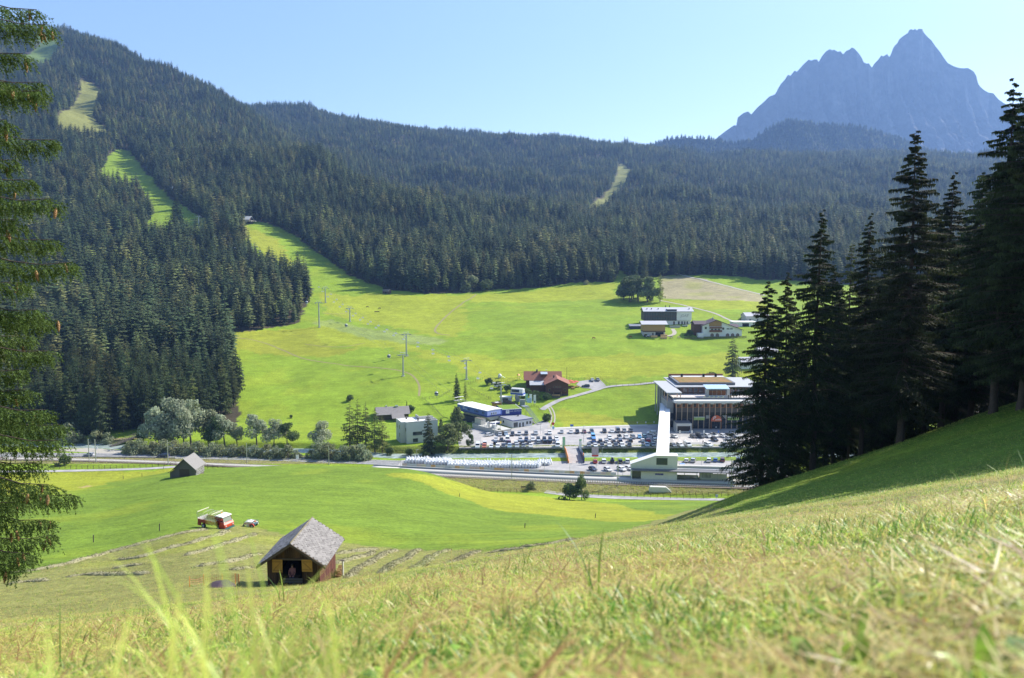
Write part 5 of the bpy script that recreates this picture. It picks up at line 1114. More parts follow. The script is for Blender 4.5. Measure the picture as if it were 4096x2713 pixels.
def lamp(px, py, top, label, ymin=285, head=1, group='thin lamp posts', r=0.06):
 p = G(px, py, ymin); h = max(2.5, ray(px, top)[1]*p.y - p.z); o = thing('lamp_post', label, 'lamp post', p, 0, group)
 MB().tube([(0, 0, -0.2), (0, 0, h)], [r*1.4, r], 6).build('pole', M_GALV, o)
 mb = MB(); mb.box((0.35*head, 0, h + 0.03), (0.9, 0.28, 0.12)); mb.build('lamp_head', M_STEEL, o); return o
for a in [(1882,1883,1840,'lamp post on the platform, first from the left by the bags'), (1979,1889,1844,'lamp post on the platform, second by the bags'), (2077,1892,1849,'lamp post on the platform, third by the bags'), (2177,1895,1836,'lamp post on the platform, at the right end of the bags'), (2279,1899,1856,'lamp post on the platform before the open yard'), (2384,1905,1860,'lamp post on the platform beside the navy car'), (2491,1908,1872,'lamp post on the platform nearest the station'),
   (2334,1770,1704,'tall lamp post in the upper car park right of the entrance'), (2162,1738,1696,'lamp post at the corner of the ticket office forecourt'), (1884,1802,1770,'lamp post at the left corner of the upper car park'), (2800,1820,1784,'lamp post at the river in front of the mall'), (2409,1828,1792,'lamp post at the river right of the poster'), (2806,1864,1815,'lamp post in the lower car park right of the station'), (1667,1870,1800,'lamp post left of the white bags by the road'), (1603,1866,1828,'short lamp post at the left end of the yard')]:
 lamp(*a)
# signs at car park and bridge
def post_sign(name, px, py, top, wpx, hpx, m, label, ymin=285, rnd=False, thick=0.06, cat='sign', group=None, post=M_STEEL):
 p = G(px, py, ymin); k = p.y/F*1.02; h = ray(px, top)[1]*p.y - p.z; w_, hh = wpx*k, hpx*k; o = thing(name, label, cat, p, 0, group)
 MB().tube([(0, 0, -0.2), (0, 0, h)], 0.05, 6).build('post', post, o); mb = MB()
 if rnd: mb.lathe([(w_/2, -0.09), (w_/2, -0.055)], 16, (0, 0, h - w_/2), 'y')
 else: mb.b2((-w_/2, -0.09 - thick, h - hh), (w_/2, -0.055, h))
 mb.build('panel', m, o); return o, h, w_, hh
M_RED = mat('red_paint', (0.55, 0.06, 0.04), 0.45); M_BLUE = mat('sign_blue', (0.06, 0.16, 0.50), 0.5); M_ORNG = mat('orange_paint', (0.75, 0.26, 0.06), 0.5); M_GREENF = mat('banner_green', (0.36, 0.62, 0.36), 0.7, 0.1, 1); M_NAVY = mat('navy_paint', (0.025, 0.045, 0.12), 0.5)
post_sign('round_sign', 2212, 1722, 1689, 12, 12, M_RED, 'round red-brown sign at the foot of the wheel tracks', rnd=True)
post_sign('blue_sign', 2213, 1726, 1706, 9, 10, mat('sky_sign', (0.25, 0.5, 0.72), 0.5), 'light blue sign below the round red one')
post_sign('blue_sign', 2287, 1716, 1698, 13, 8, M_BLUE, 'wide blue sign on the meadow edge behind the car park')
for i, px in enumerate((2549, 2583, 2616)): post_sign('parking_sign', px, 1706 - i, 1688 - i, 4, 5, M_PAINT, ['white parking sign at the meadow edge, left of three', 'white parking sign at the meadow edge, middle of three', 'white parking sign at the meadow edge, next to the footbridge'][i], group='parking signs')
for i, px in enumerate((2719, 2767, 2815, 2873)): post_sign('parking_sign', px, 1757, 1722, 5, 10, M_PAINT if i < 3 else M_BLUE, ['white bay sign in front of the mall, first from the footbridge', 'white bay sign in front of the mall, second', 'white bay sign in front of the mall, third', 'blue bay sign in front of the mall'][i], group='bay signs')
post_sign('banner_flag', 2255, 1812, 1748, 11, 52, M_GREENF, 'pale green upright banner at the bridge entrance')
o, h, w_, hh = post_sign('banner_flag', 2321, 1806, 1756, 10, 48, M_PAINT, 'white upright banner at the bridge, opposite the green one')
MB().b2((-w_/2, -0.17, h - 0.9), (w_/2, -0.152, h - 0.02)).build('top_band', M_GREENF, o)
o, h, w_, hh = post_sign('poster_board', 2380, 1852, 1790, 27, 37, mat('poster_print', (0.55, 0.45, 0.43), 0.6, 0.5, 1.1, col2=(0.32, 0.30, 0.36)), 'large faded poster board on the river bank'); MB().b2((-w_/2, -0.16, h - hh + 0.02), (w_/2, -0.152, h - hh + 0.7)).build('red_corner', M_RED, o)
post_sign('warning_sign', 644, 1815, 1790, 6, 8, M_PAINT, 'small triangular-backed road sign by the dark car'); post_sign('road_sign', 604, 1812, 1788, 5, 10, M_PAINT, 'white road sign at the start of the guard rail'); post_sign('signal', 387, 1803, 1788, 9, 9, M_PAINT, 'white signal board behind the second mast'); post_sign('road_sign', 1190, 1842, 1820, 11, 16, M_PAINT, 'tilted white board beside the main road')
post_sign('info_board', 2866, 2000, 1978, 9, 12, mat('info_print', (0.3, 0.36, 0.45), 0.6, 0.4, 3), 'dark info board at the lane end by the spruces', 262)

# ------------------------------------------------------------------ bridges
def bridge():
 a, b = G(2263, 1800, 285), G(2321, 1799, 285); c, d = G(2269, 1850, 285), G(2322, 1849, 285); ctr = (a + b + c + d)/4
 o = thing('road_bridge', 'flat road bridge over the river with orange parapets', 'bridge', (ctr.x, ctr.y, ZF)); L = (a.y + b.y - c.y - d.y)/2 + 4; wd = ((b.x - a.x) + (d.x - c.x))/2
 MB().b2((-wd/2, -L/2, -0.7), (wd/2, L/2, 0.075)).build('deck', M_LOT, o)
 for s, m in ((-1, M_ORNG), (1, M_NAVY)):
  MB().b2((s*wd/2, -L/2, -0.4), (s*(wd/2 + 0.18), L/2 - 4, 1.1)).build('parapet', m, o)
 MB().b2((wd/2 + 0.19, -L/2 + 1, 0), (wd/2 + 0.5, 0, 2.3)).build('end_board', M_NAVY, o); MB().b2((wd/2 + 0.19, -L/2 + 3, 0.2), (wd/2 + 0.4, -L/2 + 5, 3.2)).build('orange_board', M_ORNG, o)
 MB().b2((-wd/2 - 0.4, -L/2 + 1, 0), (-wd/2 - 0.19, 1, 2.6)).build('orange_board', M_ORNG, o)
bridge()
p, q = G(440, 1790, 285), G(532, 1757, 285)
o = thing('wooden_bridge', 'narrow grey timber footbridge over the river at left', 'bridge', p, math.atan2(q.y - p.y, q.x - p.x)); L = math.hypot(q.x - p.x, q.y - p.y) + 2; dz_ = q.z - p.z + 0.8
mb = MB()
for i in range(int(L/0.45)): t = (i + .5)*0.45; mb.box((t, 0, 0.5 + dz_*t/L), (0.4, 2.6, 0.09))
mb.build('deck', M_GWOOD, o)
for s in (-1, 1):
 mb = MB(); mb.tube([(0, s*1.3, 1.6), (L, s*1.3, 1.6 + dz_)], 0.09, 4).tube([(0, s*1.3, 1.1), (L, s*1.3, 1.1 + dz_)], 0.06, 4).tube([(0, s*1.2, 0.3), (L, s*1.2, 0.3 + dz_)], 0.18, 4)
 for i in range(9): mb.box((L*i/8, s*1.3, 1.05 + dz_*i/8), (0.12, 0.1, 1.3))
 mb.build('railing', M_GWOOD, o)
# white concrete culvert head with a railing, on the rail bank
p = G(2640, 1970, 262); o = thing('culvert_head', 'pale concrete underpass head with a steel railing on the bank', 'culvert', p)
MB().prism([(-3.9, -0.6), (2.6, -0.6), (4.2, 0.1), (2.2, 1.9), (-3.6, 2.1)], -0.3, 1.4, 'y').build('wall', mat('pale_concrete', (0.62, 0.61, 0.57), 0.85, 0.08, 1), o)
mb = MB()
for z in (0.5, 1.0): mb.tube([(-3.5, 0, 2.1 + z), (2.1, 0, 1.9 + z), (4.3, 0, 0.1 + z)], 0.04, 4)
for t in range(7): mb.tube([(-3.5 + 0.93*t, 0, 2), (-3.5 + 0.93*t, 0, 3.05 - 0.03*t)], 0.04, 4)
mb.build('railing', M_STEEL, o)
p = G(2094, 1956, 250); o = thing('bench', 'small dark timber bench on the rail bank by the shrubs', 'bench', p); MB().b2((-0.9, -0.2, 0.42), (0.9, 0.2, 0.5)).build('seat', M_DWOOD, o); MB().b2((-0.9, 0.2, 0.6), (0.9, 0.26, 0.95)).build('backrest', M_DWOOD, o)
for x in (-0.7, 0.7): MB().b2((x - 0.06, -0.2, -0.2), (x + 0.06, 0.24, 0.42)).build('leg', M_DWOOD, o)

# ------------------------------------------------------------------ the white bulk bags
M_BAG = mat('white_bag', (0.74, 0.75, 0.77), 0.65, 0.1, 2.2, 0.5, bdist=0.06)
def bag(seed):
 q = np.random.RandomState(seed); mb = MB(); n = 10; prof = [(0.40, 0), (0.52, 0.12), (0.56, 0.6), (0.55, 1.05), (0.46, 1.32), (0.20, 1.50), (0.07, 1.58), (0.12, 1.74), (0.19, 1.86), (0.05, 1.82)]
 mb.lathe(prof, n); mb.v = [(x*(1 + 0.07*q.randn()), y*(1 + 0.07*q.randn()), z*(1 + 0.03*q.randn())) for x, y, z in mb.v]
 return mb.mesh('bulk_bag', M_BAG, True)
bm_ = [bag(i) for i in range(5)]
nb = 0
for r_ in range(5):
 for x0, x1, py in ((1626, 1700, 1853), (1702, 1792, 1859), (1794, 2152, 1870), (2153, 2196, 1862)):
  a, b = G(x0, py, 285), G(x1, py + (x1 - x0)*0.006, 285); a.y += r_*1.22; b.y += r_*1.22
  if r_ > 3 and x0 in (1626, 2153): continue
  n = int((b.x - a.x)/1.16)
  for i in range(n + 1):
   if nb >= 292: break
   t = (i + 0.5*(r_ % 2))/max(n, 1); o = link('bulk_bag', random.choice(bm_)); o.location = (a.x + (b.x - a.x)*t + random.uniform(-.1, .1), a.y + (b.y - a.y)*t + random.uniform(-.1, .1), ZF + 0.04); o.rotation_euler = (random.gauss(0, .03), random.gauss(0, .03), random.random()*6); s = random.uniform(0.98, 1.14); o.scale = (s, s, s*random.uniform(.97, 1.12)); nb += 1
   if r_ == 0 and i == 0: lb = {1626: 'white bulk bag at the far left corner of the stack, nearest the road', 1702: 'white bulk bag at the first step of the left end of the stack', 1794: 'white bulk bag at the left end of the long front row', 2153: 'white bulk bag at the step near the right end of the stack'}[x0]
   elif r_ == 0: lb = 'white tied bulk bag in the front row of the stack facing the platform'
   else: lb = 'white tied bulk bag behind the front row of the packed stack'
   tag(o, lb, 'bag', 'white bulk bags packed beside the platform')
# ------------------------------------------------------------------ buildings
def V3(px, py, Y): ux, uz = ray(px, py); return Vector((ux*Y, Y, uz*Y))
def zpy(px, py, Y): return ray(px, py)[1]*Y
def win(o, face, val, u, z, w_, h, sg=-1, frame=M_WHITE, pane=M_GLASS, nm='window', mull=0):
 """A window on the local plane x=val or y=val; the pane is a sub-part."""
 def bx(mb, a0, a1, z0, z1, d0, d1):
  if face == 'y': mb.b2((a0, val + sg*d0, z0), (a1, val + sg*d1, z1))
  else: mb.b2((val + sg*d0, a0, z0), (val + sg*d1, a1, z1))
 mb = MB(); f = 0.09
 bx(mb, u - w_/2 - f, u - w_/2, z - f, z + h + f, -0.02, 0.07); bx(mb, u + w_/2, u + w_/2 + f, z - f, z + h + f, -0.02, 0.07); bx(mb, u - w_/2, u + w_/2, z + h, z + h + f, -0.02, 0.068); bx(mb, u - w_/2, u + w_/2, z - f, z, -0.02, 0.09)
 for i in range(mull): x = u - w_/2 + w_*(i + 1)/(mull + 1); bx(mb, x - 0.03, x + 0.03, z, z + h, 0.0, 0.06)
 wo = mb.build(nm, frame, o); mb = MB(); bx(mb, u - w_/2, u + w_/2, z, z + h, 0.004, 0.02); mb.build('pane', pane, wo); return wo
def text(o, s, size, loc, rot, m, nm='lettering', ext=0.02, shear=0.0, align='CENTER'):
 c = bpy.data.curves.new(nm, 'FONT'); c.body = s; c.size = size; c.extrude = ext; c.align_x = align; c.align_y = 'CENTER'; c.shear = shear; c.materials.append(m)
 t0 = bpy.data.objects.new(nm, c); COL.objects.link(t0); bpy.context.view_layer.update(); me_ = bpy.data.meshes.new_from_object(t0.evaluated_get(bpy.context.evaluated_depsgraph_get())); bpy.data.objects.remove(t0)
 t = link(nm, me_, o); t.location = loc; t.rotation_euler = rot; return t
def gable(o, w_, d, hw, hr, axis='y', ov=0.6, wall=M_WHITE, roof=M_GWOOD, skirt=1.5, ovg=None, thick=0.18, x0=0, y0=0, off=0.0):
 """Walls with gables and a pitched roof of two slabs; ridge along the local axis."""
 ovg = ov if ovg is None else ovg
 mb = MB()
 if axis == 'y': mb.prism([(x0 - w_/2, -skirt), (x0 + w_/2, -skirt), (x0 + w_/2, hw), (x0 + off, hr), (x0 - w_/2, hw)], y0, y0 + d, 'y')
 else: mb.prism([(y0, -skirt), (y0 + d, -skirt), (y0 + d, hw), (y0 + d/2 + off, hr), (y0, hw)], x0 - w_/2, x0 + w_/2, 'x')
 wl = mb.build('wall', wall, o); mb = MB(); half = (w_/2) if axis == 'y' else d/2
 for s in (-1, 1):
  hf = half - s*off; sl = (hr - hw)/hf; e = hf + ov; zt = hr - sl*e
  pr = [(0, hr + 0.02), (s*e, zt + 0.02), (s*e, zt + thick), (0, hr + thick*1.1)]
  if axis == 'y': mb.prism([(x0 + off + a, b) for a, b in pr], y0 - ovg, y0 + d + ovg, 'y')
  else: mb.prism([(y0 + d/2 + off + a, b) for a, b in pr], x0 - w_/2 - ovg, x0 + w_/2 + ovg, 'x')
 return wl, mb.build('roof', roof, o)
def chimney(rf, x, y, z0, z1, s=0.7, m=None): MB().b2((x - s/2, y - s/2, z0), (x + s/2, y + s/2, z1)).build('chimney', m or M_GWOOD, rf)

# --- brown hay hut in the mown field
def hay_hut():
 p = A(1176, 67.0); o = thing('hay_hut', 'brown timber hay hut with a grey shingle roof and two yellow shutters', 'hut', p, R(-1.5)); hw, hr, w_, d = 2.35, 3.9, 4.62, 5.5
 q = random.Random(4)
 M_PL = mat('hut_boards', (0.115, 0.062, 0.030), 0.8, 0.45, 2.2, 0.35, stretch=(7, 7, 0.7), col2=(0.045, 0.028, 0.018), rnd=0.45, bdist=0.015)
 M_RED_ = mat('hut_red_boards', (0.145, 0.055, 0.042), 0.8, 0.4, 2.0, 0.35, stretch=(7, 7, 0.7), col2=(0.085, 0.034, 0.028), rnd=0.3, bdist=0.015)
 M_SHI = mat('weathered_shingle', (0.25, 0.235, 0.225), 0.85, 0.2, 5, 0.45, stretch=(1, 4, 1), col2=(0.19, 0.18, 0.175), rnd=0.2, bdist=0.012)
 M_SHU = mat('yellow_shutter', (0.50, 0.27, 0.06), 0.6, 0.22, 4, 0.15, stretch=(5, 1, 1)); M_SOF = mat('old_rafter', (0.10, 0.075, 0.055), 0.85, 0.3, 3)
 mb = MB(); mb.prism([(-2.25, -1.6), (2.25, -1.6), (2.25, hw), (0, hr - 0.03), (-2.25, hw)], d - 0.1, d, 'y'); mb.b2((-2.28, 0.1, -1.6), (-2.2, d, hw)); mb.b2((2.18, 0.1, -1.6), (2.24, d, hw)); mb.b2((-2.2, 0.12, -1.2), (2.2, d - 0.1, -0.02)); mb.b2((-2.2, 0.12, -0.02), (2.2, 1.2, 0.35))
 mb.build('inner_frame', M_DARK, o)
 n = 24; bw = w_/n                                                # front boards, one by one
 for i in range(n):
  x = -w_/2 + bw*(i + .5); top = hr - (hr - hw)*abs(x)/(w_/2) - 0.03; segs = [(-1.5, top)]
  if -0.95 < x < 0.78: segs = [(-1.5, 0.55), (2.36, top)]
  for z0, z1 in segs:
   b = MB().b2((-bw/2 + 0.006, -0.03, z0), (bw/2 - 0.006, 0.02, z1)).build('plank', M_PL, o); b.location = (x, q.uniform(-.008, .008), 0)
 m = 24; bd = d/m
 for i in range(m):                                               # boards of the right wall
  b = MB().b2((-0.02, -bd/2 + 0.006, -1.6), (0.03, bd/2 - 0.006, hw)).build('plank', M_RED_, o); b.location = (w_/2 - 0.02 + q.uniform(-.006, .006), bd*(i + .5), 0)
 b = MB(); [b.b2((-w_/2 - 0.03, bd*i + 0.006, -1.6), (-w_/2 + 0.02, bd*(i + 1) - 0.006, hw)) for i in range(m)]; b.build('left_boards', M_PL, o)['kind'] = 'stuff'
 for x0, x1, z0, z1, s, tl in ((-1.87, -0.97, 1.14, 2.3, 1, 0.02), (0.80, 1.74, 1.24, 2.32, -1, -0.015)):
  sh = thing('shutter', None, None); sh.parent = o
  sh.location = (0, -0.075, 0); sh.rotation_euler = (0, tl, s*0.05)
  for k in range(5): a = x0 + (x1 - x0)*k/5; MB().b2((a + 0.005, -0.02, z0), (a + (x1 - x0)/5 - 0.005, 0.012, z1)).build('board', M_SHU, sh)
  mb = MB(); mb.b2((x0 + .05, -0.045, z0 + .12), (x1 - .05, -0.021, z0 + .24)); mb.b2((x0 + .05, -0.045, z1 - .24), (x1 - .05, -0.021, z1 - .12)); L = math.hypot(x1 - x0 - .2, z1 - z0 - .4); mb.box(((x0 + x1)/2, -0.034, (z0 + z1)/2), (L, 0.022, 0.09), 0, 0, -s*math.atan2(z1 - z0 - .4, x1 - x0 - .2)); mb.build('brace', mat('shutter_brace', (0.36, 0.19, 0.045), 0.6, 0.2, 4), sh)
 mb = MB(); mb.b2((-0.95, -0.06, 0.42), (0.78, 0.02, 0.58)); mb.b2((-0.95, -0.05, 0.2), (0.78, 0.0, 0.36)); mb.build('sill', M_GWOOD, o)
 mb = MB(); mb.b2((-w_/2 - 0.2, -0.12, hw - 0.08), (w_/2 + 0.02, -0.035, hw + 0.06)); mb.build('lintel_beam', M_SOF, o)
 # roof: deck, shingles laid in courses, barge boards
 rf = thing('roof', None, None); rf.parent = o; sl = math.atan2(hr - hw, w_/2); ov, og = 0.72, 0.75; Ls = (w_/2 + ov)/math.cos(sl); L = d + 2*og
 for s in (-1, 1):
  mb = MB(); mb.prism([(0, hr + 0.0), (s*(w_/2 + ov), hr - math.tan(sl)*(w_/2 + ov)), (s*(w_/2 + ov), hr - math.tan(sl)*(w_/2 + ov) + 0.07), (0, hr + 0.08)], -og, d + og, 'y'); mb.build('roof_deck', M_SOF, rf)
  mb = MB(); e = w_/2 + ov; zt = hr - math.tan(sl)*e
  mb.prism([(0, hr - 0.14), (s*e, zt - 0.14), (s*e, zt + 0.085), (0, hr + 0.10)], -og - 0.04, -og - 0.004, 'y'); mb.prism([(0, hr - 0.14), (s*e, zt - 0.14), (s*e, zt + 0.085), (0, hr + 0.10)], d + og + 0.004, d + og + 0.04, 'y'); mb.build('barge_board', M_SOF, rf)
 ncol, nrow = 16, 18; cw, rl = L/ncol, Ls/nrow
 protos_ = [MB().box((0, 0, 0), (rl*1.32, cw*f - 0.012, 0.022)).mesh('shingle', M_SHI) for f in (0.82, 0.95, 1.0, 1.08)]
 left = MB()
 for s in (1, -1):
  for r_ in range(nrow):
   u = 0.02 + rl*(r_ + 0.55)
   for c in range(ncol):
    y = -og + cw*(c + 0.5 + 0.5*(r_ % 2)) + q.uniform(-.03, .03)
    if y > d + og - 0.05: continue
    x, z = s*math.cos(sl)*u, hr - math.sin(sl)*u + 0.125 + q.uniform(0, 0.012)
    if s > 0:
     b = link('shingle', q.choice(protos_), rf); b.location = (x, y, z); b.rotation_euler = (q.gauss(0, .012), sl - 0.045 + q.gauss(0, .012), q.gauss(0, .02))
    else: left.box((x, y, z), (rl*1.32, cw*q.choice((0.85, 0.95, 1.0)) - 0.012, 0.022), q.gauss(0, .02), q.gauss(0, .012), -(sl - 0.045))
 M_SHL = mat('weathered_shingle_left', (0.235, 0.225, 0.225), 0.85, 0.35, 5, 0.45, stretch=(1, 4, 1), col2=(0.15, 0.145, 0.15), islrnd=0.38, bdist=0.012)
 left.build('shingles', M_SHL, rf)['kind'] = 'stuff'
 mb = MB(); mb.tube([(0, -og, hr + 0.15), (0, d + og, hr + 0.15)], 0.07, 5); mb.build('ridge_cap', mat('mossy_ridge', (0.20, 0.175, 0.11), 0.95, 0.4, 4, 0.5), rf)
 return o
hut = hay_hut()
hp_ = hut.location
def at_hut(x, y): return Vector((hp_.x + x, hp_.y + y, gz(hp_.x + x, hp_.y + y)))
p = at_hut(2.75, 4.6); o = thing('wood_stack', 'small stack of cut logs with a pale post behind the hut wall', 'firewood', p)
mb = MB(); q = random.Random(2)
for i in range(26): r_ = q.uniform(.05, .09); y, z = q.uniform(-0.9, 0.9), q.uniform(0.05, 0.8); mb.lathe([(r_, -0.02), (r_, 0.45)], 7, (0, y, z), 'x')
mb.build('logs', mat('log_ends', (0.40, 0.24, 0.12), 0.8, 0.4, 8), o)['kind'] = 'stuff'; MB().b2((0.5, -0.07, -0.3), (0.64, 0.07, 1.6)).build('post', M_PAINT, o); MB().b2((0.35, -0.1, 1.6), (0.75, 0.1, 1.66)).build('cap', M_GWOOD, o)
p = at_hut(-6.3, -0.8); p.z -= 0.5; mb = MB(); mb.lathe([(1.35, 0), (1.3, 0.3), (1.0, 0.62), (0.5, 0.84), (0.05, 0.9)], 22); mb.v = [(x*(1 + .05*math.sin(5*math.atan2(y, x))), y*1.3, z*(1 + .06*math.sin(7*x))) for x, y, z in mb.v]; o = mb.build('tarpaulin', mat('purple_brown_sheet', (0.075, 0.05, 0.058), 0.55, 0.25, 3, 0.4, stretch=(1, 8, 1)), None, True); o.location = p; tag(o, 'purple-brown humped cover sheet left of the hut, half behind the grass', 'tarpaulin')
o = thing('barrier_net', 'orange-red plastic net on thin stakes left of the hut', 'net', at_hut(-7.8, 1.2)); b = Vector(o.location); pts_ = [at_hut(x, y) - b for x, y in ((-9.3, 0.2), (-8.6, 1.6), (-7.2, 2.3), (-5.9, 2.0), (-5.2, 1.0))]
for p in pts_: MB().box((p.x, p.y, p.z + 0.5), (0.04, 0.04, 1.0)).build('stake', MATS['rose_plastic'] if 'rose_plastic' in MATS else M_ORNG, o)
mb = MB()
for p, q_ in zip(pts_[:-1], pts_[1:]):
 for z in (0.3, 0.5, 0.7): mb.tube([p + Vector((0, 0, z)), (p + q_)/2 + Vector((0, 0, z - 0.12)), q_ + Vector((0, 0, z))], 0.012, 4)
 for t in range(1, 10): c = p.lerp(q_, t/10); mb.tube([c + Vector((0, 0, 0.28)), c + Vector((0, 0, 1.0))], 0.010, 3)
mb.build('mesh', mat('net_red', (0.55, 0.20, 0.12), 0.6), o)['kind'] = 'stuff'

# --- grey barn near the railway, tiny hut, ski lodge
p = G(740, 1906, 200); o = thing('grey_barn', 'weathered grey barn with a lean-to and logs stacked on its sunny side', 'barn', p, 0.0)
wl, rf = gable(o, 6.0, 6.6, 2.5, 5.3, 'y', 0.55, M_GWOOD, mat('barn_shingles', (0.26, 0.245, 0.235), 0.9, 0.35, 2.5, 0.5, col2=(0.19, 0.18, 0.17), bdist=0.05), 1.5, 0.7)
mb = MB(); mb.prism([(-3.0, -1.5), (-3.0, 2.1), (-4.6, 1.15), (-4.6, -1.5)], 0.3, 6.0, 'y'); mb.build('lean_to', M_GWOOD, o); mb = MB(); mb.prism([(-2.9, 2.5), (-5.1, 1.15), (-5.1, 1.0), (-2.9, 2.3)], -0.1, 6.5, 'y'); mb.build('lean_to_roof', M_DWOOD, o)
MB().b2((-1.6, -0.03, 0.0), (1.4, 0.03, 2.2)).build('door', M_DWOOD, o); MB().b2((-1.0, -0.05, 2.9), (0.9, 0.02, 3.0)).build('beam', M_GWOOD, o); MB().b2((-0.7, -0.05, 3.3), (0.6, 0.02, 3.4)).build('beam', M_GWOOD, o)
mb = MB(); q = random.Random(8)
for i in range(9):
 for j in range(20): r_ = 0.13; mb.lathe([(r_*0.9, 0), (r_, 0.32)], 6, (3.0, 0.2 + 6.2*(j + .5)/20 + q.uniform(-.05, .05), 0.1 + 0.25*i), 'x')
mb.build('stacked_logs', mat('birch_log', (0.55, 0.53, 0.5), 0.8, 0.4, 3, col2=(0.08, 0.075, 0.07), islrnd=0.5), o)['kind'] = 'stuff'
p = G(1543, 1176, 500); o = thing('field_hut', 'tiny weathered hut alone at the top of the meadow', 'hut', p, R(-18)); gable(o, 6.5, 5.2, 2.7, 4.3, 'x', 0.5, M_DWOOD, M_GWOOD, 1.5); MB().b2((-0.6, -0.06, 0), (0.6, 0.02, 2)).build('door', M_DARK, o)
p = G(975, 892, 600); o = thing('ski_lodge', 'chalet lodge with a white metal roof and balcony at the top of the ski slope', 'lodge', p, R(-14))
wl, rf = gable(o, 14, 10, 4.6, 8.4, 'x', 1.0, M_DWOOD, mat('white_sheet_roof', (0.66, 0.65, 0.64), 0.5, 0.08, 1), 4, 1.2); chimney(rf, -1.5, 5, 7.5, 9.6, 0.8, M_CONC)
MB().b2((5.0, -4.0, 1.3), (13, 8, 1.6)).build('balcony', M_GWOOD, o); mb = MB()
for z in (1.95, 2.3, 2.6): mb.b2((5, -4.05, z), (13, -3.95, z + .12)).b2((12.95, -4, z), (13.05, 8, z + .12))
for x in range(9): mb.b2((5 + x, -4.06, 1.6), (5.12 + x, -3.94, 2.7))
mb.build('railing', M_WHITE, o); mb = MB()
for x in (5.5, 9, 12.6): mb.b2((x - .15, -3.8, -4), (x + .15, -3.5, 1.3))
mb.build('support', M_DWOOD, o)
for x in (-4.5, -1.5, 1.5, 4.5): win(o, 'y', 0, x, 2.2, 1.4, 1.5)
MB().b2((-9, -3, -1.0), (-7.1, 4, 2.0)).build('annex', M_DWOOD, o);

# --- white flat-roofed house and the grey roofed one behind
p = G(1627, 1776, 285); o = thing('white_house', 'modern white cubic house with a flat white roof among the trees', 'house', p, R(22)); H = zpy(1627, 1692, p.y) - p.z
mb = MB(); mb.b2((0, 0, -1), (14.5, 11, H)); mb.b2((-2.2, 2.4, -1), (0, 10.5, H)); mb.build('wall', mat('pale_render', (0.60, 0.61, 0.58), 0.85, 0.05, 1), o)
mb = MB(); mb.b2((0.35, 0.35, H), (14.15, 10.65, H + 0.05)); mb.b2((-1.9, 2.7, H), (0.3, 10.2, H + 0.05)); mb.build('roof', mat('white_membrane', (0.74, 0.73, 0.71), 0.8, 0.05, .5), o)
mb = MB()
for a, b in (((0, 0), (14.5, .3)), ((0, 10.7), (14.5, 11)), ((14.2, .3), (14.5, 10.7)), ((-2.2, 2.4), (-1.9, 10.5)), ((-1.9, 10.2), (0, 10.5))): mb.b2((a[0], a[1], H + 0.002), (b[0], b[1], H + 0.3))
mb.build('parapet', M_CONC, o); mb = MB(); mb.b2((7.0, 5.2, H + 0.05), (7.25, 10.7, H + 1.5)).b2((7.25, 5.2, H + 0.05), (13.8, 5.45, H + 1.2)).b2((9, 1.5, H + .05), (14, 1.7, H + .9)); mb.build('terrace_wall', M_CONC, o)
for x, y in ((2, 8), (6, 2.5), (10, 2.2)): MB().b2((x - .3, y - .3, H), (x + .3, y + .3, H + 1.3)).build('vent', M_GWOOD, o)
win(o, 'y', 0, 5.0, 3.6, 4.2, 1.5, frame=M_STEEL); win(o, 'y', 0, 10.8, 3.6, 2.4, 1.5, frame=M_STEEL); win(o, 'y', 0, 4.0, 0.5, 2.2, 1.6, frame=M_STEEL)
for y, z in ((4, 6.2), (4, 2.6), (8.5, 6.0)): win(o, 'x', -2.2, y, z, 1.0, 1.8, frame=M_STEEL)
win(o, 'x', 0, 1.2, 5.4, 0.9, 1.6, frame=M_STEEL)
p = G(1573, 1678, 330); o = thing('grey_roofed_house', 'low dark house with two grey roof planes behind the white cubic house', 'house', p, R(14))
M_SLATE = mat('grey_roofing', (0.235, 0.215, 0.205), 0.85, 0.15, 1.2, 0.15)
gable(o, 16, 11, 3.0, 5.6, 'x', 0.9, mat('dark_brown_wall', (0.10, 0.072, 0.05), 0.85, 0.25, 2), M_SLATE, 3, 0.8); mb = MB(); mb.prism([(-5, 1.3), (0, 3.2), (0, 3.4), (-5, 1.5)], -1, 5.5, 'x'); mb.build('lower_roof', M_SLATE, o); MB().b2((-0.4, -4.6, -2), (5, -0.1, 1.3)).build('conservatory', M_GLASS, o)
mb = MB(); [mb.box((1.0 + 1.15*i, -2.4 + .6*j, 2.4 + 0.23*j), (0.95, 0.5, 0.06), 0, 0.36) for i in range(3) for j in range(3)]; mb.build('skylight', mat('skylight_glass', (0.5, 0.55, 0.62), 0.15, spec=0.6), o)
MB().b2((-3.4, 5.4, 4.6), (-2.7, 6.2, 6.4)).build('chimney', M_CONC, o); MB().b2((1.5, 4.6, 4.9), (3.0, 6.0, 6.3)).build('roof_box', M_GALV, o)

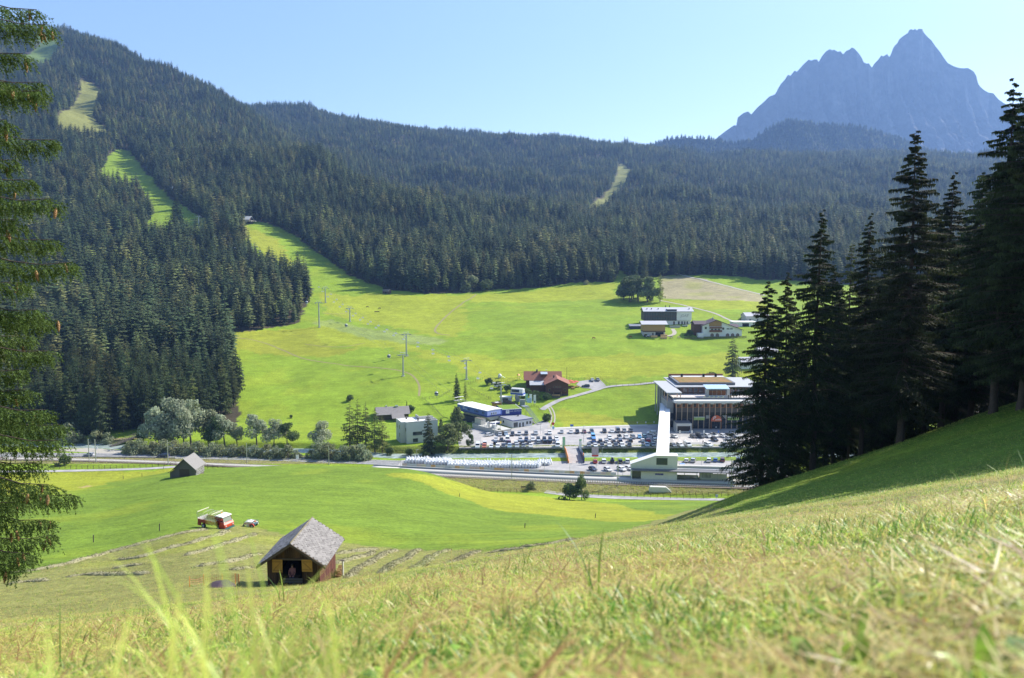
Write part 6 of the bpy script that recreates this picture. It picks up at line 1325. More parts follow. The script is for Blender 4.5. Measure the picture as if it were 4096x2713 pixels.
# --- blue gondola station with its wing and ticket office
M_BLU = mat('station_blue', (0.075, 0.13, 0.42), 0.35, 0.05, 1); M_BLUD = mat('station_deep_blue', (0.035, 0.055, 0.24), 0.4); M_BLUL = mat('station_pale_blue', (0.33, 0.40, 0.72), 0.35); M_ROOFW = mat('white_roof', (0.78, 0.77, 0.75), 0.6, 0.03, 1)
D = V3(1948, 1644, 384.0); o = thing('gondola_station', 'long blue box of the gondola valley station under a white roof', 'lift station', (D.x, D.y, D.z), R(39.8)); zt = 0.0; bh = 3.3; LX, LY = 9.6, 25.0
MB().b2((0, 0, -bh + 0.75), (LX, LY, -0.16)).build('shell', M_BLU, o); MB().b2((-0.04, -0.04, -bh), (LX + 0.04, LY + 0.04, -bh + 0.746)).build('lower_band', M_BLUD, o)
mb = MB(); mb.prism([(-0.15, -0.156), (LX + 0.15, -0.156), (LX + 0.15, 0.02), (LX/2, 0.35), (-0.15, 0.02)], -0.15, LY + 0.15, 'y'); mb.build('roof', M_ROOFW, o)
MB().b2((0.15, -0.06, -bh + 0.8), (LX - 1.0, -0.004, -0.25)).build('front_panel', M_BLUL, o)
for i in range(3): win(o, 'y', -0.065, 2.9 + 1.35*i, -2.3, 0.62, 1.1, frame=M_PAINT, nm='window')
for y in (2.5, 3.6, 7.4, 8.6, 9.8, 14.6, 15.6): win(o, 'x', 0, y, -1.9, 0.5, 1.0, frame=M_BLUD, nm='window')
gz0 = ZF - D.z
mb = MB(); mb.prism([(0.8, -bh - 0.01), (LX - 0.8, -bh - 0.01), (LX - 2.6, -bh - 1.9), (2.6, -bh - 1.9)], 0.6, LY - 3, 'y'); mb.build('underbelly', M_CONC, o)
mb = MB(); mb.b2((3.4, 4, gz0 - 1), (6.4, 6.5, -bh - 1.9)).b2((3.4, 17, gz0 - 1), (6.4, 20, -bh - 1.9)); mb.build('pier', M_CONC, o)
MB().b2((0.5, 8, gz0 - 1), (LX - 0.4, LY - 1, -bh - 1.95)).build('underside_shade', mat('dark_void', (0.05, 0.052, 0.056), 0.9), o)  # dark block: shade of the open underside put into its colour
mb = MB(); [mb.b2((LX - 0.3, 1.2 + 1.3*i, gz0 - 0.5), (LX - 0.12, 2.3 + 1.3*i, -bh - 0.02)) for i in range(6)]; mb.build('shutter_door', M_STEEL, o)
text(o, 'HELM', 0.75, (-0.012, LY - 5.6, -0.85), (R(90), 0, R(-90)), M_PAINT, shear=0.2); text(o, 'MONTE ELMO', 0.62, (-0.012, LY - 6.6, -1.55), (R(90), 0, R(-90)), M_PAINT, shear=0.2); text(o, 'ski & more', 0.55, (-0.012, 8.5 - 2.6, -1.75), (R(90), 0, R(-90)), M_PAINT, shear=0.2) if False else None
mb = MB()                                                         # rope sheaves above the far end of the roof
for k in range(2): mb.tube([(2.6 + 4.2*k, LY - 0.5, 0.6), (2.6 + 4.2*k, LY + 7, 1.2)], 0.09, 5).tube([(2.2 + 4.2*k, LY + 1.0, 0.2), (2.2 + 4.2*k, LY + 6.5, 0.7)], 0.12, 5)
mb.tube([(4.8, LY + 5, gz0), (4.8, LY + 5, 1.0)], 0.3, 8).tube([(1.8, LY + 5, 0.8), (7.6, LY + 5, 0.8)], 0.14, 5).tube([(1.8, LY + 5.0, 2.4), (7.6, LY + 5.0, 2.4)], 0.12, 5); mb.build('rope_sheaves', M_GALV, o)
p0 = V3(2008, 1640, 391.5); o = thing('station_wing', 'navy station wing with grass on its roof and white lettering', 'station wing', (p0.x, p0.y, ZF), R(14)); top = p0.z - ZF
mb = MB(); mb.b2((0, 0, -0.5), (10.2, 13, top)); mb.build('wall', mat('station_navy', (0.03, 0.05, 0.23), 0.45), o); mb = MB(); mb.prism([(0.2, 0.25), (9.9, 0.25), (9.9, 12.8), (0.2, 12.8)], top, top + 0.12); mb.build('grass_roof', mat('roof_grass', (0.15, 0.23, 0.02), 0.95, 0.3, 1.4), o)
mb = MB(); mb.b2((-0.05, -0.06, top), (10.3, 0.2, top + 0.22)).b2((10.1, 0.2, top), (10.3, 13, top + 0.22)); mb.build('roof_edge', M_ROOFW, o)
MB().b2((2.0, -0.09, top - 2.0), (3.8, -0.004, top - 0.35)).build('sign', M_PAINT, o); text(o, 'HELM', 0.42, (2.9, -0.1, top - 0.95), (R(90), 0, 0), M_BLUD); text(o, 'HELM   MONTE ELMO', 0.62, (7.1, -0.012, top - 0.95), (R(90), 0, 0), M_PAINT, shear=0.15)
p0 = G(2051, 1713, 285); o = thing('ticket_office', 'low white ticket office with a grey roof edged in blue', 'office', p0, R(33)); h = 3.5
MB().b2((0, 0, -0.5), (11.6, 13.5, h)).build('wall', mat('office_white', (0.66, 0.67, 0.69), 0.8, 0.05, 1), o); MB().b2((-0.35, -0.45, h + 0.004), (12.0, 14, h + 0.28)).build('roof_edge', M_BLUD, o); MB().b2((-0.15, -0.25, h + 0.28), (11.8, 13.8, h + 0.34)).build('roof', mat('grey_sheet', (0.27, 0.28, 0.30), 0.7, 0.08, 1), o)
win(o, 'y', 0, 1.7, 0.35, 2.5, 2.3, frame=M_WHITE); win(o, 'y', 0, 8.5, 1.0, 1.2, 1.4); win(o, 'y', 0, 10.4, 1.0, 1.2, 1.4); win(o, 'x', 0, 8.5, 1.2, 1.4, 1.2)
for x in (4.2, 6.1): MB().b2((x - 0.5, -0.06, 0), (x + 0.5, -0.003, 2.2)).build('door', M_GLASS, o)
for x in (7.3, 8.0): MB().b2((x, 7, h + .34), (x + .25, 7.3, h + .95)).build('vent', M_DARK, o)
# terrace of the lift station: slab, railing, container, kiosk, gate, stair
p0 = G(1985, 1741, 285); o = thing('station_terrace', 'concrete terrace with grey railings below the blue station', 'terrace', (p0.x, p0.y, ZF), R(128));
mb = MB(); mb.b2((0, -1, -0.5), (21, -9, 1.9)); mb.build('slab', M_CONC, o); mb = MB()
for z in (2.3, 2.65, 3.0): mb.b2((0, -1.05, z), (21, -0.99, z + .05))
for i in range(15): mb.b2((1.5*i, -1.06, 1.9), (1.5*i + .06, -0.99, 3.05))
mb.build('railing', M_STEEL, o)
for i in range(9): MB().b2((-0.3*i - .3, -1.2, -0.5), (-0.3*i, -3.8, 1.7 - 0.2*i)).build('step', M_GWOOD, o)
c_, s_ = math.cos(R(128)), math.sin(R(128)); TL = lambda x, y: (p0.x + c_*x - s_*y, p0.y + s_*x + c_*y, ZF + 1.9)
o = thing('container_cabin', 'beige container cabin at the left end of the lift terrace', 'cabin', TL(18.5, -4), R(38)); MB().b2((-1.4, -2.6, 0), (1.4, 2.6, 2.7)).build('body', mat('beige_metal', (0.50, 0.48, 0.43), 0.6, 0.06, 1), o); MB().b2((-1.5, -2.7, 2.704), (1.5, 2.7, 2.8)).build('roof', M_GWOOD, o); MB().b2((1.404, -1.2, 0.2), (1.44, 0, 2.1)).build('door', M_STEEL, o)
o = thing('kiosk', 'open kiosk with a blue fascia on the lift terrace', 'kiosk', TL(6.5, -4), R(38)); MB().b2((-2.6, -1.6, 2.3), (2.6, 1.6, 2.75)).build('roof', M_BLUD, o); MB().b2((-2.5, -1.5, 2.754), (2.5, 1.5, 2.8)).build('roof_top', M_CONC, o)
for x in (-2.3, 2.3):
 for y in (-1.3, 1.3): MB().b2((x - .07, y - .07, 0), (x + .07, y + .07, 2.3)).build('post', M_STEEL, o)
MB().b2((-1.2, 0, 0), (1.2, 1.0, 1.1)).build('counter', M_WHITE, o); MB().b2((1.9, -1.72, 2.0), (2.7, -1.62, 3.2)).build('sign', mat('sign_yellow', (0.75, 0.58, 0.05), 0.5), o)
for i, (x, y) in enumerate(((11, -3), (12.5, -4.5), (9.3, -2.6))):
 o = thing('turnstile', ['white turnstile left of the kiosk', 'white turnstile behind the other two', 'white turnstile next to the kiosk'][i], 'turnstile', TL(x, y), R(38), 'turnstiles'); MB().b2((-.3, -.2, 0), (.3, .2, 2.1)).build('cabinet', M_WHITE, o); MB().tube([(.3, 0, 1), (1.0, 0, 1)], .04, 5).build('arm', M_STEEL, o)
p0 = G(1979, 1738, 285); o = thing('entrance_gate', 'slim white gate frame with a tilted sign at the terrace stair', 'gate', p0, R(20)); MB().tube([(0, 0, -.2), (0, 0, 4.6)], .12, 6).build('post', M_PAINT, o); MB().tube([(1.2, 2.2, -.2), (1.2, 2.2, 4.6)], .12, 6).build('post', M_PAINT, o); MB().box((0.7, 1.0, 5.2), (2.8, 0.2, 0.6), R(58), 0, R(-32)).build('sign', M_PAINT, o); MB().box((0.68, 0.88, 5.2), (1.6, 0.02, 0.22), R(58), 0, R(-32)).build('sign_print', M_BLUD, o)
p0 = G(2004, 1722, 285); o = thing('flower_stand', 'low stand of yellow and red boxes at the foot of the ticket office', 'stand', p0, R(20)); MB().b2((-1, -.5, 0), (1, .5, .5)).build('box', mat('yellow_plastic', (0.7, 0.45, 0.05), 0.5), o); MB().b2((-1.6, .6, 0), (-.2, 1.4, 1.5)).build('box', mat('rose_plastic', (0.55, 0.12, 0.16), 0.5), o)
a, b = G(2159, 1700, 285), V3(2104, 1626, 402); o = thing('steel_stair', 'long grey steel stair down the bank beside the ticket office', 'stairs', a, math.atan2(b.y - a.y, b.x - a.x)); L, hh = math.hypot(b.x - a.x, b.y - a.y), b.z - a.z
mb = MB(); [mb.b2((L*i/22, -0.8, hh*i/22 - .05), (L*i/22 + .34, 0.8, hh*i/22 + .0)) for i in range(23)]; mb.build('treads', M_STEEL, o)['kind'] = 'stuff'
for s in (-1, 1):
 mb = MB(); mb.tube([(0, s*.85, -.1), (L, s*.85, hh - .1)], .14, 4).tube([(0, s*.85, 1.1), (L, s*.85, hh + 1.1)], .05, 4).tube([(0, s*.85, .6), (L, s*.85, hh + .6)], .04, 4); [mb.tube([(L*i/8, s*.85, hh*i/8), (L*i/8, s*.85, hh*i/8 + 1.1)], .04, 4) for i in range(9)]; mb.build('handrail', M_GALV, o)
MB().b2((L - .5, -1.5, hh - .15), (L + 3, 1.5, hh)).build('landing', M_STEEL, o); MB().tube([(L, 0, hh), (L, 0, -0.5)], .12, 6).build('support', M_STEEL, o); MB().prism([(0.5, -1.2), (9, -1.2), (9, hh*9/L - 0.9), (0.5, -0.7)], 0.95, 1.2, 'y').build('side_wall', M_CONC, o)

# --- chairlift station and the small huts round it
p0 = G(2072, 1606, 330); k = p0.y/F; o = thing('chairlift_station', 'white bubble-shaped chairlift station with dark windows and a blue belt', 'lift station', p0, R(-24)); zb = 3.4
mb = MB(); mb.prism([(-1.5, zb + 1.1), (1.5, zb + 1.1), (1.75, zb + 2.0), (1.35, zb + 3.7), (0.6, zb + 4.1), (-0.6, zb + 4.1), (-1.35, zb + 3.7), (-1.75, zb + 2.0)], -3.6, 3.4, 'x'); mb.build('cover', M_WHITE, o)
mb = MB(); mb.prism([(-1.6, zb + 0.55), (1.6, zb + 0.55), (1.8, zb + 1.5), (-1.8, zb + 1.5)], -3.9, 3.7, 'x'); mb.build('belt', M_BLU, o); mb = MB(); mb.lathe([(0.4, zb - 0.1), (2.6, zb + 0.2), (2.75, zb + 0.5), (2.0, zb + 0.62)], 18, (2.4, 0, 0)); mb.build('bullwheel_cover', M_WHITE, o, True)
MB().prism([(-3.2, zb + 2.0), (1.4, zb + 2.0), (1.4, zb + 3.5), (-3.2, zb + 3.5)], -1.78, -1.72, 'y').build('side_window', M_GLASS, o); mb = MB(); mb.prism([(-1.2, zb + 1.7), (1.2, zb + 1.7), (0.95, zb + 3.3), (-0.95, zb + 3.3)], 3.42, 3.5, 'x'); mb.build('end_window', mat('pale_glass', (0.5, 0.54, 0.58), 0.15), o)
mb = MB(); mb.prism([(-1.0, -1), (1.2, -1), (0.8, zb), (-1.8, zb)], -0.7, 0.7, 'y'); mb.build('leg', M_GALV, o); MB().b2((-3.4, -1.4, -1), (-3.1, -1.1, zb + 1)).b2((-3.4, 1.1, -1), (-3.1, 1.4, zb + 1)).build('post', M_WHITE, o)
p0 = G(2024, 1606, 330); o = thing('control_hut', 'small grey-white control hut with a flat pale roof by the chairlift', 'hut', p0, R(-14)); MB().b2((-3, -1.6, -1), (3, 1.6, 2.5)).build('wall', mat('hut_grey', (0.55, 0.57, 0.57), 0.8), o); MB().b2((-3.4, -2, 2.504), (3.4, 2, 2.8)).build('roof', M_ROOFW, o); win(o, 'y', -1.6, 0, 0.9, 3.2, 1.1)
p0 = G(1987, 1634, 330); o = thing('yellow_hut', 'square orange-yellow timber kiosk behind the blue station', 'hut', p0, R(30)); MB().b2((-2, -1.9, -.6), (2, 1.9, 3.0)).build('wall', mat('honey_boards', (0.50, 0.255, 0.045), 0.6, 0.15, 2.5, stretch=(5, 5, 1)), o); MB().b2((-2.4, -2.3, 3.004), (2.4, 2.3, 3.25)).build('roof', M_DWOOD, o); MB().b2((-.9, -.9, 3.25), (1.1, 1.1, 3.4)).build('roof_light', M_ROOFW, o)
for z in (0.4, 1.2, 2.0): pass
o = fence('tall dark timber screen beside the chairlift queue', [(2012,1612),(2035,1618),(2062,1630)], 330, ht=2.2, rails=6, gap=1.4, rh=0.34, m=M_GWOOD, group=None, name='timber_screen')
p0 = G(2090, 1622, 330); o = thing('equipment_box', 'grey metal cabinet by the top of the steel stair', 'cabinet', p0, R(-10)); MB().b2((-1.4, -1, -.5), (1.4, 1, 3.2)).build('body', M_STEEL, o); MB().b2((-1.3, -1.03, 1.5), (1.3, -1.004, 1.6)).build('seam', M_DARK, o)
for px, py, top, m, lb in ((2106, 1622, 1575, M_GREENF, 'tall pale green banner next to the chairlift bubble'), (2123, 1622, 1577, M_PAINT, 'tall white banner in the middle, by the steel stair'), (2139, 1624, 1580, M_PAINT, 'tall white banner farthest right by the steel stair')):
 o, h_, w_, hh = post_sign('banner_flag', px, py, top, 10, 34, m, lb, 330); MB().b2((-w_*.25, -0.17, h_ - hh + .5), (w_*.25, -0.152, h_ - hh + 1.4)).build('print', M_NAVY if m is M_PAINT else M_PAINT, o)
post_sign('map_board', 2117, 1624, 1592, 17, 20, mat('map_print', (0.42, 0.56, 0.75), 0.6, 0.3, 2), 'pale blue map panel behind the banners', 330)
p0 = G(2224, 1592, 330); o = thing('board_fence', 'short rustic board screen with a bleached rail below the chalet', 'screen', p0, R(-4));
for i in range(5): MB().b2((-2.3, -.05, 0.4*i), (2.3, .05, 0.4*i + .37)).build('plank', M_TWOOD if i > 2 else M_GWOOD, o)
MB().b2((-2.7, -.12, 2.0), (2.7, .12, 2.2)).build('top_rail', M_GWOOD, o)
# playground
p0 = G(2074, 1520, 330); o = thing('play_tower', 'small wooden play tower with an orange pointed roof', 'play tower', p0);
for x in (-.6, .6):
 for y in (-.6, .6): MB().b2((x - .06, y - .06, -.3), (x + .06, y + .06, 2.9)).build('post', M_TWOOD, o)
MB().b2((-.7, -.7, 1.3), (.7, .7, 1.4)).build('platform', M_TWOOD, o); mb = MB(); mb.lathe([(1.1, 2.8), (0.02, 3.8)], 4); mb.build('roof', M_ORNG, o); mb = MB(); mb.box((1.4, -.4, .7), (2.0, .5, .06), 0, 0, R(40)); mb.build('slide', M_GREENF, o)
p0 = G(1999, 1512, 330); o = thing('dome_slide', 'white domed play house with a pale slide at the playground', 'play house', p0); mb = MB(); mb.lathe([(1.1, 0), (1.15, 1.4), (0.9, 2.1), (0.3, 2.5), (.02, 2.55)], 12); mb.build('dome', M_WHITE, o, True); mb = MB(); mb.box((2.0, -.3, .8), (2.8, .7, .1), R(-12), 0, R(28)); mb.build('slide', mat('pale_green_plastic', (0.5, 0.62, 0.5), 0.5), o)
p0 = G(2046, 1530, 330); o = thing('swing', 'wooden swing frame at the playground', 'swing', p0); mb = MB(); mb.tube([(-2.2, 0, 2.2), (2.2, 0, 2.2)], .08, 5); [mb.tube([(x, s*.8, -.3), (x, 0, 2.2)], .07, 5) for x in (-2.2, 2.2) for s in (-1, 1)]; mb.build('frame', M_GWOOD, o); mb = MB(); [mb.tube([(x, 0, 2.2), (x, .15, .5)], .02, 3) for x in (-1.2, -.8, .8, 1.2)]; mb.b2((-1.25, .05, .45), (-.75, .3, .5)).b2((.75, .05, .45), (1.25, .3, .5)); mb.build('seats', M_DARK, o)

# --- chalet restaurant
M_TILE = mat('red_brown_roof', (0.29, 0.125, 0.085), 0.85, 0.22, 1.4, 0.25, col2=(0.24, 0.105, 0.075)); M_CHW = mat('chalet_wood', (0.15, 0.075, 0.042), 0.8, 0.35, 1.5, 0.2, stretch=(1, 1, 5), col2=(0.085, 0.045, 0.028)); M_STONE = mat('dark_stone', (0.085, 0.08, 0.075), 0.9, 0.3, 1.5, 0.3)
p0 = V3(2229, 1568, 440); p0.z = gz(p0.x, p0.y); o = thing('chalet_restaurant', 'large dark timber chalet with red-brown roofs above the chairlift', 'chalet', p0, 0.0)
k = p0.y/F*1.0; zz = lambda py, Y=440: zpy(2229, py, Y) - p0.z
he, ha = zz(1536), zz(1516)
wl, rf = gable(o, 12.5, 15.5, he, ha, 'y', 1.2, M_CHW, M_TILE, 5, 1.6, 0.25)
MB().b2((-6.3, -.06, -5), (6.3, -.004, 1.0)).build('plinth', M_STONE, o)
mb = MB(); mb.b2((-4.2, -1.6, 2.5), (4.2, -.07, 2.7)).b2((-4.2, -1.6, 2.7), (4.2, -1.5, 3.7)); mb.build('balcony', M_CHW, o)
for x in (-2.2, 2.2): MB().b2((x - .12, -1.5, -2.5), (x + .12, -1.25, 2.5)).build('post', M_TWOOD, o)
for x in (-4.3, 4.3): win(o, 'y', 0, x, 2.6, 1.1, 1.3, frame=M_TWOOD)
for x in (-1.5, 0, 1.5): win(o, 'y', 0, x, 4.6, 0.8, 0.8, frame=M_TWOOD)
MB().b2((-1.3, -.1, -1.6), (1.3, -.065, 1.4)).build('door', M_DARK, o)
chimney(rf, -1.6, 8, ha - 1.5, ha + 0.9, 0.8, M_STONE); mb = MB(); mb.box((2.6, 4.5, ha - 1.2), (1.5, 2.8, .1), 0, 0, R(27)); mb.box((-2.2, 10.5, ha - 1.0), (1.8, 3.2, .1), 0, 0, R(-27)); mb.build('solar_panel', mat('solar_blue', (0.25, 0.30, 0.38), 0.15, spec=0.7), rf)
wl, rf = gable(o, 19.5, 9.5, he + 0.9, ha + 1.6, 'x', 1.2, M_CHW, M_TILE, 5, 1.4, 0.25, x0=-7.6, y0=13)
chimney(rf, -11, 17.5, ha + .2, ha + 3.0, 0.9, M_STONE); mb = MB(); mb.b2((-8.6, 13.2, ha - .2), (-5.2, 16.8, ha + 1.0)); mb.build('dormer', M_CHW, o); mb = MB(); mb.box((-6.9, 14.7, ha + 1.25), (4.0, 4.2, .12), 0, R(10)); mb.build('solar_panel', mat('solar_pale', (0.42, 0.46, 0.52), 0.2, spec=0.7), o)
mb = MB(); mb.lathe([(.05, 0), (.55, .2), (.6, .28)], 12, (-5.4, 17.8, ha + 2.4)); mb.tube([(-5.4, 17.8, ha + 1.4), (-5.4, 17.8, ha + 2.4)], .05, 5); mb.build('satellite_dish', M_STEEL, o)
mb = MB(); mb.prism([(5.5, he - 1.7), (13, he + .1), (13, he + .3), (5.5, he - 1.5)], -15.5, -6.2, 'x'); mb.build('lean_to_roof', mat('zinc_roof', (0.40, 0.41, 0.43), 0.5, 0.1, 1), o); MB().b2((-15, 6.2, -5), (-6.26, 13, he - 1.8)).build('lean_to', M_CHW, o)
MB().b2((-17, 5.2, 0.6), (-6.4, 6.1, 0.8)).build('terrace_deck', M_GWOOD, o)
M_PAR = mat('parasol_red', (0.72, 0.17, 0.12), 0.7, trans=0.3)
for i, (px, py) in enumerate(((2267, 1546), (2281, 1541), (2290, 1548), (2303, 1544))):
 b = G(px, py, 330); o = thing('parasol', ['red parasol nearest the chalet wall', 'red parasol second, at the back of the terrace', 'red parasol third, front of the terrace', 'red parasol at the yard end of the terrace'][i], 'parasol', b, 0, 'red terrace parasols'); mb = MB(); mb.lathe([(2.0, 2.5), (1.95, 2.62), (.05, 3.25)], 8); mb.build('canopy', M_PAR, o); MB().tube([(0, 0, -.2), (0, 0, 3.3)], .04, 5).build('pole', M_TWOOD, o)
for i, (px, py) in enumerate(((2270, 1553), (2284, 1551), (2297, 1551), (2310, 1549), (2292, 1556))):
 b = G(px, py, 330); o = thing('picnic_table', 'tan picnic table with benches on the chalet terrace', 'table', b, .2, 'terrace tables'); o['label'] = ['picnic table closest to the chalet door side', 'picnic table second from the chalet', 'picnic table in the middle of the terrace', 'picnic table beside the blue car', 'picnic table at the front edge of the terrace'][i]
 MB().b2((-1, -.4, .7), (1, .4, .78)).build('tabletop', M_TWOOD, o); [MB().b2((-1, s*.75 - .15, .42), (1, s*.75 + .15, .48)).build('bench_board', M_TWOOD, o) for s in (-1, 1)]; [MB().b2((x - .05, -.8, 0), (x + .05, .8, .42)).b2((x - .05, -.1, .42), (x + .05, .1, .7)).build('leg', M_TWOOD, o) for x in (-.7, .7)]
p0 = G(2267, 1518, 330); o = thing('wooden_pole', 'tall thin wooden pole behind the chalet', 'pole', p0); MB().tube([(0, 0, -.3), (0, 0, 7.8)], [.12, .07], 6).build('shaft', M_GWOOD, o)

# --- shopping mall with the covered footbridge
M_FASC = mat('white_fascia', (0.55, 0.55, 0.54), 0.6, 0.04, 1); M_ROOFG = mat('pale_grey_roof', (0.40, 0.41, 0.42), 0.7, 0.06, .6); M_FACB = mat('facade_brown', (0.27, 0.11, 0.05), 0.6, 0.2, 1.2, stretch=(4, 4, 1)); M_GLA = mat('facade_glass', (0.050, 0.043, 0.042), 0.3, spec=0.25); M_COL = mat('glulam', (0.52, 0.36, 0.25), 0.7, 0.12, 2); M_MGREY = mat('mall_grey', (0.155, 0.155, 0.165), 0.7, 0.06, 1)
YF = 377.0; c0 = V3(2704, 1716, YF); o = thing('shopping_mall', 'modern mall with a glass and timber front, terrace and planted roof', 'mall', (c0.x, YF, ZF)); mx = lambda px, Y, py=1650: V3(px, py, Y).x - c0.x
H1 = zpy(2800, 1603, YF) - ZF; Hc = zpy(2800, 1612, YF) - ZF; WX = 56.0; Y2 = zpy(2800, 1546, 397) - ZF
mb = MB(); mb.b2((0.2, 1.4, -.5), (WX, 52, H1 - .9)); mb.build('body', M_MGREY, o)
MB().b2((-.4, 1.395, Hc - 2.6), (WX, 1.0, Hc)).build('timber_band', M_FACB, o)
nbay = 20; bw = 2.7
for i in range(nbay):
 x0, x1 = bw*i + .12, bw*(i + 1) - .12
 MB().b2((x0, 1.2, 5.2), (x1, 1.38, 8.2)).build('glass_panel', M_GLA, o); MB().b2((x0, 1.22, 8.24), (x1, 1.385, Hc - 2.62)).build('parapet_panel', mat('bronze_panel', (0.115, 0.095, 0.09), 0.45, 0.1, 1), o)
 MB().b2((x0, 1.2, 0.1), (x1, 1.38, 5.1)).build('shop_window', mat('shop_glass', (0.02, 0.024, 0.035), 0.3, 0.6, 0.5, spec=0.2, col2=(0.05, 0.055, 0.07)), o)
 MB().b2((x0, 0.96, Hc - 2.2), (x1 - .9, 0.996, Hc - .5)).build('upper_window', M_GLA, o)
 if i % 2 == 0: MB().b2((x0 + .4, 0.3, Hc - .75), (x1 - .3, 0.9, Hc - .35)).build('vent_grille', M_FASC, o)
for i in range(nbay + 1):
 if i in (7, 8) and False: continue
 MB().b2((bw*i - .13, -.05, 5.4 if i == 7 else -.3), (bw*i + .13, .25, Hc)).build('column', M_COL, o)
MB().b2((-1.2, -1.2, Hc + .004), (WX, 3.4, H1)).build('fascia_roof', M_FASC, o); MB().b2((-.6, 3.5, H1 - .9), (WX, 4.0, H1 + .9)).build('terrace_parapet', M_MGREY, o); MB().b2((0.2, 4.0, H1 - .89), (WX, 21.5, H1 - .2)).build('terrace_deck', mat('terrace_paving', (0.62, 0.56, 0.52), 0.9, 0.06, 1), o)
x0, x1 = mx(2722, 397), mx(2990, 397)
MB().b2((x0, 21.5, H1 - .89), (x1 + 6, 50, Y2 - .4)).build('upper_storey', mat('upper_cladding', (0.17, 0.12, 0.095), 0.7, 0.15, 1), o); MB().b2((x0 - 3.0, 19.2, Y2 - .396), (x1 + 8, 51.5, Y2)).build('upper_roof', M_ROOFG, o)
for i in range(13):
 a = x0 + 1.4 + 2.7*i
 if a < x1 + 3: win(o, 'y', 21.5, a + 1, H1 + .4, 1.9, Y2 - H1 - 1.4, frame=M_FACB, pane=mat('room_glass', (0.16, 0.17, 0.19), 0.12, 0.6, .6, spec=0.6), mull=1); MB().b2((a - .42, 20.3, H1 - .2), (a - .2, 20.5, Y2 - .4)).build('column', M_FACB, o)
g0, g1 = mx(2716, 402), mx(2926, 402)
mb = MB(); mb.b2((g0 - 1.2, 24, Y2 + .004), (g1 + 1.2, 48, Y2 + 1.3)); mb.build('roof_kerb', M_MGREY, o); MB().b2((g0, 24.6, Y2 + 1.304), (g1, 43, Y2 + 1.42)).build('planted_roof', mat('sedum_roof', (0.22, 0.17, 0.035), 0.95, 0.4, .35, 0.3, col2=(0.24, 0.115, 0.05)), o); MB().b2((g0, 43.2, Y2 + 1.304), (g1 + 1, 48, Y2 + 1.45)).build('gravel_strip', M_FASC, o); MB().b2((g0 - 1.2, 48.1, Y2 + .004), (g1 + 1.2, 48.5, Y2 + 2.4)).build('back_screen', M_FACB, o)
for px in (2719, 2805, 2853): MB().b2((mx(px, 424) - .5, 43.4, Y2 + 1.46), (mx(px, 424) + .5, 44.4, Y2 + 3.0)).build('vent', M_DARK, o)
# porch with the pale blue roof, pillars and timber back
e0, e1 = mx(2818, 390), mx(2911, 390); zb = zpy(2860, 1557, 388) - ZF
mb = MB(); mb.prism([(10.5, zb), (17.5, zb + 1.0), (17.5, zb + 1.3), (10.5, zb + .3)], e0, e1, 'x'); mb.build('porch_roof', mat('pale_blue_glazing', (0.46, 0.62, 0.76), 0.25, spec=0.6), o)
for x in (e0 + .6, e1 - .6): MB().b2((x - .75, 10.6, H1 - 1.5), (x + .75, 12.4, zb - .004)).build('pillar', mat('pillar_grey', (0.40, 0.385, 0.36), 0.85, 0.1, 1), o)
MB().b2((e0 + 1.4, 12.8, H1 - .19), (e1 - 1.4, 13.0, H1 + 2.9)).build('timber_wall', mat('orange_timber', (0.33, 0.125, 0.045), 0.6, 0.15, 1, stretch=(4, 4, 1)), o); MB().b2((e0 + 1.4, 10.7, H1 - .19), (e1 - 1.4, 10.9, H1 + .75)).build('parapet', M_CONC, o); MB().b2((e0 + 1.4, 12.0, H1 + 2.95), (e1 - 1.4, 13.2, H1 + 3.4)).build('beam', M_MGREY, o)
for i in range(3): x = e0 + 1.4 + (e1 - e0 - 2.8)*(i + 1)/4; MB().b2((x - .12, 12.55, H1 - .19), (x + .12, 12.75, H1 + 2.9)).build('post', M_COL, o)
for i in range(10):
 x = mx(2800 + 9*i, 388); pb = MB().b2((x, 5.5 + (i % 2)*2, H1 - .19), (x + .8, 6.6 + (i % 2)*2, H1 + .5)).build('planter', mat('planter_leaf', (0.30, 0.36, 0.22), 0.9, 0.4, 2), o)
# left wing under two thin roofs
a0, a1, b0, b1 = mx(2640, 398), mx(2722, 398), mx(2665, 381), mx(2726, 381)
MB().b2((a0, 20.5, Y2 - .9), (a1, 41.5, Y2 - .42)).build('wing_roof', M_ROOFG, o); MB().b2((b0, 3.6, Y2 - .85), (b1, 20.46, Y2 - .42)).build('wing_roof', M_ROOFG, o)
for x in (b0 + .5, b1 - .6):
 for y in (4.4, 12): MB().b2((x - .18, y - .18, H1 - 2), (x + .18, y + .18, Y2 - .86)).build('post', M_COL, o)
[MB().b2((a0 + .7, y, -.5), (a0 + 1.2, y + .5, Y2 - .91)).build('fin_post', M_CONC, o) for y in (21, 27, 33, 39)]; MB().b2((a0 + 3.5, 26, 0), (x0, 40, Y2 - .95)).build('stair_core', mat('core_shade', (0.06, 0.062, 0.07), 0.8), o)  # core coloured dark for the shade in the void under the wing roofs
MB().b2((b0 + .2, 3.8, 7.2), (-.65, 19, H1 - 1.0)).build('link_wall', mat('link_grey', (0.33, 0.32, 0.31), 0.85, 0.12, 1, stretch=(6, 6, 1)), o); MB().b2((b0 + .2, 4.2, -.5), (-.65, 18, 7.1)).build('void_shade', mat('void_dark', (0.035, 0.037, 0.045), 0.8), o); MB().b2((b0 + .1, 3.9, 3.2), (-.65, 4.15, 4.4)).build('floor_band', M_MGREY, o)  # lowest block stands for the open void, its shade painted near-black
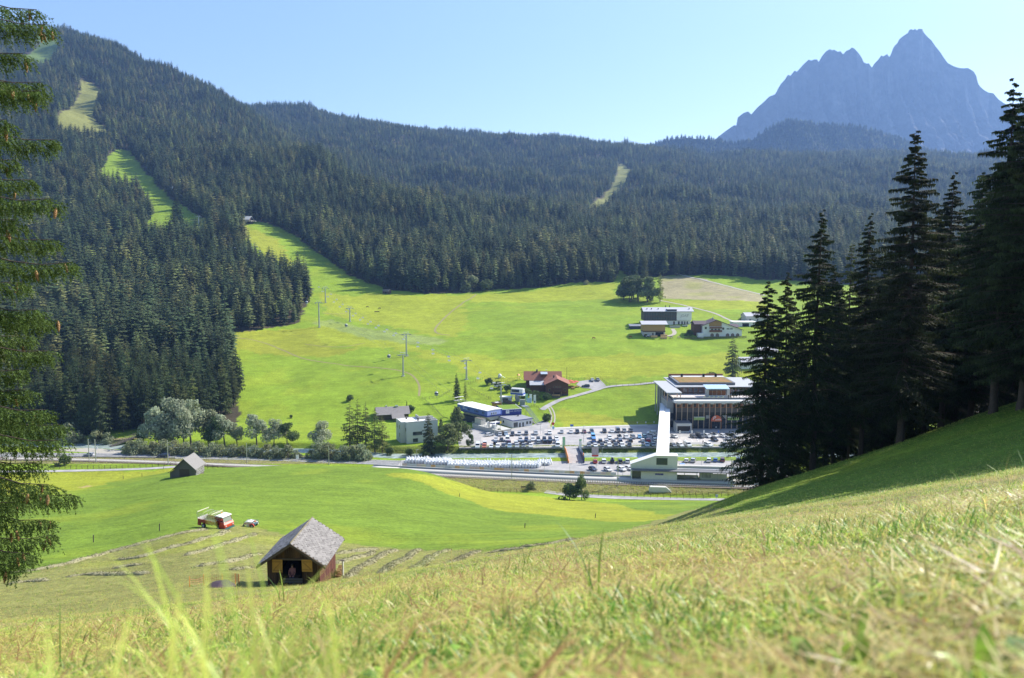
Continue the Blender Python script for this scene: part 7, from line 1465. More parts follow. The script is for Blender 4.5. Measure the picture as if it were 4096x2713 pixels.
# white entrance box, green bands, red dome sign with its lettering
ex0, ex1 = mx(2704, YF - 6, 1700), mx(2765, YF - 6, 1700)
mb = MB(); mb.b2((ex0, -7, 3.0), (ex1, -.1, 4.3)).b2((ex0, -7, -.2), (ex0 + .5, -.1, 3)).b2((ex1 - .5, -7, -.2), (ex1, -.1, 3)).b2((ex0 + .5, -7, -.2), (ex1 - .5, -6.6, .5)); mb.build('porch_frame', M_FASC, o); MB().b2((ex0 + .55, -6.2, -.1), (ex1 - .55, -.2, 2.98)).build('porch_glass', M_GLA, o); MB().b2((ex0 + .1, -6.9, 4.304), (ex1 - .1, -.2, 4.4)).build('porch_top', M_MGREY, o)
sx = lambda px: mx(px, YF, 1680)
for u0, u1 in ((2775, 2818), (2910, 2955)): MB().b2((sx(u0), -.32, 4.55), (sx(u1), -.1, 5.9)).build('sign_band', mat('lime_sign', (0.36, 0.46, 0.15), 0.6, 0.2, 1.5), o); MB().b2((sx(u0), -.34, 5.9), (sx(u1), -.08, 6.2)).build('band_cap', M_FASC, o)
cx_ = (sx(2843) + sx(2886))/2; rr = (sx(2886) - sx(2843))/2; z0 = zpy(2864, 1684, YF) - ZF; hz_ = zpy(2864, 1661, YF) - ZF - z0
mb = MB(); mb.prism([(cx_ + rr*math.cos(t*PI/18), z0 + hz_*math.sin(t*PI/18)) for t in range(19)], -.6, -.3, 'y'); mb.build('dome_sign', mat('dome_red', (0.62, 0.13, 0.055), 0.5), o); text(o, 'P', 2.5, (cx_ - 1.3, -.63, z0 + hz_*.5), (R(90), 0, 0), M_PAINT, shear=0.35); text(o, 'unka', 1.5, (cx_ + .75, -.63, z0 + hz_*.30), (R(90), 0, 0), M_PAINT, shear=0.35)
mb = MB(); mb.b2((cx_ - rr, -.5, -.2), (cx_ - rr + .3, -.2, z0)).b2((cx_ + rr - .3, -.5, -.2), (cx_ + rr, -.2, z0)).b2((cx_ - rr, -.5, z0 - .35), (cx_ + rr, -.2, z0 - .01)); mb.build('portal_frame', M_FACB, o)
for u0, u1, k in ((2823, 2840, 4), (2890, 2906, 4)):
 mb = MB(); [mb.b2((sx(u0) + (.35*j if u0 > 2850 else 0), -.02, 6.6 - .42*j), (sx(u1) - (.3*(j % 2) if u0 < 2850 else 0), .02, 6.78 - .42*j)) for j in range(k)]; mb.build('print_lines', M_FASC, o)
# covered footbridge
near, far = V3(2650, 1822, 297.5), V3(2661, 1612, 394); o = thing('covered_footbridge', 'long white covered footbridge from the mall to the railway station', 'footbridge', near, math.atan2(far.y - near.y, far.x - near.x)); L = math.hypot(far.x - near.x, far.y - near.y); dz_ = far.z - near.z; wd = 4.9
def slab(nm, y0, y1, za, zb, m): mb = MB(); mb.add([(0, y0, za), (L, y0, za + dz_), (L, y1, za + dz_), (0, y1, za), (0, y0, zb), (L, y0, zb + dz_), (L, y1, zb + dz_), (0, y1, zb)], [(0, 3, 2, 1), (4, 5, 6, 7), (0, 1, 5, 4), (1, 2, 6, 5), (2, 3, 7, 6), (3, 0, 4, 7)]); return mb.build(nm, m, o)
slab('roof_panel', .07, wd/2, -.3, 0, M_ROOFW); slab('roof_panel', -wd/2, -.07, -.3, 0, M_ROOFW); slab('gutter', -.068, .068, -.3, -.16, M_DARK); slab('wall', wd/2 - .25, wd/2 - .05, -3.2, -.302, M_WHITE); slab('wall', -wd/2 + .05, -wd/2 + .25, -3.2, -.302, M_WHITE); slab('floor', -wd/2, wd/2, -3.6, -3.204, M_CONC)
for t in (.12, .3, .48, .66, .84): x = L*t; MB().b2((x - .3, -.6, ZF - near.z - .5 - 1.5), (x + .3, .6, dz_*t - 3.6)).build('pillar', M_CONC, o)

# --- railway station
ti = int(np.argmin(np.abs(trk[:, 0]/trk[:, 1] - 0.155))); tp = trk[ti]; td = trk[ti + 1] - trk[ti - 1]; an = math.atan2(td[1], td[0]); nn_ = Vector((-math.sin(an), math.cos(an), 0))
best = None
for s in np.arange(-25, 25, .25):                                  # slide along the track until the wall's left end sits at its photo column
 c = Vector((tp[0], tp[1], 0)) + Vector((math.cos(an), math.sin(an), 0))*s + nn_*3.9; px_, _ = PX([(c.x, c.y, ZF + 2)]); d_ = abs(px_[0] - 2563)
 if best is None or d_ < best[0]: best = (d_, c)
c = best[1]; M_STW = mat('station_render', (0.66, 0.66, 0.60), 0.8, 0.05, .8); o = thing('railway_station', 'white station building with a slanted stair tower and a long dark canopy', 'station', (c.x, c.y, ZF + .75), an)
MB().b2((0, 0, 0), (13.2, 4.2, 3.3)).build('wall', M_STW, o); MB().b2((-3.4, 2.2, 0), (-.02, 4.2, 3.3)).build('recess_wall', mat('recess_olive', (0.26, 0.26, 0.17), 0.85, 0.1, 1), o); MB().b2((-3.7, .1, -.7), (-3.3, 4.2, 3.3)).build('end_wall', M_STW, o)
MB().b2((-3.4, -1.3, 3.304), (37, 3.2, 3.62)).build('canopy', M_MGREY, o); MB().b2((13.4, 1.9, 3.62), (37, 3.1, 3.78)).build('canopy_top', M_ROOFG, o); MB().b2((13.6, 3.3, 3.3), (37, 5.0, 4.6)).build('rear_roof', M_CONC, o)
mb = MB(); mb.prism([(-3.7, 3.63), (13.4, 3.63), (13.4, 8.6), (5.4, 8.6), (-3.7, 5.2)], 1.4, 5.2, 'y'); mb.build('stair_tower', M_STW, o); mb = MB(); mb.prism([(5.4, 8.604), (13.6, 8.604), (13.6, 8.8), (5.4, 8.8), (-3.9, 5.35), (-3.9, 5.2)], 1.2, 5.4, 'y'); mb.build('tower_roof', M_ROOFW, o)
win(o, 'y', 1.4, 7.7, 5.3, 4.0, 2.5, frame=M_STEEL, mull=0); MB().b2((5.2, -.06, 1.7), (8.2, -.003, 2.35)).build('name_board', mat('board_blue', (0.07, 0.08, 0.26), 0.5), o); text(o, 'Vierschach', .42, (6.4, -.062, 2.02), (R(90), 0, 0), mat('dim_white', (0.5, 0.5, 0.55), .6), ext=.006)
MB().b2((13.3, 4.0, .0), (21.5, 4.3, 1.0)).build('low_wall', M_CONC, o); MB().b2((13.3, 4.32, 1.6), (21.5, 4.5, 3.28)).build('rear_panel', M_FASC, o)
MB().b2((21.8, 1.6, 0), (26.4, 4.2, 3.3)).build('cabin', M_CONC, o); win(o, 'y', 1.6, 24.1, .9, 3.0, 1.6, frame=M_MGREY, pane=mat('cabin_glass', (0.30, 0.31, 0.30), .15, 0.5, 1), mull=1); MB().b2((26.4, 1.8, 0), (31.6, 2.1, 2.2)).build('shelter_wall', M_CONC, o)
for x in (16, 20.5, 28, 33.5): MB().b2((x - .1, .6, 0), (x + .1, .8, 3.3)).build('post', M_STEEL, o)
for i in range(3): x = 14.5 + 2.2*i; b = thing('bench', 'platform bench under the station canopy', 'bench', o.matrix_basis @ Vector((x, 2.8, 0)), an, 'platform benches'); MB().b2((-.8, -.2, .4), (.8, .2, .48)).build('seat', M_TWOOD, b); [MB().b2((u - .05, -.2, 0), (u + .05, .2, .4)).build('leg', M_STEEL, b) for u in (-.6, .6)]
p0 = G(2729, 1861, 285); o = thing('roof_light_box', 'low blue-glass skylight box on the yard right of the station', 'skylight', p0); MB().b2((-1.1, -.9, 0), (1.1, .9, .5)).build('kerb', M_FASC, o); MB().box((0, 0, .55), (1.9, 1.5, .06), 0, R(8)).build('pane', mat('sky_pane', (0.2, 0.3, 0.5), .1, spec=.7), o)

# --- hotel, barn and farmhouse on the far side of the meadow
M_TIN = mat('lilac_grey_roof', (0.46, 0.455, 0.49), 0.6, 0.08, .6); M_HB = mat('hotel_dark_boards', (0.085, 0.072, 0.07), 0.7, 0.2, 1.2, stretch=(3, 3, 1))
p0 = G(2674, 1300, 330); k = p0.y/F; o = thing('hotel', 'long hotel with a pale roof, dark timber front and a white gable block', 'hotel', p0); zz = lambda py: zpy(2674, py, p0.y) - p0.z; xx = lambda px: V3(px, 1270, p0.y).x - p0.x
he, hr = zz(1247), zz(1247) + 2.6; xa, xb, xc = xx(2576), xx(2706), xx(2766)
mb = MB(); mb.b2((xa, 0, zz(1283)), (xb, 14, he)); mb.build('timber_front', M_HB, o); mb = MB(); mb.b2((xb + .01, -.3, zz(1282)), (xc, 14, he)); mb.build('white_block', M_WHITE, o); MB().b2((xa + 2, .4, -2), (xc - .4, 13, zz(1283))).build('ground_floor', M_WHITE, o)
mb = MB(); mb.prism([(-1.2, he + .004), (7, hr), (15.2, he + .004), (15.2, he + .3), (7, hr + .35), (-1.2, he + .3)], xa - .8, xc + 1.6, 'x'); rf = mb.build('roof', M_TIN, o)
r0, r1 = xx(2667), xx(2706); MB().b2((r0, -.6, he + .1), (r1, 4.2, he + 1.75)).build('dormer', mat('dormer_dark', (0.05, 0.055, 0.07), .6), o); MB().b2((r0, -.9, he + 1.754), (r1 + .4, 6.5, he + 1.95)).build('dormer_roof', M_TIN, o)
for px, y in ((2590, 3), (2608, 3), (2635, 3), (2670, 8.5), (2687, 9), (2759, 3)): chimney(rf, xx(px), y, he + .9, he + 2.6 + (1.6 if y > 8 else 0), .55, M_DARK)
for px in (2588, 2620, 2714, 2750): MB().box((xx(px), 4.0, he + 1.85), (1.4, 1.6, .06), 0, R(17.5)).build('roof_window', mat('roof_window_glass', (0.25, 0.3, 0.55), .15, spec=.6), rf)
for i in range(11):
 x = xa + 1.2 + (xb - xa - 2)*i/11
 for j in range(2): win(o, 'y', 0, x + 1.0, zz(1282) + .5 + j*(he - zz(1283))/2, 1.5, 1.9, frame=M_HB, pane=mat('hotel_glass', (0.07, 0.08, 0.10), .12, .4, .5, spec=.6))
for i in range(14): x = xa + (xb - xa)*i/13; MB().b2((x - .1, -.35, zz(1283)), (x + .1, -.1, he)).build('screen_post', M_GWOOD, o)
for px in (2697, 2716, 2729, 2740, 2750): MB().b2((xx(px) - .6, .32, -.2), (xx(px) + .6, .396, zz(1284) - .4)).build('door', M_GLASS if px != 2697 else M_CHW, o)
text(o, 'JOAS', 2.6, (xx(2737), -.33, (he + zz(1283))/2 + .3), (R(90), 0, 0), mat('sign_grey', (0.30, 0.29, 0.30), .7), ext=.03); MB().b2((xx(2747), -.34, (he + zz(1283))/2 + 1.1), (xx(2755), -.303, (he + zz(1283))/2 + 1.35)).build('print_line', mat('sign_grey', (0.3, 0.29, 0.3)), o); MB().b2((xx(2747), -.34, (he + zz(1283))/2 + .6), (xx(2754), -.303, (he + zz(1283))/2 + .82)).build('print_line', MATS['sign_grey'], o)
MB().b2((xx(2670), -9, -2.2), (xx(2712), -8.6, .2)).build('yard_wall', M_CONC, o)
p0 = G(2617, 1345, 330); o = thing('farm_barn', 'barn with honey-coloured boards above a pale wall and open dark gate', 'barn', p0); zz = lambda py: zpy(2617, py, p0.y) - p0.z; xx = lambda px: V3(px, 1320, p0.y).x - p0.x
he = zz(1299); x0_, x1_ = xx(2573), xx(2661); z1_ = zz(1324)
MB().b2((x0_, 0, z1_), (x1_, 11, he)).build('board_wall', mat('honey_wall', (0.40, 0.245, 0.11), .7, .14, .8, stretch=(3, 3, .6)), o); MB().b2((x0_ - .1, -.35, z1_ - .7), (x1_ + .1, 11, z1_ - .004)).build('beam_band', M_CHW, o); MB().b2((x0_, .2, -2), (x1_, 11, z1_ - .71)).build('wall', mat('barn_plaster', (0.52, 0.50, 0.47), .85, .08, 1), o)
mb = MB(); mb.prism([(-1.6, he + .004), (5.5, he + 2.0), (12.6, he + .004), (12.6, he + .3), (5.5, he + 2.35), (-1.6, he + .3)], x0_ - 1.6, x1_ + 1.6, 'x'); mb.build('roof', M_TIN, o); MB().b2((xx(2622), .1, -.5), (xx(2655), .196, z1_ - .9)).build('gate_opening', M_DARK, o); MB().b2((xx(2609), .1, .2), (xx(2615), .196, z1_ - 1.3)).build('door', M_GWOOD, o)
p0 = G(2888, 1346, 330); o = thing('farmhouse', 'wide white farmhouse with a long sloping gable, balcony and arched windows', 'farmhouse', p0); zz = lambda py: zpy(2888, py, p0.y) - p0.z; xx = lambda px: V3(px, 1320, p0.y).x - p0.x
xl, xr, xp = xx(2811), xx(2968), xx(2864); hl, hr_, hp2 = zz(1303), zz(1320), zz(1281)
mb = MB(); mb.prism([(xl, -2), (xr, -2), (xr, hr_), (xp, hp2), (xl, hl)], 0, 13, 'y'); mb.build('wall', mat('farm_white', (0.70, 0.71, 0.68), .85, .05, .8), o)
M_FR = mat('dark_plum_roof', (0.10, 0.075, 0.085), .8, .15, 1)
mb = MB(); sl_l, sl_r = (hp2 - hl)/(xp - xl), (hp2 - hr_)/(xr - xp); mb.prism([(xp, hp2 + .02), (xl - 1.2, hl - sl_l*1.2 + .02), (xl - 1.2, hl - sl_l*1.2 + .35), (xp, hp2 + .4), (xr + 1, hr_ - sl_r + .35), (xr + 1, hr_ - sl_r + .02)], -1.3, 14, 'y'); mb.build('roof', M_FR, o)
bx0, bx1 = xx(2836), xx(2886); mb = MB(); mb.prism([(bx0, hl - .6), (bx1, hl - .6), (bx1, hp2 - sl_r*(bx1 - xp) - .2), (xp, hp2 - .15), (bx0, hp2 - sl_l*(xp - bx0) - .2)], -.12, -.004, 'y'); mb.build('timber_gable', mat('gable_boards', (0.36, 0.21, 0.07), .75, .2, 1, stretch=(3, 3, 1)), o)
z_ = zz(1328); mb = MB(); mb.b2((bx0, -1.6, z_), (bx1, -.13, z_ + .25)).b2((bx0, -1.6, z_ + .25), (bx1, -1.48, z_ + 1.5)).b2((bx0, -1.6, z_ + 2.5), (bx1, -.13, z_ + 2.7)).b2((bx0, -1.6, z_ + 2.7), (bx1, -1.48, z_ + 3.7)); mb.build('balcony', mat('balcony_brown', (0.19, 0.085, 0.045), .75, .2, 1), o)
for px in (2848, 2862, 2876): win(o, 'y', -.12, xx(px), z_ + .5, 1.1, 1.6, frame=M_CHW)
win(o, 'y', 0, xx(2893), zz(1319), 1.2, 1.4, frame=M_CHW); win(o, 'y', 0, xx(2912), zz(1318), 2.0, .8); win(o, 'y', 0, xx(2925), zz(1318), 2.0, .8); win(o, 'y', 0, xx(2823), zz(1317), 1.4, 1.6, frame=mat('painted_frame', (0.45, 0.40, 0.34), .8))
for px in (2849, 2870, 2911, 2931, 2951):
 mb = MB(); x = xx(px); mb.prism([(x + 1.25*math.cos(t*PI/10), .9 + 1.3*math.sin(t*PI/10)) for t in range(11)] + [(x - 1.25, 0), (x + 1.25, 0)], -.05, -.004, 'y'); mb.build('arched_window', mat('arch_glass', (0.16, 0.12, 0.10), .2, .3, .8), o)
mb = MB(); mb.b2((xx(2781), 3, -2), (xl - .01, 14, hl + .6)); mb.build('timber_wing', M_CHW, o); mb = MB(); mb.prism([(1.5, hl + .604), (8.5, hl + 2.6), (15, hl + .604), (15, hl + .9), (8.5, hl + 3.0), (1.5, hl + .9)], xx(2779), xl + 4, 'x'); mb.build('wing_roof', M_FR, o); mb = MB(); mb.b2((xx(2790), -3, -2), (xl - .02, 3, 2.4)); mb.build('garage', M_WHITE, o); mb = MB(); mb.prism([(9, hr_ + 1), (16, hr_ + 2.6), (23, hr_ + 1), (23, hr_ + 1.3), (16, hr_ + 3), (9, hr_ + 1.3)], xx(2918), xx(2974), 'x'); mb.build('rear_roof', M_FR, o); MB().b2((xx(2920), 13.01, -2), (xx(2972), 22, hr_ + 1)).build('rear_wing', M_WHITE, o)
chimney(o, xp - 1, 6, hp2 - .5, hp2 + 1.6, .8, M_CONC)
p0 = G(2985, 1306, 330); o = thing('white_barn', 'low building with a bright white flat roof beside the farmhouse', 'barn', p0); MB().b2((-9, 0, -2), (8, 12, 3.0)).build('wall', M_WHITE, o); MB().b2((-9.6, -.6, 3.004), (8.6, 12.6, 3.3)).build('roof', M_ROOFW, o); MB().b2((-3, -.06, 0), (2, -.003, 2.4)).build('gate', M_DARK, o)
p0 = G(2556, 1316, 330); o = thing('open_shed', 'low dark open shed left of the farm barn', 'shed', p0); MB().b2((-6.5, 0, -1.5), (6.5, 6, 2.2)).build('wall', mat('shed_dark', (0.06, 0.065, 0.08), .8), o); mb = MB(); mb.prism([(-.8, 2.0), (6.8, 2.9), (6.8, 3.1), (-.8, 2.2)], -7, 7, 'x'); mb.build('roof', mat('shed_roof', (0.20, 0.21, 0.24), .6), o)
for i, (px, py, lb) in enumerate(((2616, 1350, 'long tan stack of sawn boards left of the pair'), (2655, 1346, 'tan stack of sawn boards at the back of the pair'), (2655, 1355, 'tan stack of sawn boards at the front of the pair'))):
 p0 = G(px, py, 330); o = thing('timber_stack', lb, 'timber stack', p0, 0, 'stacks of sawn boards')
 for j in range(6): MB().b2((-2.3, -.65, .1 + .22*j), (2.3, .65, .3 + .22*j)).build('board_layer', mat('fresh_timber', (0.62, 0.40, 0.20), .75, .12, 1.5), o)
 for x in (-1.6, 1.6): MB().b2((x - .1, -.65, -.4), (x + .1, .65, .1)).build('bearer', M_GWOOD, o)
# buildings half hidden behind the dark spruces
for px, py, w_, d_, h_, lb, m in ((3010, 1475, 14, 9, 4.5, 'white building glimpsed through the spruces behind the mall', M_WHITE), (3030, 1290, 18, 10, 5, 'pale building glimpsed through the spruces beside the farm', M_CONC), (3075, 1430, 12, 9, 4, 'low white shed glimpsed between the dark boughs', M_WHITE)):
 p0 = G(px, py, 330); o = thing('house', lb, 'house', p0, .1); gable(o, w_, d_, h_, h_ + 2.2, 'x', .7, m, M_TIN, 2); [win(o, 'y', 0, -w_/3 + w_/3*i, 1.2, 1.4, 1.4) for i in range(3)]
# ------------------------------------------------------------------ cars
M_TYRE = mat('tyre', (0.02, 0.02, 0.022), 0.8); M_RIM = mat('rim', (0.35, 0.36, 0.37), 0.4, metal=0.7); M_CGL = mat('car_glass', (0.02, 0.026, 0.032), 0.06, spec=0.8); M_LAMP = mat('lamp_glass', (0.6, 0.6, 0.6), 0.2); M_TAIL = mat('tail_lamp', (0.30, 0.02, 0.015), 0.3)
CARC = {}
def carpaint(nm, c): CARC[nm] = mat('paint_' + nm, c, 0.3, spec=0.5, coat=0.6, metal=0.0)
for nm, c in (('white', (0.72, 0.72, 0.71)), ('silver', (0.42, 0.44, 0.46)), ('pale_blue', (0.30, 0.40, 0.50)), ('black', (0.014, 0.014, 0.016)), ('dark_grey', (0.07, 0.075, 0.085)), ('grey', (0.18, 0.19, 0.20)), ('dark_blue', (0.022, 0.035, 0.085)), ('light_blue', (0.12, 0.36, 0.62)), ('blue', (0.05, 0.16, 0.42)), ('red', (0.50, 0.025, 0.02)), ('dark_red', (0.13, 0.02, 0.022)), ('orange', (0.50, 0.12, 0.03)), ('teal', (0.02, 0.12, 0.14))): carpaint(nm, c)
def car_proto(kind):
 """Hatchback, estate or van; x forward, wheels on the ground at z=0. Returns (name, mesh, material, offset) for each part."""
 if kind == 'hatchback': L, Wd, H, belt, pr, gl = 4.1, 1.76, 1.48, 0.92, [(-2.05, .35), (2.05, .35), (2.05, .62), (1.92, .80), (1.0, .94), (.35, 1.42), (-.2, 1.48), (-1.35, 1.43), (-1.95, .98), (-2.05, .75)], [(.96, .95), (.36, 1.40), (-.2, 1.45), (-1.32, 1.40), (-1.80, 1.0)]
 elif kind == 'estate': L, Wd, H, belt, pr, gl = 4.6, 1.86, 1.62, 1.0, [(-2.3, .38), (2.3, .38), (2.3, .75), (2.15, .92), (1.15, 1.06), (.5, 1.56), (-.1, 1.62), (-1.8, 1.58), (-2.22, 1.05), (-2.3, .8)], [(1.12, 1.07), (.51, 1.53), (-.1, 1.59), (-1.76, 1.55), (-2.08, 1.1)]
 else: L, Wd, H, belt, pr, gl = 5.2, 1.98, 2.15, 1.25, [(-2.6, .4), (2.6, .4), (2.6, .85), (2.45, 1.08), (1.75, 1.25), (1.2, 2.05), (.8, 2.15), (-2.5, 2.15), (-2.6, 2.05)], [(1.7, 1.27), (1.2, 2.0), (.6, 2.02), (.6, 1.3)]
 hw_ = Wd/2; mb = MB(); ins = 0.16
 vs, n = [], len(pr)
 for x, z in pr: k = ins*max(0, (z - belt*0.95)/(H - belt)) if z > belt*.95 else (0.03 if z < .5 else 0); vs.append((x, -(hw_ - k), z))
 for x, z in pr: k = ins*max(0, (z - belt*0.95)/(H - belt)) if z > belt*.95 else (0.03 if z < .5 else 0); vs.append((x, hw_ - k, z))
 mb.add(vs, [tuple(range(n)), tuple(range(2*n - 1, n - 1, -1))] + [(i, n + i, n + (i + 1) % n, (i + 1) % n) for i in range(n)])
 parts = [('body', mb.mesh(kind + '_body', CARC['white']))]
 mb = MB()
 for s in (-1, 1):
  q = [(x, s*(hw_ - ins*max(0, (z - belt*.95)/(H - belt)) + .006), z) for x, z in gl]; mb.add(q + [(a, b - s*.02, c) for a, b, c in q], [tuple(range(len(q)))])
 parts.append(('side_window', mb.mesh(kind + '_side', M_CGL)))
 def pane(a, b, off): mb = MB(); (x0, z0), (x1, z1) = a, b; k0, k1 = hw_ - ins*max(0, (z0 - belt*.95)/(H - belt)) - .10, hw_ - ins*max(0, (z1 - belt*.95)/(H - belt)) - .10; dx, dz = off; mb.quad((x0 + dx, -k0, z0 + dz), (x0 + dx, k0, z0 + dz), (x1 + dx, k1, z1 + dz), (x1 + dx, -k1, z1 + dz)); return mb
 fi = 4; lerp = lambda a, b, t: (a[0] + (b[0] - a[0])*t, a[1] + (b[1] - a[1])*t)
 parts.append(('windscreen', pane(lerp(pr[fi], pr[fi + 1], .06), lerp(pr[fi], pr[fi + 1], .92), (.012, .012)).mesh(kind + '_screen', M_CGL)))
 if kind == 'van': parts.append(('rear_window', pane((-2.6, 1.3), (-2.6, 1.9), (-.01, 0)).mesh(kind + '_rear', M_CGL)))
 else: parts.append(('rear_window', pane(lerp(pr[8], pr[7], .1), lerp(pr[8], pr[7], .9), (-.012, .012)).mesh(kind + '_rear', M_CGL)))
 xf, xr, zl = pr[1][0], pr[0][0], pr[2][1]
 for s in (-1, 1):
  parts.append(('headlight', MB().b2((xf - .12, s*(hw_ - .42), zl - .02), (xf + .012, s*(hw_ - .08), zl + .12)).mesh(kind + '_hl', M_LAMP)))
  parts.append(('tail_light', MB().b2((xr - .012, s*(hw_ - .28), .78), (xr + .1, s*(hw_ - .05), .95)).mesh(kind + '_tl', M_TAIL)))
  for x in (L*.30, -L*.30):
   mb = MB(); mb.lathe([(.20, -.11), (.33, -.10), (.335, .10), (.20, .11)], 12, (x, s*(hw_ - .09), .335), 'y'); mb.m = 1; mb.lathe([(.04, s*.115), (.21, s*.113)], 10, (x, s*(hw_ - .09), .335), 'y'); parts.append(('wheel', mb.mesh(kind + '_wheel', [M_TYRE, M_RIM])))
 return parts
CARS = {k: car_proto(k) for k in ('hatchback', 'estate', 'van')}
ROOFBOX = MB().prism([(-.9, 1.66), (.8, 1.66), (1.05, 1.8), (.7, 1.98), (-.85, 1.98)], -.42, .42, 'y').mesh('roof_box', M_BLACK)
def car(kind, colr, px, py, rz, label, group, z=None, box=False, ymin=285):
 p = G(px, py, ymin); p.z = z if z is not None else p.z
 o = thing('parked_car' if kind != 'van' else 'parked_van', label, 'car' if kind != 'van' else 'van', p, rz, group)
 for nm, me in CARS[kind]:
  c = link(nm, me, o)
  if nm == 'body': c.material_slots[0].link = 'OBJECT'; c.material_slots[0].material = CARC[colr]
 if box: link('roof_box', ROOFBOX, o)
 return o
H_, E_, V_ = 'hatchback', 'estate', 'van'
FR, BK = -PI/2, PI/2                                              # nose towards us, nose away
ROWS = [
 ('back row, left lot', 2000, FR, [(2000,1743,H_,'silver'),(2024,1741,H_,'pale_blue'),(2050,1742,E_,'black'),(2077,1740,E_,'silver'),(2105,1739,E_,'dark_grey'),(2143,1738,E_,'silver')]),
 ('back row above the bridge', 2198, FR, [(2198,1737,E_,'white'),(2247,1733,H_,'silver'),(2284,1733,H_,'white'),(2309,1733,E_,'black'),(2337,1732,H_,'dark_red'),(2367,1731,E_,'dark_grey')]),
 ('back row, right lot', 2418, FR, [(2418,1730,E_,'black'),(2448,1730,H_,'white'),(2471,1729,V_,'dark_grey'),(2497,1729,E_,'grey'),(2523,1728,E_,'black')]),
 ('upper middle row, left lot', 1984, FR, [(1984,1762,H_,'white'),(2006,1765,H_,'black'),(2030,1764,V_,'white'),(2081,1764,E_,'silver'),(2105,1764,E_,'dark_blue'),(2131,1763,E_,'white'),(2153,1763,E_,'dark_grey'),(2177,1763,E_,'black'),(2200,1763,E_,'dark_blue'),(2226,1761,E_,'white')]),
 ('upper middle row, right lot', 2372, FR, [(2372,1754,V_,'light_blue'),(2438,1756,E_,'white'),(2479,1755,E_,'silver'),(2505,1754,E_,'white'),(2532,1754,E_,'grey'),(2558,1753,H_,'light_blue'),(2579,1753,E_,'teal'),(2618,1755,E_,'dark_grey')]),
 ('lower middle row, left lot', 1939, BK, [(1939,1778,E_,'white'),(1981,1777,E_,'black'),(2036,1775,E_,'dark_red'),(2064,1777,E_,'white'),(2089,1776,E_,'black'),(2117,1775,H_,'grey'),(2154,1773,E_,'silver'),(2178,1772,E_,'black'),(2200,1772,E_,'black'),(2227,1772,H_,'silver')]),
 ('lower middle row, right lot', 2375, BK, [(2375,1769,V_,'blue'),(2401,1769,E_,'dark_grey'),(2426,1769,H_,'white'),(2453,1770,H_,'dark_grey'),(2479,1770,E_,'dark_blue'),(2520,1768,E_,'black'),(2570,1767,H_,'white'),(2591,1766,H_,'red'),(2619,1765,E_,'white')]),
 ('left riverside row', 1911, FR, [(1911,1799,V_,'white'),(1937,1799,E_,'orange'),(1965,1800,H_,'white'),(1991,1799,E_,'white'),(2013,1798,E_,'dark_grey'),(2038,1798,E_,'pale_blue'),(2068,1798,E_,'silver'),(2094,1797,E_,'grey'),(2123,1796,H_,'white'),(2232,1793,V_,'white')]),
 ('right riverside row', 2355, FR, [(2355,1793,E_,'grey'),(2381,1793,H_,'white'),(2408,1793,E_,'dark_grey'),(2437,1792,E_,'white'),(2462,1792,E_,'dark_grey'),(2488,1792,E_,'white'),(2517,1791,E_,'black'),(2587,1789,E_,'pale_blue'),(2613,1789,E_,'grey')]),
 ('row before the mall front', 2698, FR + .35, [(2698,1751,H_,'white'),(2773,1751,H_,'dark_grey'),(2800,1751,V_,'dark_grey'),(2831,1750,E_,'white'),(2857,1748,E_,'white'),(2893,1750,E_,'white'),(2915,1749,E_,'black'),(2940,1748,E_,'silver')]),
 ('second row in front of the mall', 2857, FR + .2, [(2857,1764,E_,'black'),(2915,1761,E_,'silver')]),
 ('riverside row below the mall', 2693, FR + .3, [(2693,1792,H_,'grey'),(2720,1792,E_,'white'),(2749,1791,V_,'white'),(2833,1790,E_,'white'),(2898,1789,E_,'grey'),(2928,1788,E_,'dark_grey')]),
 ('far row left of the station', 2380, BK - .1, [(2380,1852,H_,'red'),(2415,1851,E_,'white'),(2449,1851,E_,'black'),(2480,1851,E_,'black'),(2510,1850,E_,'white'),(2560,1845,E_,'dark_grey'),(2580,1844,H_,'dark_blue')]),
 ('near row left of the station', 2371, FR + .45, [(2371,1882,H_,'dark_blue'),(2431,1884,H_,'white'),(2486,1883,E_,'white'),(2517,1880,H_,'white')]),
 ('yard row right of the station', 2746, BK - .3, [(2746,1848,H_,'white'),(2773,1848,E_,'silver'),(2836,1847,E_,'white'),(2862,1846,H_,'blue'),(2890,1846,E_,'dark_red'),(2953,1845,E_,'dark_grey')]),
]
rs = random.Random(21)
ORD = ['first', 'second', 'third', 'fourth', 'fifth', 'sixth', 'seventh', 'eighth', 'ninth', 'tenth']
for row, x0, rz, L in ROWS:
 for i, (px, py, kd, cl) in enumerate(L):
  nb_ = ''
  same = [c for c in L if c[2] == kd and c[3] == cl]
  c_ = cl.replace('_', ' '); kn = {'hatchback': 'hatchback', 'estate': 'estate car', 'van': 'van'}[kd]
  if len(same) == 1: lb = f'{c_} {kn}, only one of that kind in the {row}'
  elif i > 0: lb = f'{c_} {kn} right of a {L[i-1][3].replace("_", " ")} {dict(hatchback="hatchback", estate="estate", van="van")[L[i-1][2]]}, {row}'
  else: lb = f'{c_} {kn} at the left end of the {row}'
  if sum(1 for j in range(1, len(L)) if L[j][2:] == (kd, cl) and L[j-1][2:] == L[i-1][2:]) > 1 and i > 0 and len(same) > 1: lb = f'{c_} {kn}, {ORD[i]} from the left in the {row}'
  car(kd, cl, px, py, rz + rs.gauss(0, .05), lb, 'cars parked in the valley car parks', ZF + 0.06, box=(px in (2479, 2857, 2449, 2600) and kd == E_ and py in (1755, 1748, 1851)))
car(E_, 'white', 1958, 1745, R(35), 'white estate car parked askew below the lift terrace', 'cars parked in the valley car parks', ZF + .05)
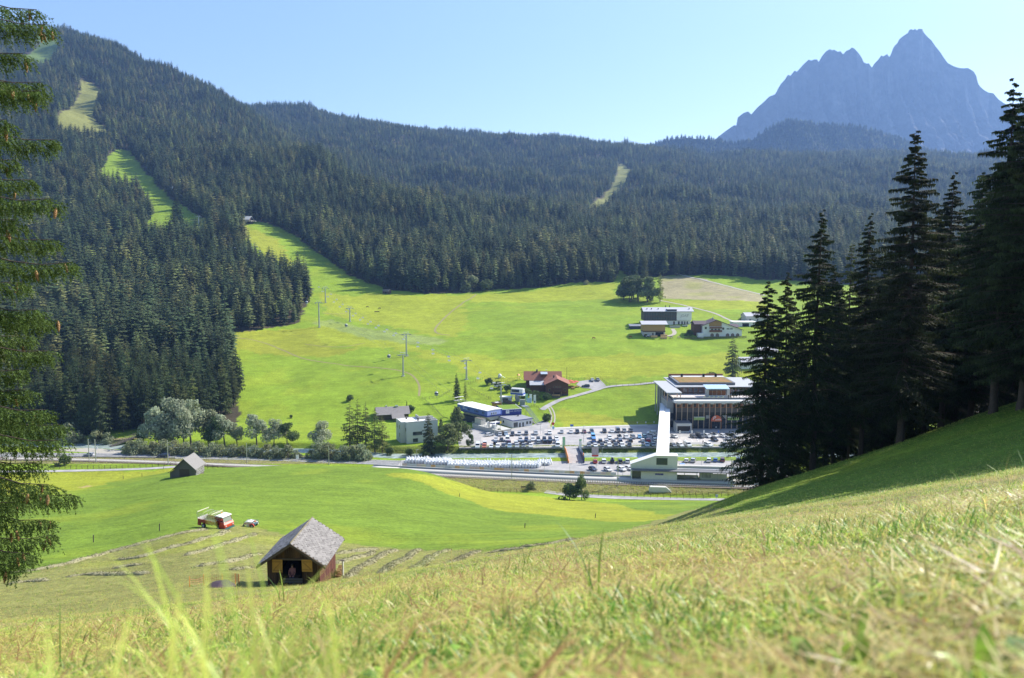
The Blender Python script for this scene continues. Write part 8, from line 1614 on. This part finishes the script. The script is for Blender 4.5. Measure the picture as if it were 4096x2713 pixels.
car(E_, 'white', 2607, 1738, R(170), 'white estate car standing crosswise in the footbridge shadow', 'cars parked in the valley car parks', ZF + .05)
car(H_, 'silver', 357, 1824, R(178), 'silver-grey car driving on the main road beside two railway masts', 'cars on the main road'); car(E_, 'dark_blue', 655, 1828, R(178), 'dark car driving on the main road left of the grey barn', 'cars on the main road')
car(E_, 'silver', 2369, 1524, FR, 'silver estate car on the left of the two at the chalet fence', 'cars at the chalet', ymin=330); car(E_, 'grey', 2391, 1523, FR + .1, 'grey estate car on the right of the two at the chalet fence', 'cars at the chalet', ymin=330); car(E_, 'dark_blue', 2344, 1548, R(170), 'dark blue car parked sideways at the chalet terrace', 'cars at the chalet', ymin=330); car(H_, 'white', 2740, 1306, R(160), 'white car by the hedge in front of the hotel', 'cars at the farm', ymin=330)
# bicycles' rack at the lot corner
p = G(1858, 1790, 285); o = thing('bicycle_rack', 'grey bicycle rack at the left corner of the car park', 'bicycle rack', p, .2); mb = MB(); [mb.lathe([(.33, -.03), (.36, 0), (.33, .03)], 12, (.6*i, 0, .35), 'x') for i in range(5)]; mb.build('hoops', M_STEEL, o); MB().b2((-.3, -.05, 0), (2.8, .05, .08)).build('base_rail', M_STEEL, o)

# ------------------------------------------------------------------ hay truck and tedder on the field
def wheel(o, x, y, r, w_, nm='wheel'):
 mb = MB(); mb.lathe([(r*.6, -w_/2), (r*.95, -w_/2), (r, -w_*.3), (r, w_*.3), (r*.95, w_/2), (r*.6, w_/2)], 18, (x, y, r), 'y'); t = mb.build(nm, M_TYRE, o); s = 1 if y > 0 else -1
 mb = MB(); mb.lathe([(r*.15, s*w_*.52), (r*.55, s*w_*.5), (r*.62, s*w_*.42)], 14, (x, y, r), 'y'); mb.build('rim', mat('grey_rim', (0.42, 0.43, 0.44), .5), t); return t
def hay_truck():
 p = G(863, 2112, 90); a, b = G(800, 2112, 90), G(925, 2116, 90); tilt = math.atan2(b.z - a.z, (b - a).xy.length)
 o = thing('hay_truck', 'old red hay truck with a white cab roof and empty slatted hay rack', 'truck', p, R(-24)); o.rotation_euler = (0, -tilt*.8, R(-24))
 M_R1 = mat('truck_red', (0.52, 0.060, 0.022), .4, .1, 3, spec=.5); M_R2 = mat('truck_side_red', (0.30, 0.048, 0.024), .5, .15, 3)
 mb = MB(); mb.b2((-2.55, -.35, .62), (2.3, .35, .82)); mb.b2((-1.4, -.5, .45), (-.2, .5, .8)); mb.build('chassis', M_DARK, o)
 for i, (s) in enumerate((-1, 1)): MB().b2((-2.6, s*.98 - .03, .82), (.75, s*.98 + .03, 1.34)).build('side_board', M_R2, o)
 MB().b2((-2.6, -.95, .82), (.75, .95, .9)).build('bed_floor', M_GWOOD, o); MB().b2((-2.66, -.98, .6), (-2.6, .98, 1.5)).build('tailboard', M_WHITE, o); MB().b2((-2.63, -1.02, .35), (-2.0, -.9, .8)).build('rear_guard', M_R2, o)
 M_RK = mat('rack_grey', (0.50, 0.50, 0.44), .5, .1, 3)
 for s in (-1, 1):                                             # slatted sides leaning outwards
  mb = MB()
  for k in range(5): z = 1.45 + .19*k; mb.tube([(-2.7 - .03*k, s*(.98 + .03*k), z), (.72, s*(.98 + .03*k), z)], .022, 4)
  for i in range(8): x = -2.65 + 3.35*i/7; mb.tube([(x, s*.97, 1.3), (x - .03, s*1.12, 2.35 if i % 2 == 0 else 2.2)], .022, 4)
  mb.build('rack_side', M_RK, o)
 mb = MB(); [mb.tube([(x, -1.1, 2.28), (x, -.5, 2.5), (x, .5, 2.5), (x, 1.1, 2.28)], .02, 4) for x in (-2.6, -1.5, -.4, .65)]; mb.build('hoops', M_RK, o)
 for x in (-2.5, .3): MB().b2((x - .04, -1.15, 2.45), (x + .04, 1.15, 2.56)).build('top_slat', mat('cream_paint', (0.70, 0.68, 0.50), .6), o)
 mb = MB(); [mb.tube([(.74, y, 1.3), (.74, y, 2.1)], .02, 4) for y in (-.9, -.6, -.3, 0, .3, .6, .9)]; mb.tube([(.74, -.95, 2.1), (.74, .95, 2.1)], .03, 4).tube([(.74, -.95, 1.7), (.74, .95, 1.7)], .025, 4); mb.build('head_rack', mat('pale_rack', (0.68, 0.67, 0.60), .6), o)
 mb = MB(); mb.prism([(1.75, .55), (2.62, .55), (2.75, .75), (2.70, 1.15), (2.5, 1.42), (1.75, 1.42)], -.95, .95, 'y'); mb.build('cab_front', M_R1, o)
 MB().b2((.85, -.95, .75), (.95, .95, 1.42)).build('cab_back', M_R2, o); MB().b2((.95, -.93, .68), (1.75, .93, .8)).build('cab_floor', M_DARK, o)
 MB().b2((1.0, .90, .75), (1.74, .96, 1.3)).build('door', M_R2, o); MB().b2((1.60, -.97, .6), (1.9, -.92, 1.1)).build('door_edge', M_R1, o)
 mb = MB(); [mb.tube([(.9, s*.9, 1.42), (.92, s*.82, 2.2)], .045, 5).tube([(1.78, s*.9, 1.42), (1.70, s*.82, 2.2)], .05, 5).tube([(2.42, s*.9, 1.42), (2.18, s*.82, 2.2)], .04, 5) for s in (-1, 1)]; mb.build('cab_posts', M_R2, o)
 mb = MB(); mb.quad((2.42, -.84, 1.44), (2.42, .84, 1.44), (2.20, .78, 2.16), (2.20, -.78, 2.16)); mb.build('windscreen', mat('clear_screen', (0.42, 0.50, 0.42), .08, spec=.6, trans=.5), o)
 mb = MB(); mb.prism([(.78, 2.2), (2.30, 2.2), (2.36, 2.26), (2.1, 2.36), (1.0, 2.38), (.75, 2.28)], -.95, .95, 'y'); mb.build('cab_roof', M_WHITE, o); mb = MB(); mb.lathe([(.09, 2.38), (.09, 2.5), (.05, 2.57)], 10, (.95, .3, .0)); mb.build('beacon', mat('beacon_orange', (0.8, 0.33, 0.03), .3), o)
 for s in (-1, 1):
  mb = MB(); mb.lathe([(.11, 2.60), (.11, 2.77), (.08, 2.79)], 12, (0, s*.70, .92), 'x'); mb.build('headlight', M_LAMP, o); mb = MB(); mb.b2((2.44, s*.78 - .08, 1.44), (2.56, s*.78 + .08, 1.54)); mb.build('mirror', M_WHITE, o)
 MB().b2((2.3, -.98, .42), (2.82, .98, .62)).build('bumper', mat('teal_bumper', (0.05, 0.14, 0.15), .5), o); MB().b2((1.2, -.4, .8), (1.6, .4, 1.35)).build('seat', M_DARK, o); mb = MB(); mb.lathe([(.18, -.015), (.2, 0), (.18, .015)], 14, (1.78, .35, 1.5), 'x'); mb.build('steering_wheel', M_DARK, o)
 mb = MB(); mb.lathe([(.1, -.5), (.16, -.1), (.16, .1), (.1, .5)], 10, (-2.95, 0, .75), 'y'); mb.b2((-2.95, -.1, .55), (-2.6, .1, .8)); mb.build('hitch', mat('dark_teal', (0.02, 0.05, 0.06), .6), o)
 for x in (1.45, -1.55):
  for s in (-1, 1): wheel(o, x, s*.86, .37, .26)
hay_truck()
p = G(1003, 2108, 90); o = thing('hay_machine', 'small white and red single-axle hay tedder parked right of the truck', 'hay machine', p, R(-10)); M_MW = mat('machine_white', (0.72, 0.71, 0.70), .5); M_MR = mat('machine_red', (0.50, 0.06, 0.05), .5)
MB().prism([(-.85, .55), (-.6, .42), (.5, .42), (.6, .95), (-.3, 1.05), (-.75, .9)], -.55, .55, 'y').build('body', M_MW, o); MB().b2((-.78, -.58, .62), (.45, -.555, .72)).build('stripe', M_MR, o); MB().b2((-.45, -.62, .25), (.1, -.56, .55)).build('side_plate', M_MW, o)
for s in (-1, 1): wheel(o, .55, s*.62, .33, .2); mb = MB(); mb.prism([(.55 + .42*math.cos(t*PI/8), .36 + .42*math.sin(t*PI/8)) for t in range(9)] + [(.55 - .36*math.cos(t*PI/8), .36 + .36*math.sin(t*PI/8)) for t in range(9)], s*.62 - .13, s*.62 + .13, 'y'); mb.build('mudguard', M_MR if s < 0 else M_MW, o)
wheel(o, -1.15, -.1, .18, .1, 'jockey_wheel'); MB().tube([(-1.15, -.1, .3), (-1.05, -.1, .95)], .035, 5).build('jockey_post', M_DARK, o); mb = MB(); mb.tube([(-.7, 0, .6), (-1.2, 0, .5)], .05, 5); mb.build('drawbar', M_DARK, o)
mb = MB(); [mb.tube([(.9, y, .35), (1.15, y + .1, .7), (1.0, y + .2, 1.0), (.5, y, 1.0)], .035, 5) for y in (-.5, -.2, .1, .4)]; mb.b2((.6, -.5, .5), (1.0, .5, .7)); mb.build('tine_frame', mat('tine_teal', (0.10, 0.17, 0.22), .5), o); mb = MB(); [mb.tube([(x, -.5, 1.0), (x + .2, 0, 1.25), (x, .5, 1.0)], .025, 4) for x in (-.6, -.2, .2, .6)]; mb.build('tines', M_RIM, o); MB().b2((.75, -.35, 1.0), (1.0, -.1, 1.12)).build('lamp', mat('lamp_orange', (0.75, 0.3, 0.1), .5), o)

# ------------------------------------------------------------------ tractor, cows, people
p = G(2586, 1349, 330); o = thing('tractor', 'pale grey tractor with big wheels beside the farm barn', 'tractor', p, R(20)); mb = MB(); mb.prism([(.2, .8), (2.1, .8), (2.15, 1.4), (.2, 1.6)], -.45, .45, 'y'); mb.build('bonnet', M_MW, o); mb = MB(); mb.prism([(-1.4, 1.1), (.2, 1.1), (0, 2.6), (-1.2, 2.6)], -.75, .75, 'y'); mb.build('cab', M_CGL, o); MB().b2((-1.4, -.85, 2.6), (.15, .85, 2.78)).build('roof', M_MW, o)
for s in (-1, 1): wheel(o, -.8, s*.95, .85, .5); wheel(o, 1.5, s*.8, .55, .35)
mb = MB(); mb.tube([(.2, -.6, 1.5), (1.6, -.6, 2.1), (2.9, -.6, .9)], .09, 5).tube([(.2, .6, 1.5), (1.6, .6, 2.1), (2.9, .6, .9)], .09, 5).b2((2.7, -.9, .5), (3.2, .9, 1.0)); mb.build('loader', M_STEEL, o)
def skin(name, verts, edges, rad, root, m, parent=None, sub=1):
 me = bpy.data.meshes.new(name); me.from_pydata(verts, edges, []); o = link(name, me, parent); me.materials.append(m)
 s = o.modifiers.new('skin', 'SKIN')
 for i, v in enumerate(me.skin_vertices[0].data): v.radius = (rad[i], rad[i]); v.use_root = (i == root)
 o.modifiers.new('sub', 'SUBSURF').levels = sub; o.modifiers['sub'].render_levels = sub; return o
def bake(o):
 bpy.context.view_layer.update(); me = bpy.data.meshes.new_from_object(o.evaluated_get(bpy.context.evaluated_depsgraph_get())); o.modifiers.clear(); o.data = me; return o
def cow(px, py, rz, m, label, graze=True, ymin=330):
 p = G(px, py, ymin); o = thing('cow', label, 'cow', p, rz, 'cows on the far meadow')
 v = [(-.8, 0, 1.12), (-.3, 0, 1.08), (.3, 0, 1.1), (.75, 0, 1.2), (1.05, 0, 1.15 if graze else 1.5), (1.4, 0, .55 if graze else 1.62), (1.6, 0, .3 if graze else 1.5)]; e = [(0,1),(1,2),(2,3),(3,4),(4,5),(5,6)]; r_ = [.30, .36, .36, .30, .19, .15, .10]
 for x, at in ((.68, 3), (-.72, 0)):
  for s in (-.2, .2):
   i = len(v); v += [(x, s, .85), (x + (.03 if at else -.08), s*1.05, .5), (x + .02, s, .03)]; e += [(at, i), (i, i+1), (i+1, i+2)]; r_ += [.17, .08, .065]
 i = len(v); v += [(-1.02, 0, 1.05), (-1.08, 0, .5)]; e += [(0, i), (i, i+1)]; r_ += [.05, .04]
 bake(skin('body', v, e, r_, 1, m, o))
 h = v[5]; mb = MB(); [mb.tube([(h[0] - .12, s*.12, h[2] + .14), (h[0] - .16, s*.3, h[2] + .2)], [.05, .02], 5) for s in (-1, 1)]; mb.build('ears', m, o); mb = MB(); [mb.tube([(h[0] - .1, s*.07, h[2] + .17), (h[0] - .1, s*.17, h[2] + .36)], [.03, .01], 5) for s in (-1, 1)]; mb.build('horns', M_WHITE, o)
MC1, MC2, MC3 = mat('cow_brown', (0.24, 0.10, 0.045), .85, .2, 2), mat('cow_pied', (0.55, 0.48, 0.42), .85, .1, 2.2, col2=(0.16, 0.07, 0.04)), mat('cow_dark', (0.085, 0.05, 0.035), .85, .2, 2)
for a in [(2521,1352,.4,MC1,'brown cow grazing left of the tractor'), (2687,1354,2.6,MC2,'pied cow grazing right of the board stacks'), (2715,1354,.2,MC2,'pied cow grazing near the farmhouse hedge'), (1469,1231,.3,MC3,'dark cow on the upper meadow, left of two'), (1519,1237,2.9,MC3,'dark cow on the upper meadow, right of two'), (2374,1357,.2,MC1,'brown cow alone in the middle of the meadow')]: cow(*a)
p = G(1508, 1249, 400); o = thing('trough', 'low wooden feed trough near the two dark cows', 'trough', p, .2); MB().b2((-2.2, -.5, .25), (2.2, .5, .8)).build('box', M_DWOOD, o); [MB().b2((x - .1, -.4, -.2), (x + .1, .4, .25)).build('leg', M_DWOOD, o) for x in (-1.8, 1.8)]
M_SKIN = mat('skin', (0.48, 0.28, 0.20), .6)
def person(loc, rz, label, top, legs, pose='stand', s=1.0, group=None):
 o = thing('person', label, 'person', loc, rz, group); o.scale = (s, s, s)
 if pose == 'sit': K = dict(pel=(0, 0, .55), ch=(0, .05, .95), nk=(0, .06, 1.16), hd=(0, .0, 1.32), kn=(0, -.45, .58), ft=(0, -.48, .08), el=(.0, -.12, .82), ha=(0, -.36, .66))
 elif pose == 'walk': K = dict(pel=(0, 0, .92), ch=(0, -.02, 1.28), nk=(0, -.02, 1.48), hd=(0, -.04, 1.64), kn=(0, -.12, .5), ft=(0, 0, .06), el=(0, .05, 1.14), ha=(0, -.12, .92))
 else: K = dict(pel=(0, 0, .92), ch=(0, 0, 1.28), nk=(0, 0, 1.48), hd=(0, -.02, 1.64), kn=(0, -.03, .5), ft=(0, .02, .06), el=(0, .03, 1.14), ha=(0, -.08, .90))
 V, E, Rr = [K['pel'], tuple((a + b)/2 for a, b in zip(K['pel'], K['ch'])), K['ch'], K['nk'], K['hd'], (K['hd'][0], K['hd'][1] - .02, K['hd'][2] + .10)], [(0, 1), (1, 2), (2, 3), (3, 4), (4, 5)], [.15, .145, .16, .06, .10, .085]
 for sx in (-1, 1):
  i = len(V); st = (-.22 if sx > 0 else .18) if pose == 'walk' else 0
  V += [(sx*.2, K['ch'][1], K['ch'][2] + .1), (sx*.26, K['el'][1] - st*.6, K['el'][2]), (sx*.22, K['ha'][1] - st, K['ha'][2])]; E += [(2, i), (i, i+1), (i+1, i+2)]; Rr += [.075, .055, .042]
  i = len(V); V += [(sx*.10, K['pel'][1], K['pel'][2] - .04), (sx*.12, K['kn'][1] + st*.5, K['kn'][2]), (sx*.12, K['ft'][1] + st, K['ft'][2]), (sx*.13, K['ft'][1] + st - .17, K['ft'][2] - .02)]; E += [(0, i), (i, i+1), (i+1, i+2), (i+2, i+3)]; Rr += [.10, .075, .05, .045]
 b = bake(skin('body', V, E, Rr, 0, top, o, 2)); me = b.data; me.materials.clear(); [me.materials.append(m) for m in (top, legs, M_SKIN)]
 for pg in me.polygons:
  c = pg.center; hand = min((Vector(V[k]) - c).length for k in (8, 15)) < .10
  pg.material_index = 2 if (c.z > K['nk'][2] + .01 or hand) else (1 if (c.z < K['pel'][2] - .0 and (pose != 'sit' or c.y < .25)) and not (pose == 'sit' and c.z > .72) else 0)
  pg.use_smooth = True
 hx, hy, hz2 = K['hd']; mb = MB(); mb.lathe([(.09, .0), (.115, .06), (.10, .13), (.04, .17)], 10, (hx, hy + .015, hz2 + .02)); mb.build('hair', mat('dark_hair', (0.05, 0.035, 0.025), .8), o, True); mb = MB(); mb.tube([(hx, hy - .095, hz2 + .05), (hx, hy - .125, hz2 + .01)], [.012, .018], 5); mb.build('nose', M_SKIN, o); mb = MB(); [mb.lathe([(.002, -.012), (.012, 0), (.002, .012)], 6, (hx + sx*.038, hy - .098, hz2 + .055)) for sx in (-1, 1)]; mb.build('eyes', M_DARK, o); mb = MB(); mb.b2((hx - .03, hy - .105, hz2 - .035), (hx + .03, hy - .09, hz2 - .022)); mb.build('mouth', mat('lips', (0.35, 0.12, 0.10), .6), o)
 return o
pk = hp_; person((pk.x - .28, pk.y + .55, pk.z + .10), R(8), 'person in a pink checked shirt sitting in the dark opening of the hut', mat('pink_check', (0.42, 0.20, 0.20), .8, .3, 14, col2=(0.30, 0.12, 0.13)), M_NAVY, 'sit', 1.05)
sb = thing('stool', 'low dark bench under the person in the hut opening', 'bench', (pk.x - .28, pk.y + .72, pk.z - .05)); MB().b2((-.6, -.2, .45), (.6, .25, .55)).build('seat', M_DWOOD, sb); [MB().b2((x - .05, -.18, -.6), (x + .05, .22, .45)).build('leg', M_DWOOD, sb) for x in (-.5, .5)]
MB_ = mat('teal_jacket', (0.02, 0.17, 0.16), .8); p = G(1064, 921, 500); person(p, R(30), 'person in a teal jacket and orange trousers high on the ski slope', MB_, mat('orange_trousers', (0.75, 0.19, 0.03), .8), 'stand', 1.9 if False else 1.15)
person(G(2812, 1776, 285) + Vector((0, 0, .06)), R(-80), 'person in dark clothes walking through the car park below the mall', M_NAVY, M_BLACK, 'walk'); person(G(2758, 1735, 285) + Vector((0, 0, .05)), R(40), 'person in blue standing at the white porch of the mall', mat('blue_jacket', (0.10, 0.20, 0.42), .8), M_NAVY, 'stand'); person(G(2864, 1719, 285) + Vector((0, 0, .05)), R(10), 'person in a white top at the red dome entrance', M_WHITE, M_NAVY, 'stand'); person(G(2323, 1829, 285) + Vector((-.2, 0, .1)), R(180), 'person in red walking beside the bridge board', mat('red_top', (0.5, 0.05, 0.04), .8), M_NAVY, 'walk')

# ------------------------------------------------------------------ gondola and chairlift
def lift_tower(px, py, top, Y, label, group, rz, arm=2.6, bat=False):
 p = A(px, Y) if Y else G(px, py, 380); h = max(6, ray(px, top)[1]*p.y - p.z); o = thing('lift_tower', label, 'lift tower', p, rz, group)
 mb = MB(); mb.tube([(0, 0, -1), (0, 0, h)], [.62, .38], 10); mb.build('shaft', M_GALV, o); MB().b2((-.9, -.9, -1), (.9, .9, .3)).build('footing', M_CONC, o)
 mb = MB(); mb.b2((-arm, -.18, h), (arm, .18, h + .4)); mb.build('crossarm', M_GALV, o); mb = MB(); mb.tube([(-arm*.8, 0, h + 1.5), (arm*.8, 0, h + 1.5)], .09, 5).tube([(-.5, 0, h), (-arm*.6, 0, h + 1.5)], .07, 5).tube([(.5, 0, h), (arm*.6, 0, h + 1.5)], .07, 5); mb.build('lifting_frame', M_GALV, o)
 for s in (-1, 1):
  mb = MB(); mb.b2((s*arm - .12, -1.9, h - .1), (s*arm + .12, 1.9, h + .12)); mb.b2((s*(arm + .5) - .25, -1.8, h - .3), (s*(arm + .5) + .25, 1.8, h - .22)); [mb.lathe([(.2, -.07), (.22, 0), (.2, .07)], 8, (s*arm, -1.5 + .75*k, h - .12), 'x') for k in range(5)]; mb.build('sheave_train', M_STEEL, o)
 c, sn = math.cos(rz), math.sin(rz); return [p + Vector((s*arm*c, s*arm*sn, h - .35)) for s in (-1, 1)]
GT, CT = 'towers of the gondola lift', 'towers of the chairlift'
gs = [lift_tower(*a) for a in [
 (1613,1505,1420,None,'grey gondola tower nearest the valley station',GT,R(35)), (1277,1310,1212,None,'tall dark gondola tower beside the wooded spur',GT,R(28)), (798,930,868,905,'gondola tower below the ski run clearing',GT,R(25)), (500,672,630,1600,'gondola tower at the shaded bend of the ski run',GT,R(20), 3.2), (369,446,418,1950,'gondola tower on the upper pale clearing',GT,R(20), 3.4), (212,196,152,2240,'gondola tower on the top meadow, right of two',GT,R(20), 4.5)]]
cs = [lift_tower(*a) for a in [(2004,1600,1542,425,'wide chairlift tower right behind the control hut',CT,R(35), 3.2), (1866,1518,1443,None,'chairlift tower above the lone spruce',CT,R(35)), (1626,1425,1338,None,'chairlift tower just behind the lowest gondola tower',CT,R(35)), (1400,1287,1234,None,'chairlift tower in the middle of the meadow, with two stays',CT,R(35)), (1302,1212,1153,None,'chairlift tower beside the tip of the wooded spur',CT,R(33)), (1107,1095,1048,None,'chairlift tower peeping over the spur trees',CT,R(30)), (1022,1020,987,None,'chairlift tower on the ski slope beside the lone spruce',CT,R(30)), (968,942,905,None,'chairlift tower just below the ski lodge',CT,R(30))]]
lift_tower(186, 192, 154, 2240, 'lift tower on the top meadow, left of two', GT, R(20), 4.5)
def cables(stations, name, label, sag=.018, start=None):
 o = thing(name, label, 'cable', (0, 0, 0)); lines = []
 for k in (0, 1):
  P = ([start[k]] if start else []) + [s[k] for s in stations]; L = []
  for a, b in zip(P[:-1], P[1:]):
   n = 14
   for i in range(n): t = i/n; c = a.lerp(b, t); c.z -= 4*sag*(b - a).length*t*(1 - t)*.6; L.append(c)
  L.append(P[-1]); lines.append(L); MB().tube(L, .035, 4, False).build('rope', M_STEEL, o)
 return lines
gd = Vector((math.cos(R(39.8)), math.sin(R(39.8)), 0)); gn = Vector((-math.sin(R(39.8)), math.cos(R(39.8)), 0)); g0_ = D + gn*31.0 + Vector((0, 0, .9))
gl = cables(gs, 'gondola_cable', 'pair of steel ropes of the gondola lift', start=[g0_ + gd*2.4, g0_ + gd*7.2]); cl = cables(cs, 'chairlift_cable', 'pair of steel ropes of the chairlift')
M_CAB = mat('cabin_grey', (0.40, 0.41, 0.43), .35, .05, 2, spec=.6)
def on_line(line, px, py=None):
 """The point of a rope seen nearest this photo position."""
 Q = []
 for a, b in zip(line[:-1], line[1:]): Q += [a.lerp(b, t/8) for t in range(8)]
 x, y = PX([tuple(q) for q in Q]); return Q[int(np.argmin((x - px)**2 + (0 if py is None else 1)*((y - (py or 0))**2)))]
def gondola(px, py, label, line):
 c = on_line(gl[line], px, py - 40); o = thing('gondola_cabin', label, 'gondola', c - Vector((0, 0, 4.9)), R(30), 'cabins of the gondola lift')
 mb = MB(); mb.lathe([(.55, 0), (.95, .25), (1.08, .9), (1.0, 1.7), (.75, 2.1), (.3, 2.2)], 12, (0, 0, 0), 'z', 1.05, .95); mb.build('shell', M_CAB, o, True); mb = MB(); mb.lathe([(1.06, .95), (1.095, 1.0), (1.04, 1.65), (1.0, 1.66)], 12, (0, 0, 0), 'z', 1.06, .96); mb.build('window_band', M_CGL, o, True); MB().tube([(0, 0, 2.1), (0, .25, 3.4), (0, .1, 4.85)], .06, 5).build('hanger', M_STEEL, o); MB().b2((-.5, -1.15, .1), (.5, -1.0, .8)).build('ski_rack', M_STEEL, o)
for a in [(1237,1219,'gondola cabin floating beside the tip of the wooded spur',0), (1390,1311,'gondola cabin low over the meadow, right of the tall tower',1), (1564,1429,'gondola cabin just left of the lowest gondola tower',0), (1757,1571,'gondola cabin low above the fence near the valley station',0), (946,1012,'gondola cabin over the gap below the ski lodge',1), (866,963,'gondola cabin before the dark clump below the lodge',0), (645,815,'gondola cabin over the lit ski run',1)]: gondola(*a)
M_CHS = mat('chair_seat', (0.62, 0.63, 0.65), .5)
def chair(line, c, label):
 o = thing('lift_chair', label, 'chair', c - Vector((0, 0, 3.2)), R(30), 'chairs of the chairlift'); MB().b2((-.9, -.25, .45), (.9, .25, .55)).build('seat', M_CHS, o); MB().b2((-.9, .22, .5), (.9, .3, 1.05)).build('backrest', M_CHS, o); mb = MB(); mb.tube([(0, .25, 1.0), (0, .55, 1.9), (0, 0, 3.2)], .05, 5).tube([(-.9, .25, .5), (-.9, .3, 1.5), (.9, .3, 1.5), (.9, .25, .5)], .035, 4).tube([(-.8, -.3, .1), (.8, -.3, .1)], .03, 4).tube([(0, -.3, .1), (0, -.05, .5)], .03, 4); mb.build('hanger', M_STEEL, o)
SEG = ['near the chairlift station', 'just above the lone spruce', 'over the middle of the meadow', 'above the mid meadow tower', 'beside the wooded spur', 'over the upper ski slope', 'below the ski lodge']
for k in (0, 1):
 L = cl[k]; d_ = 0; nxt = 6 + 9*k; cnt = 0; P = [L[0]]
 for a, b in zip(L[:-1], L[1:]):
  l = (b - a).length
  while nxt <= d_ + l:
   t = (nxt - d_)/l; c = a.lerp(b, t); seg = min(6, int(len([1 for s in cs if s[k].y < c.y])) - 1) if True else 0; seg = max(0, seg); x, y = PX([tuple(c)])
   chair(k, c, f'empty lift chair on the {"left" if k == 0 else "right"} rope {SEG[seg]}'); nxt += 19.5 if c.y < 700 else 30; cnt += 1
  d_ += l
o = thing('safety_net', 'red safety net beside the tower on the top meadow', 'net', A(203, 2235), R(30)); mb = MB(); [mb.b2((-.4 + 3*i, -.15, -1 - 2*i), (2.7 + 3*i, .15, 4.5 - 2*i)) for i in range(5)]; mb.build('panel', M_RED, o)
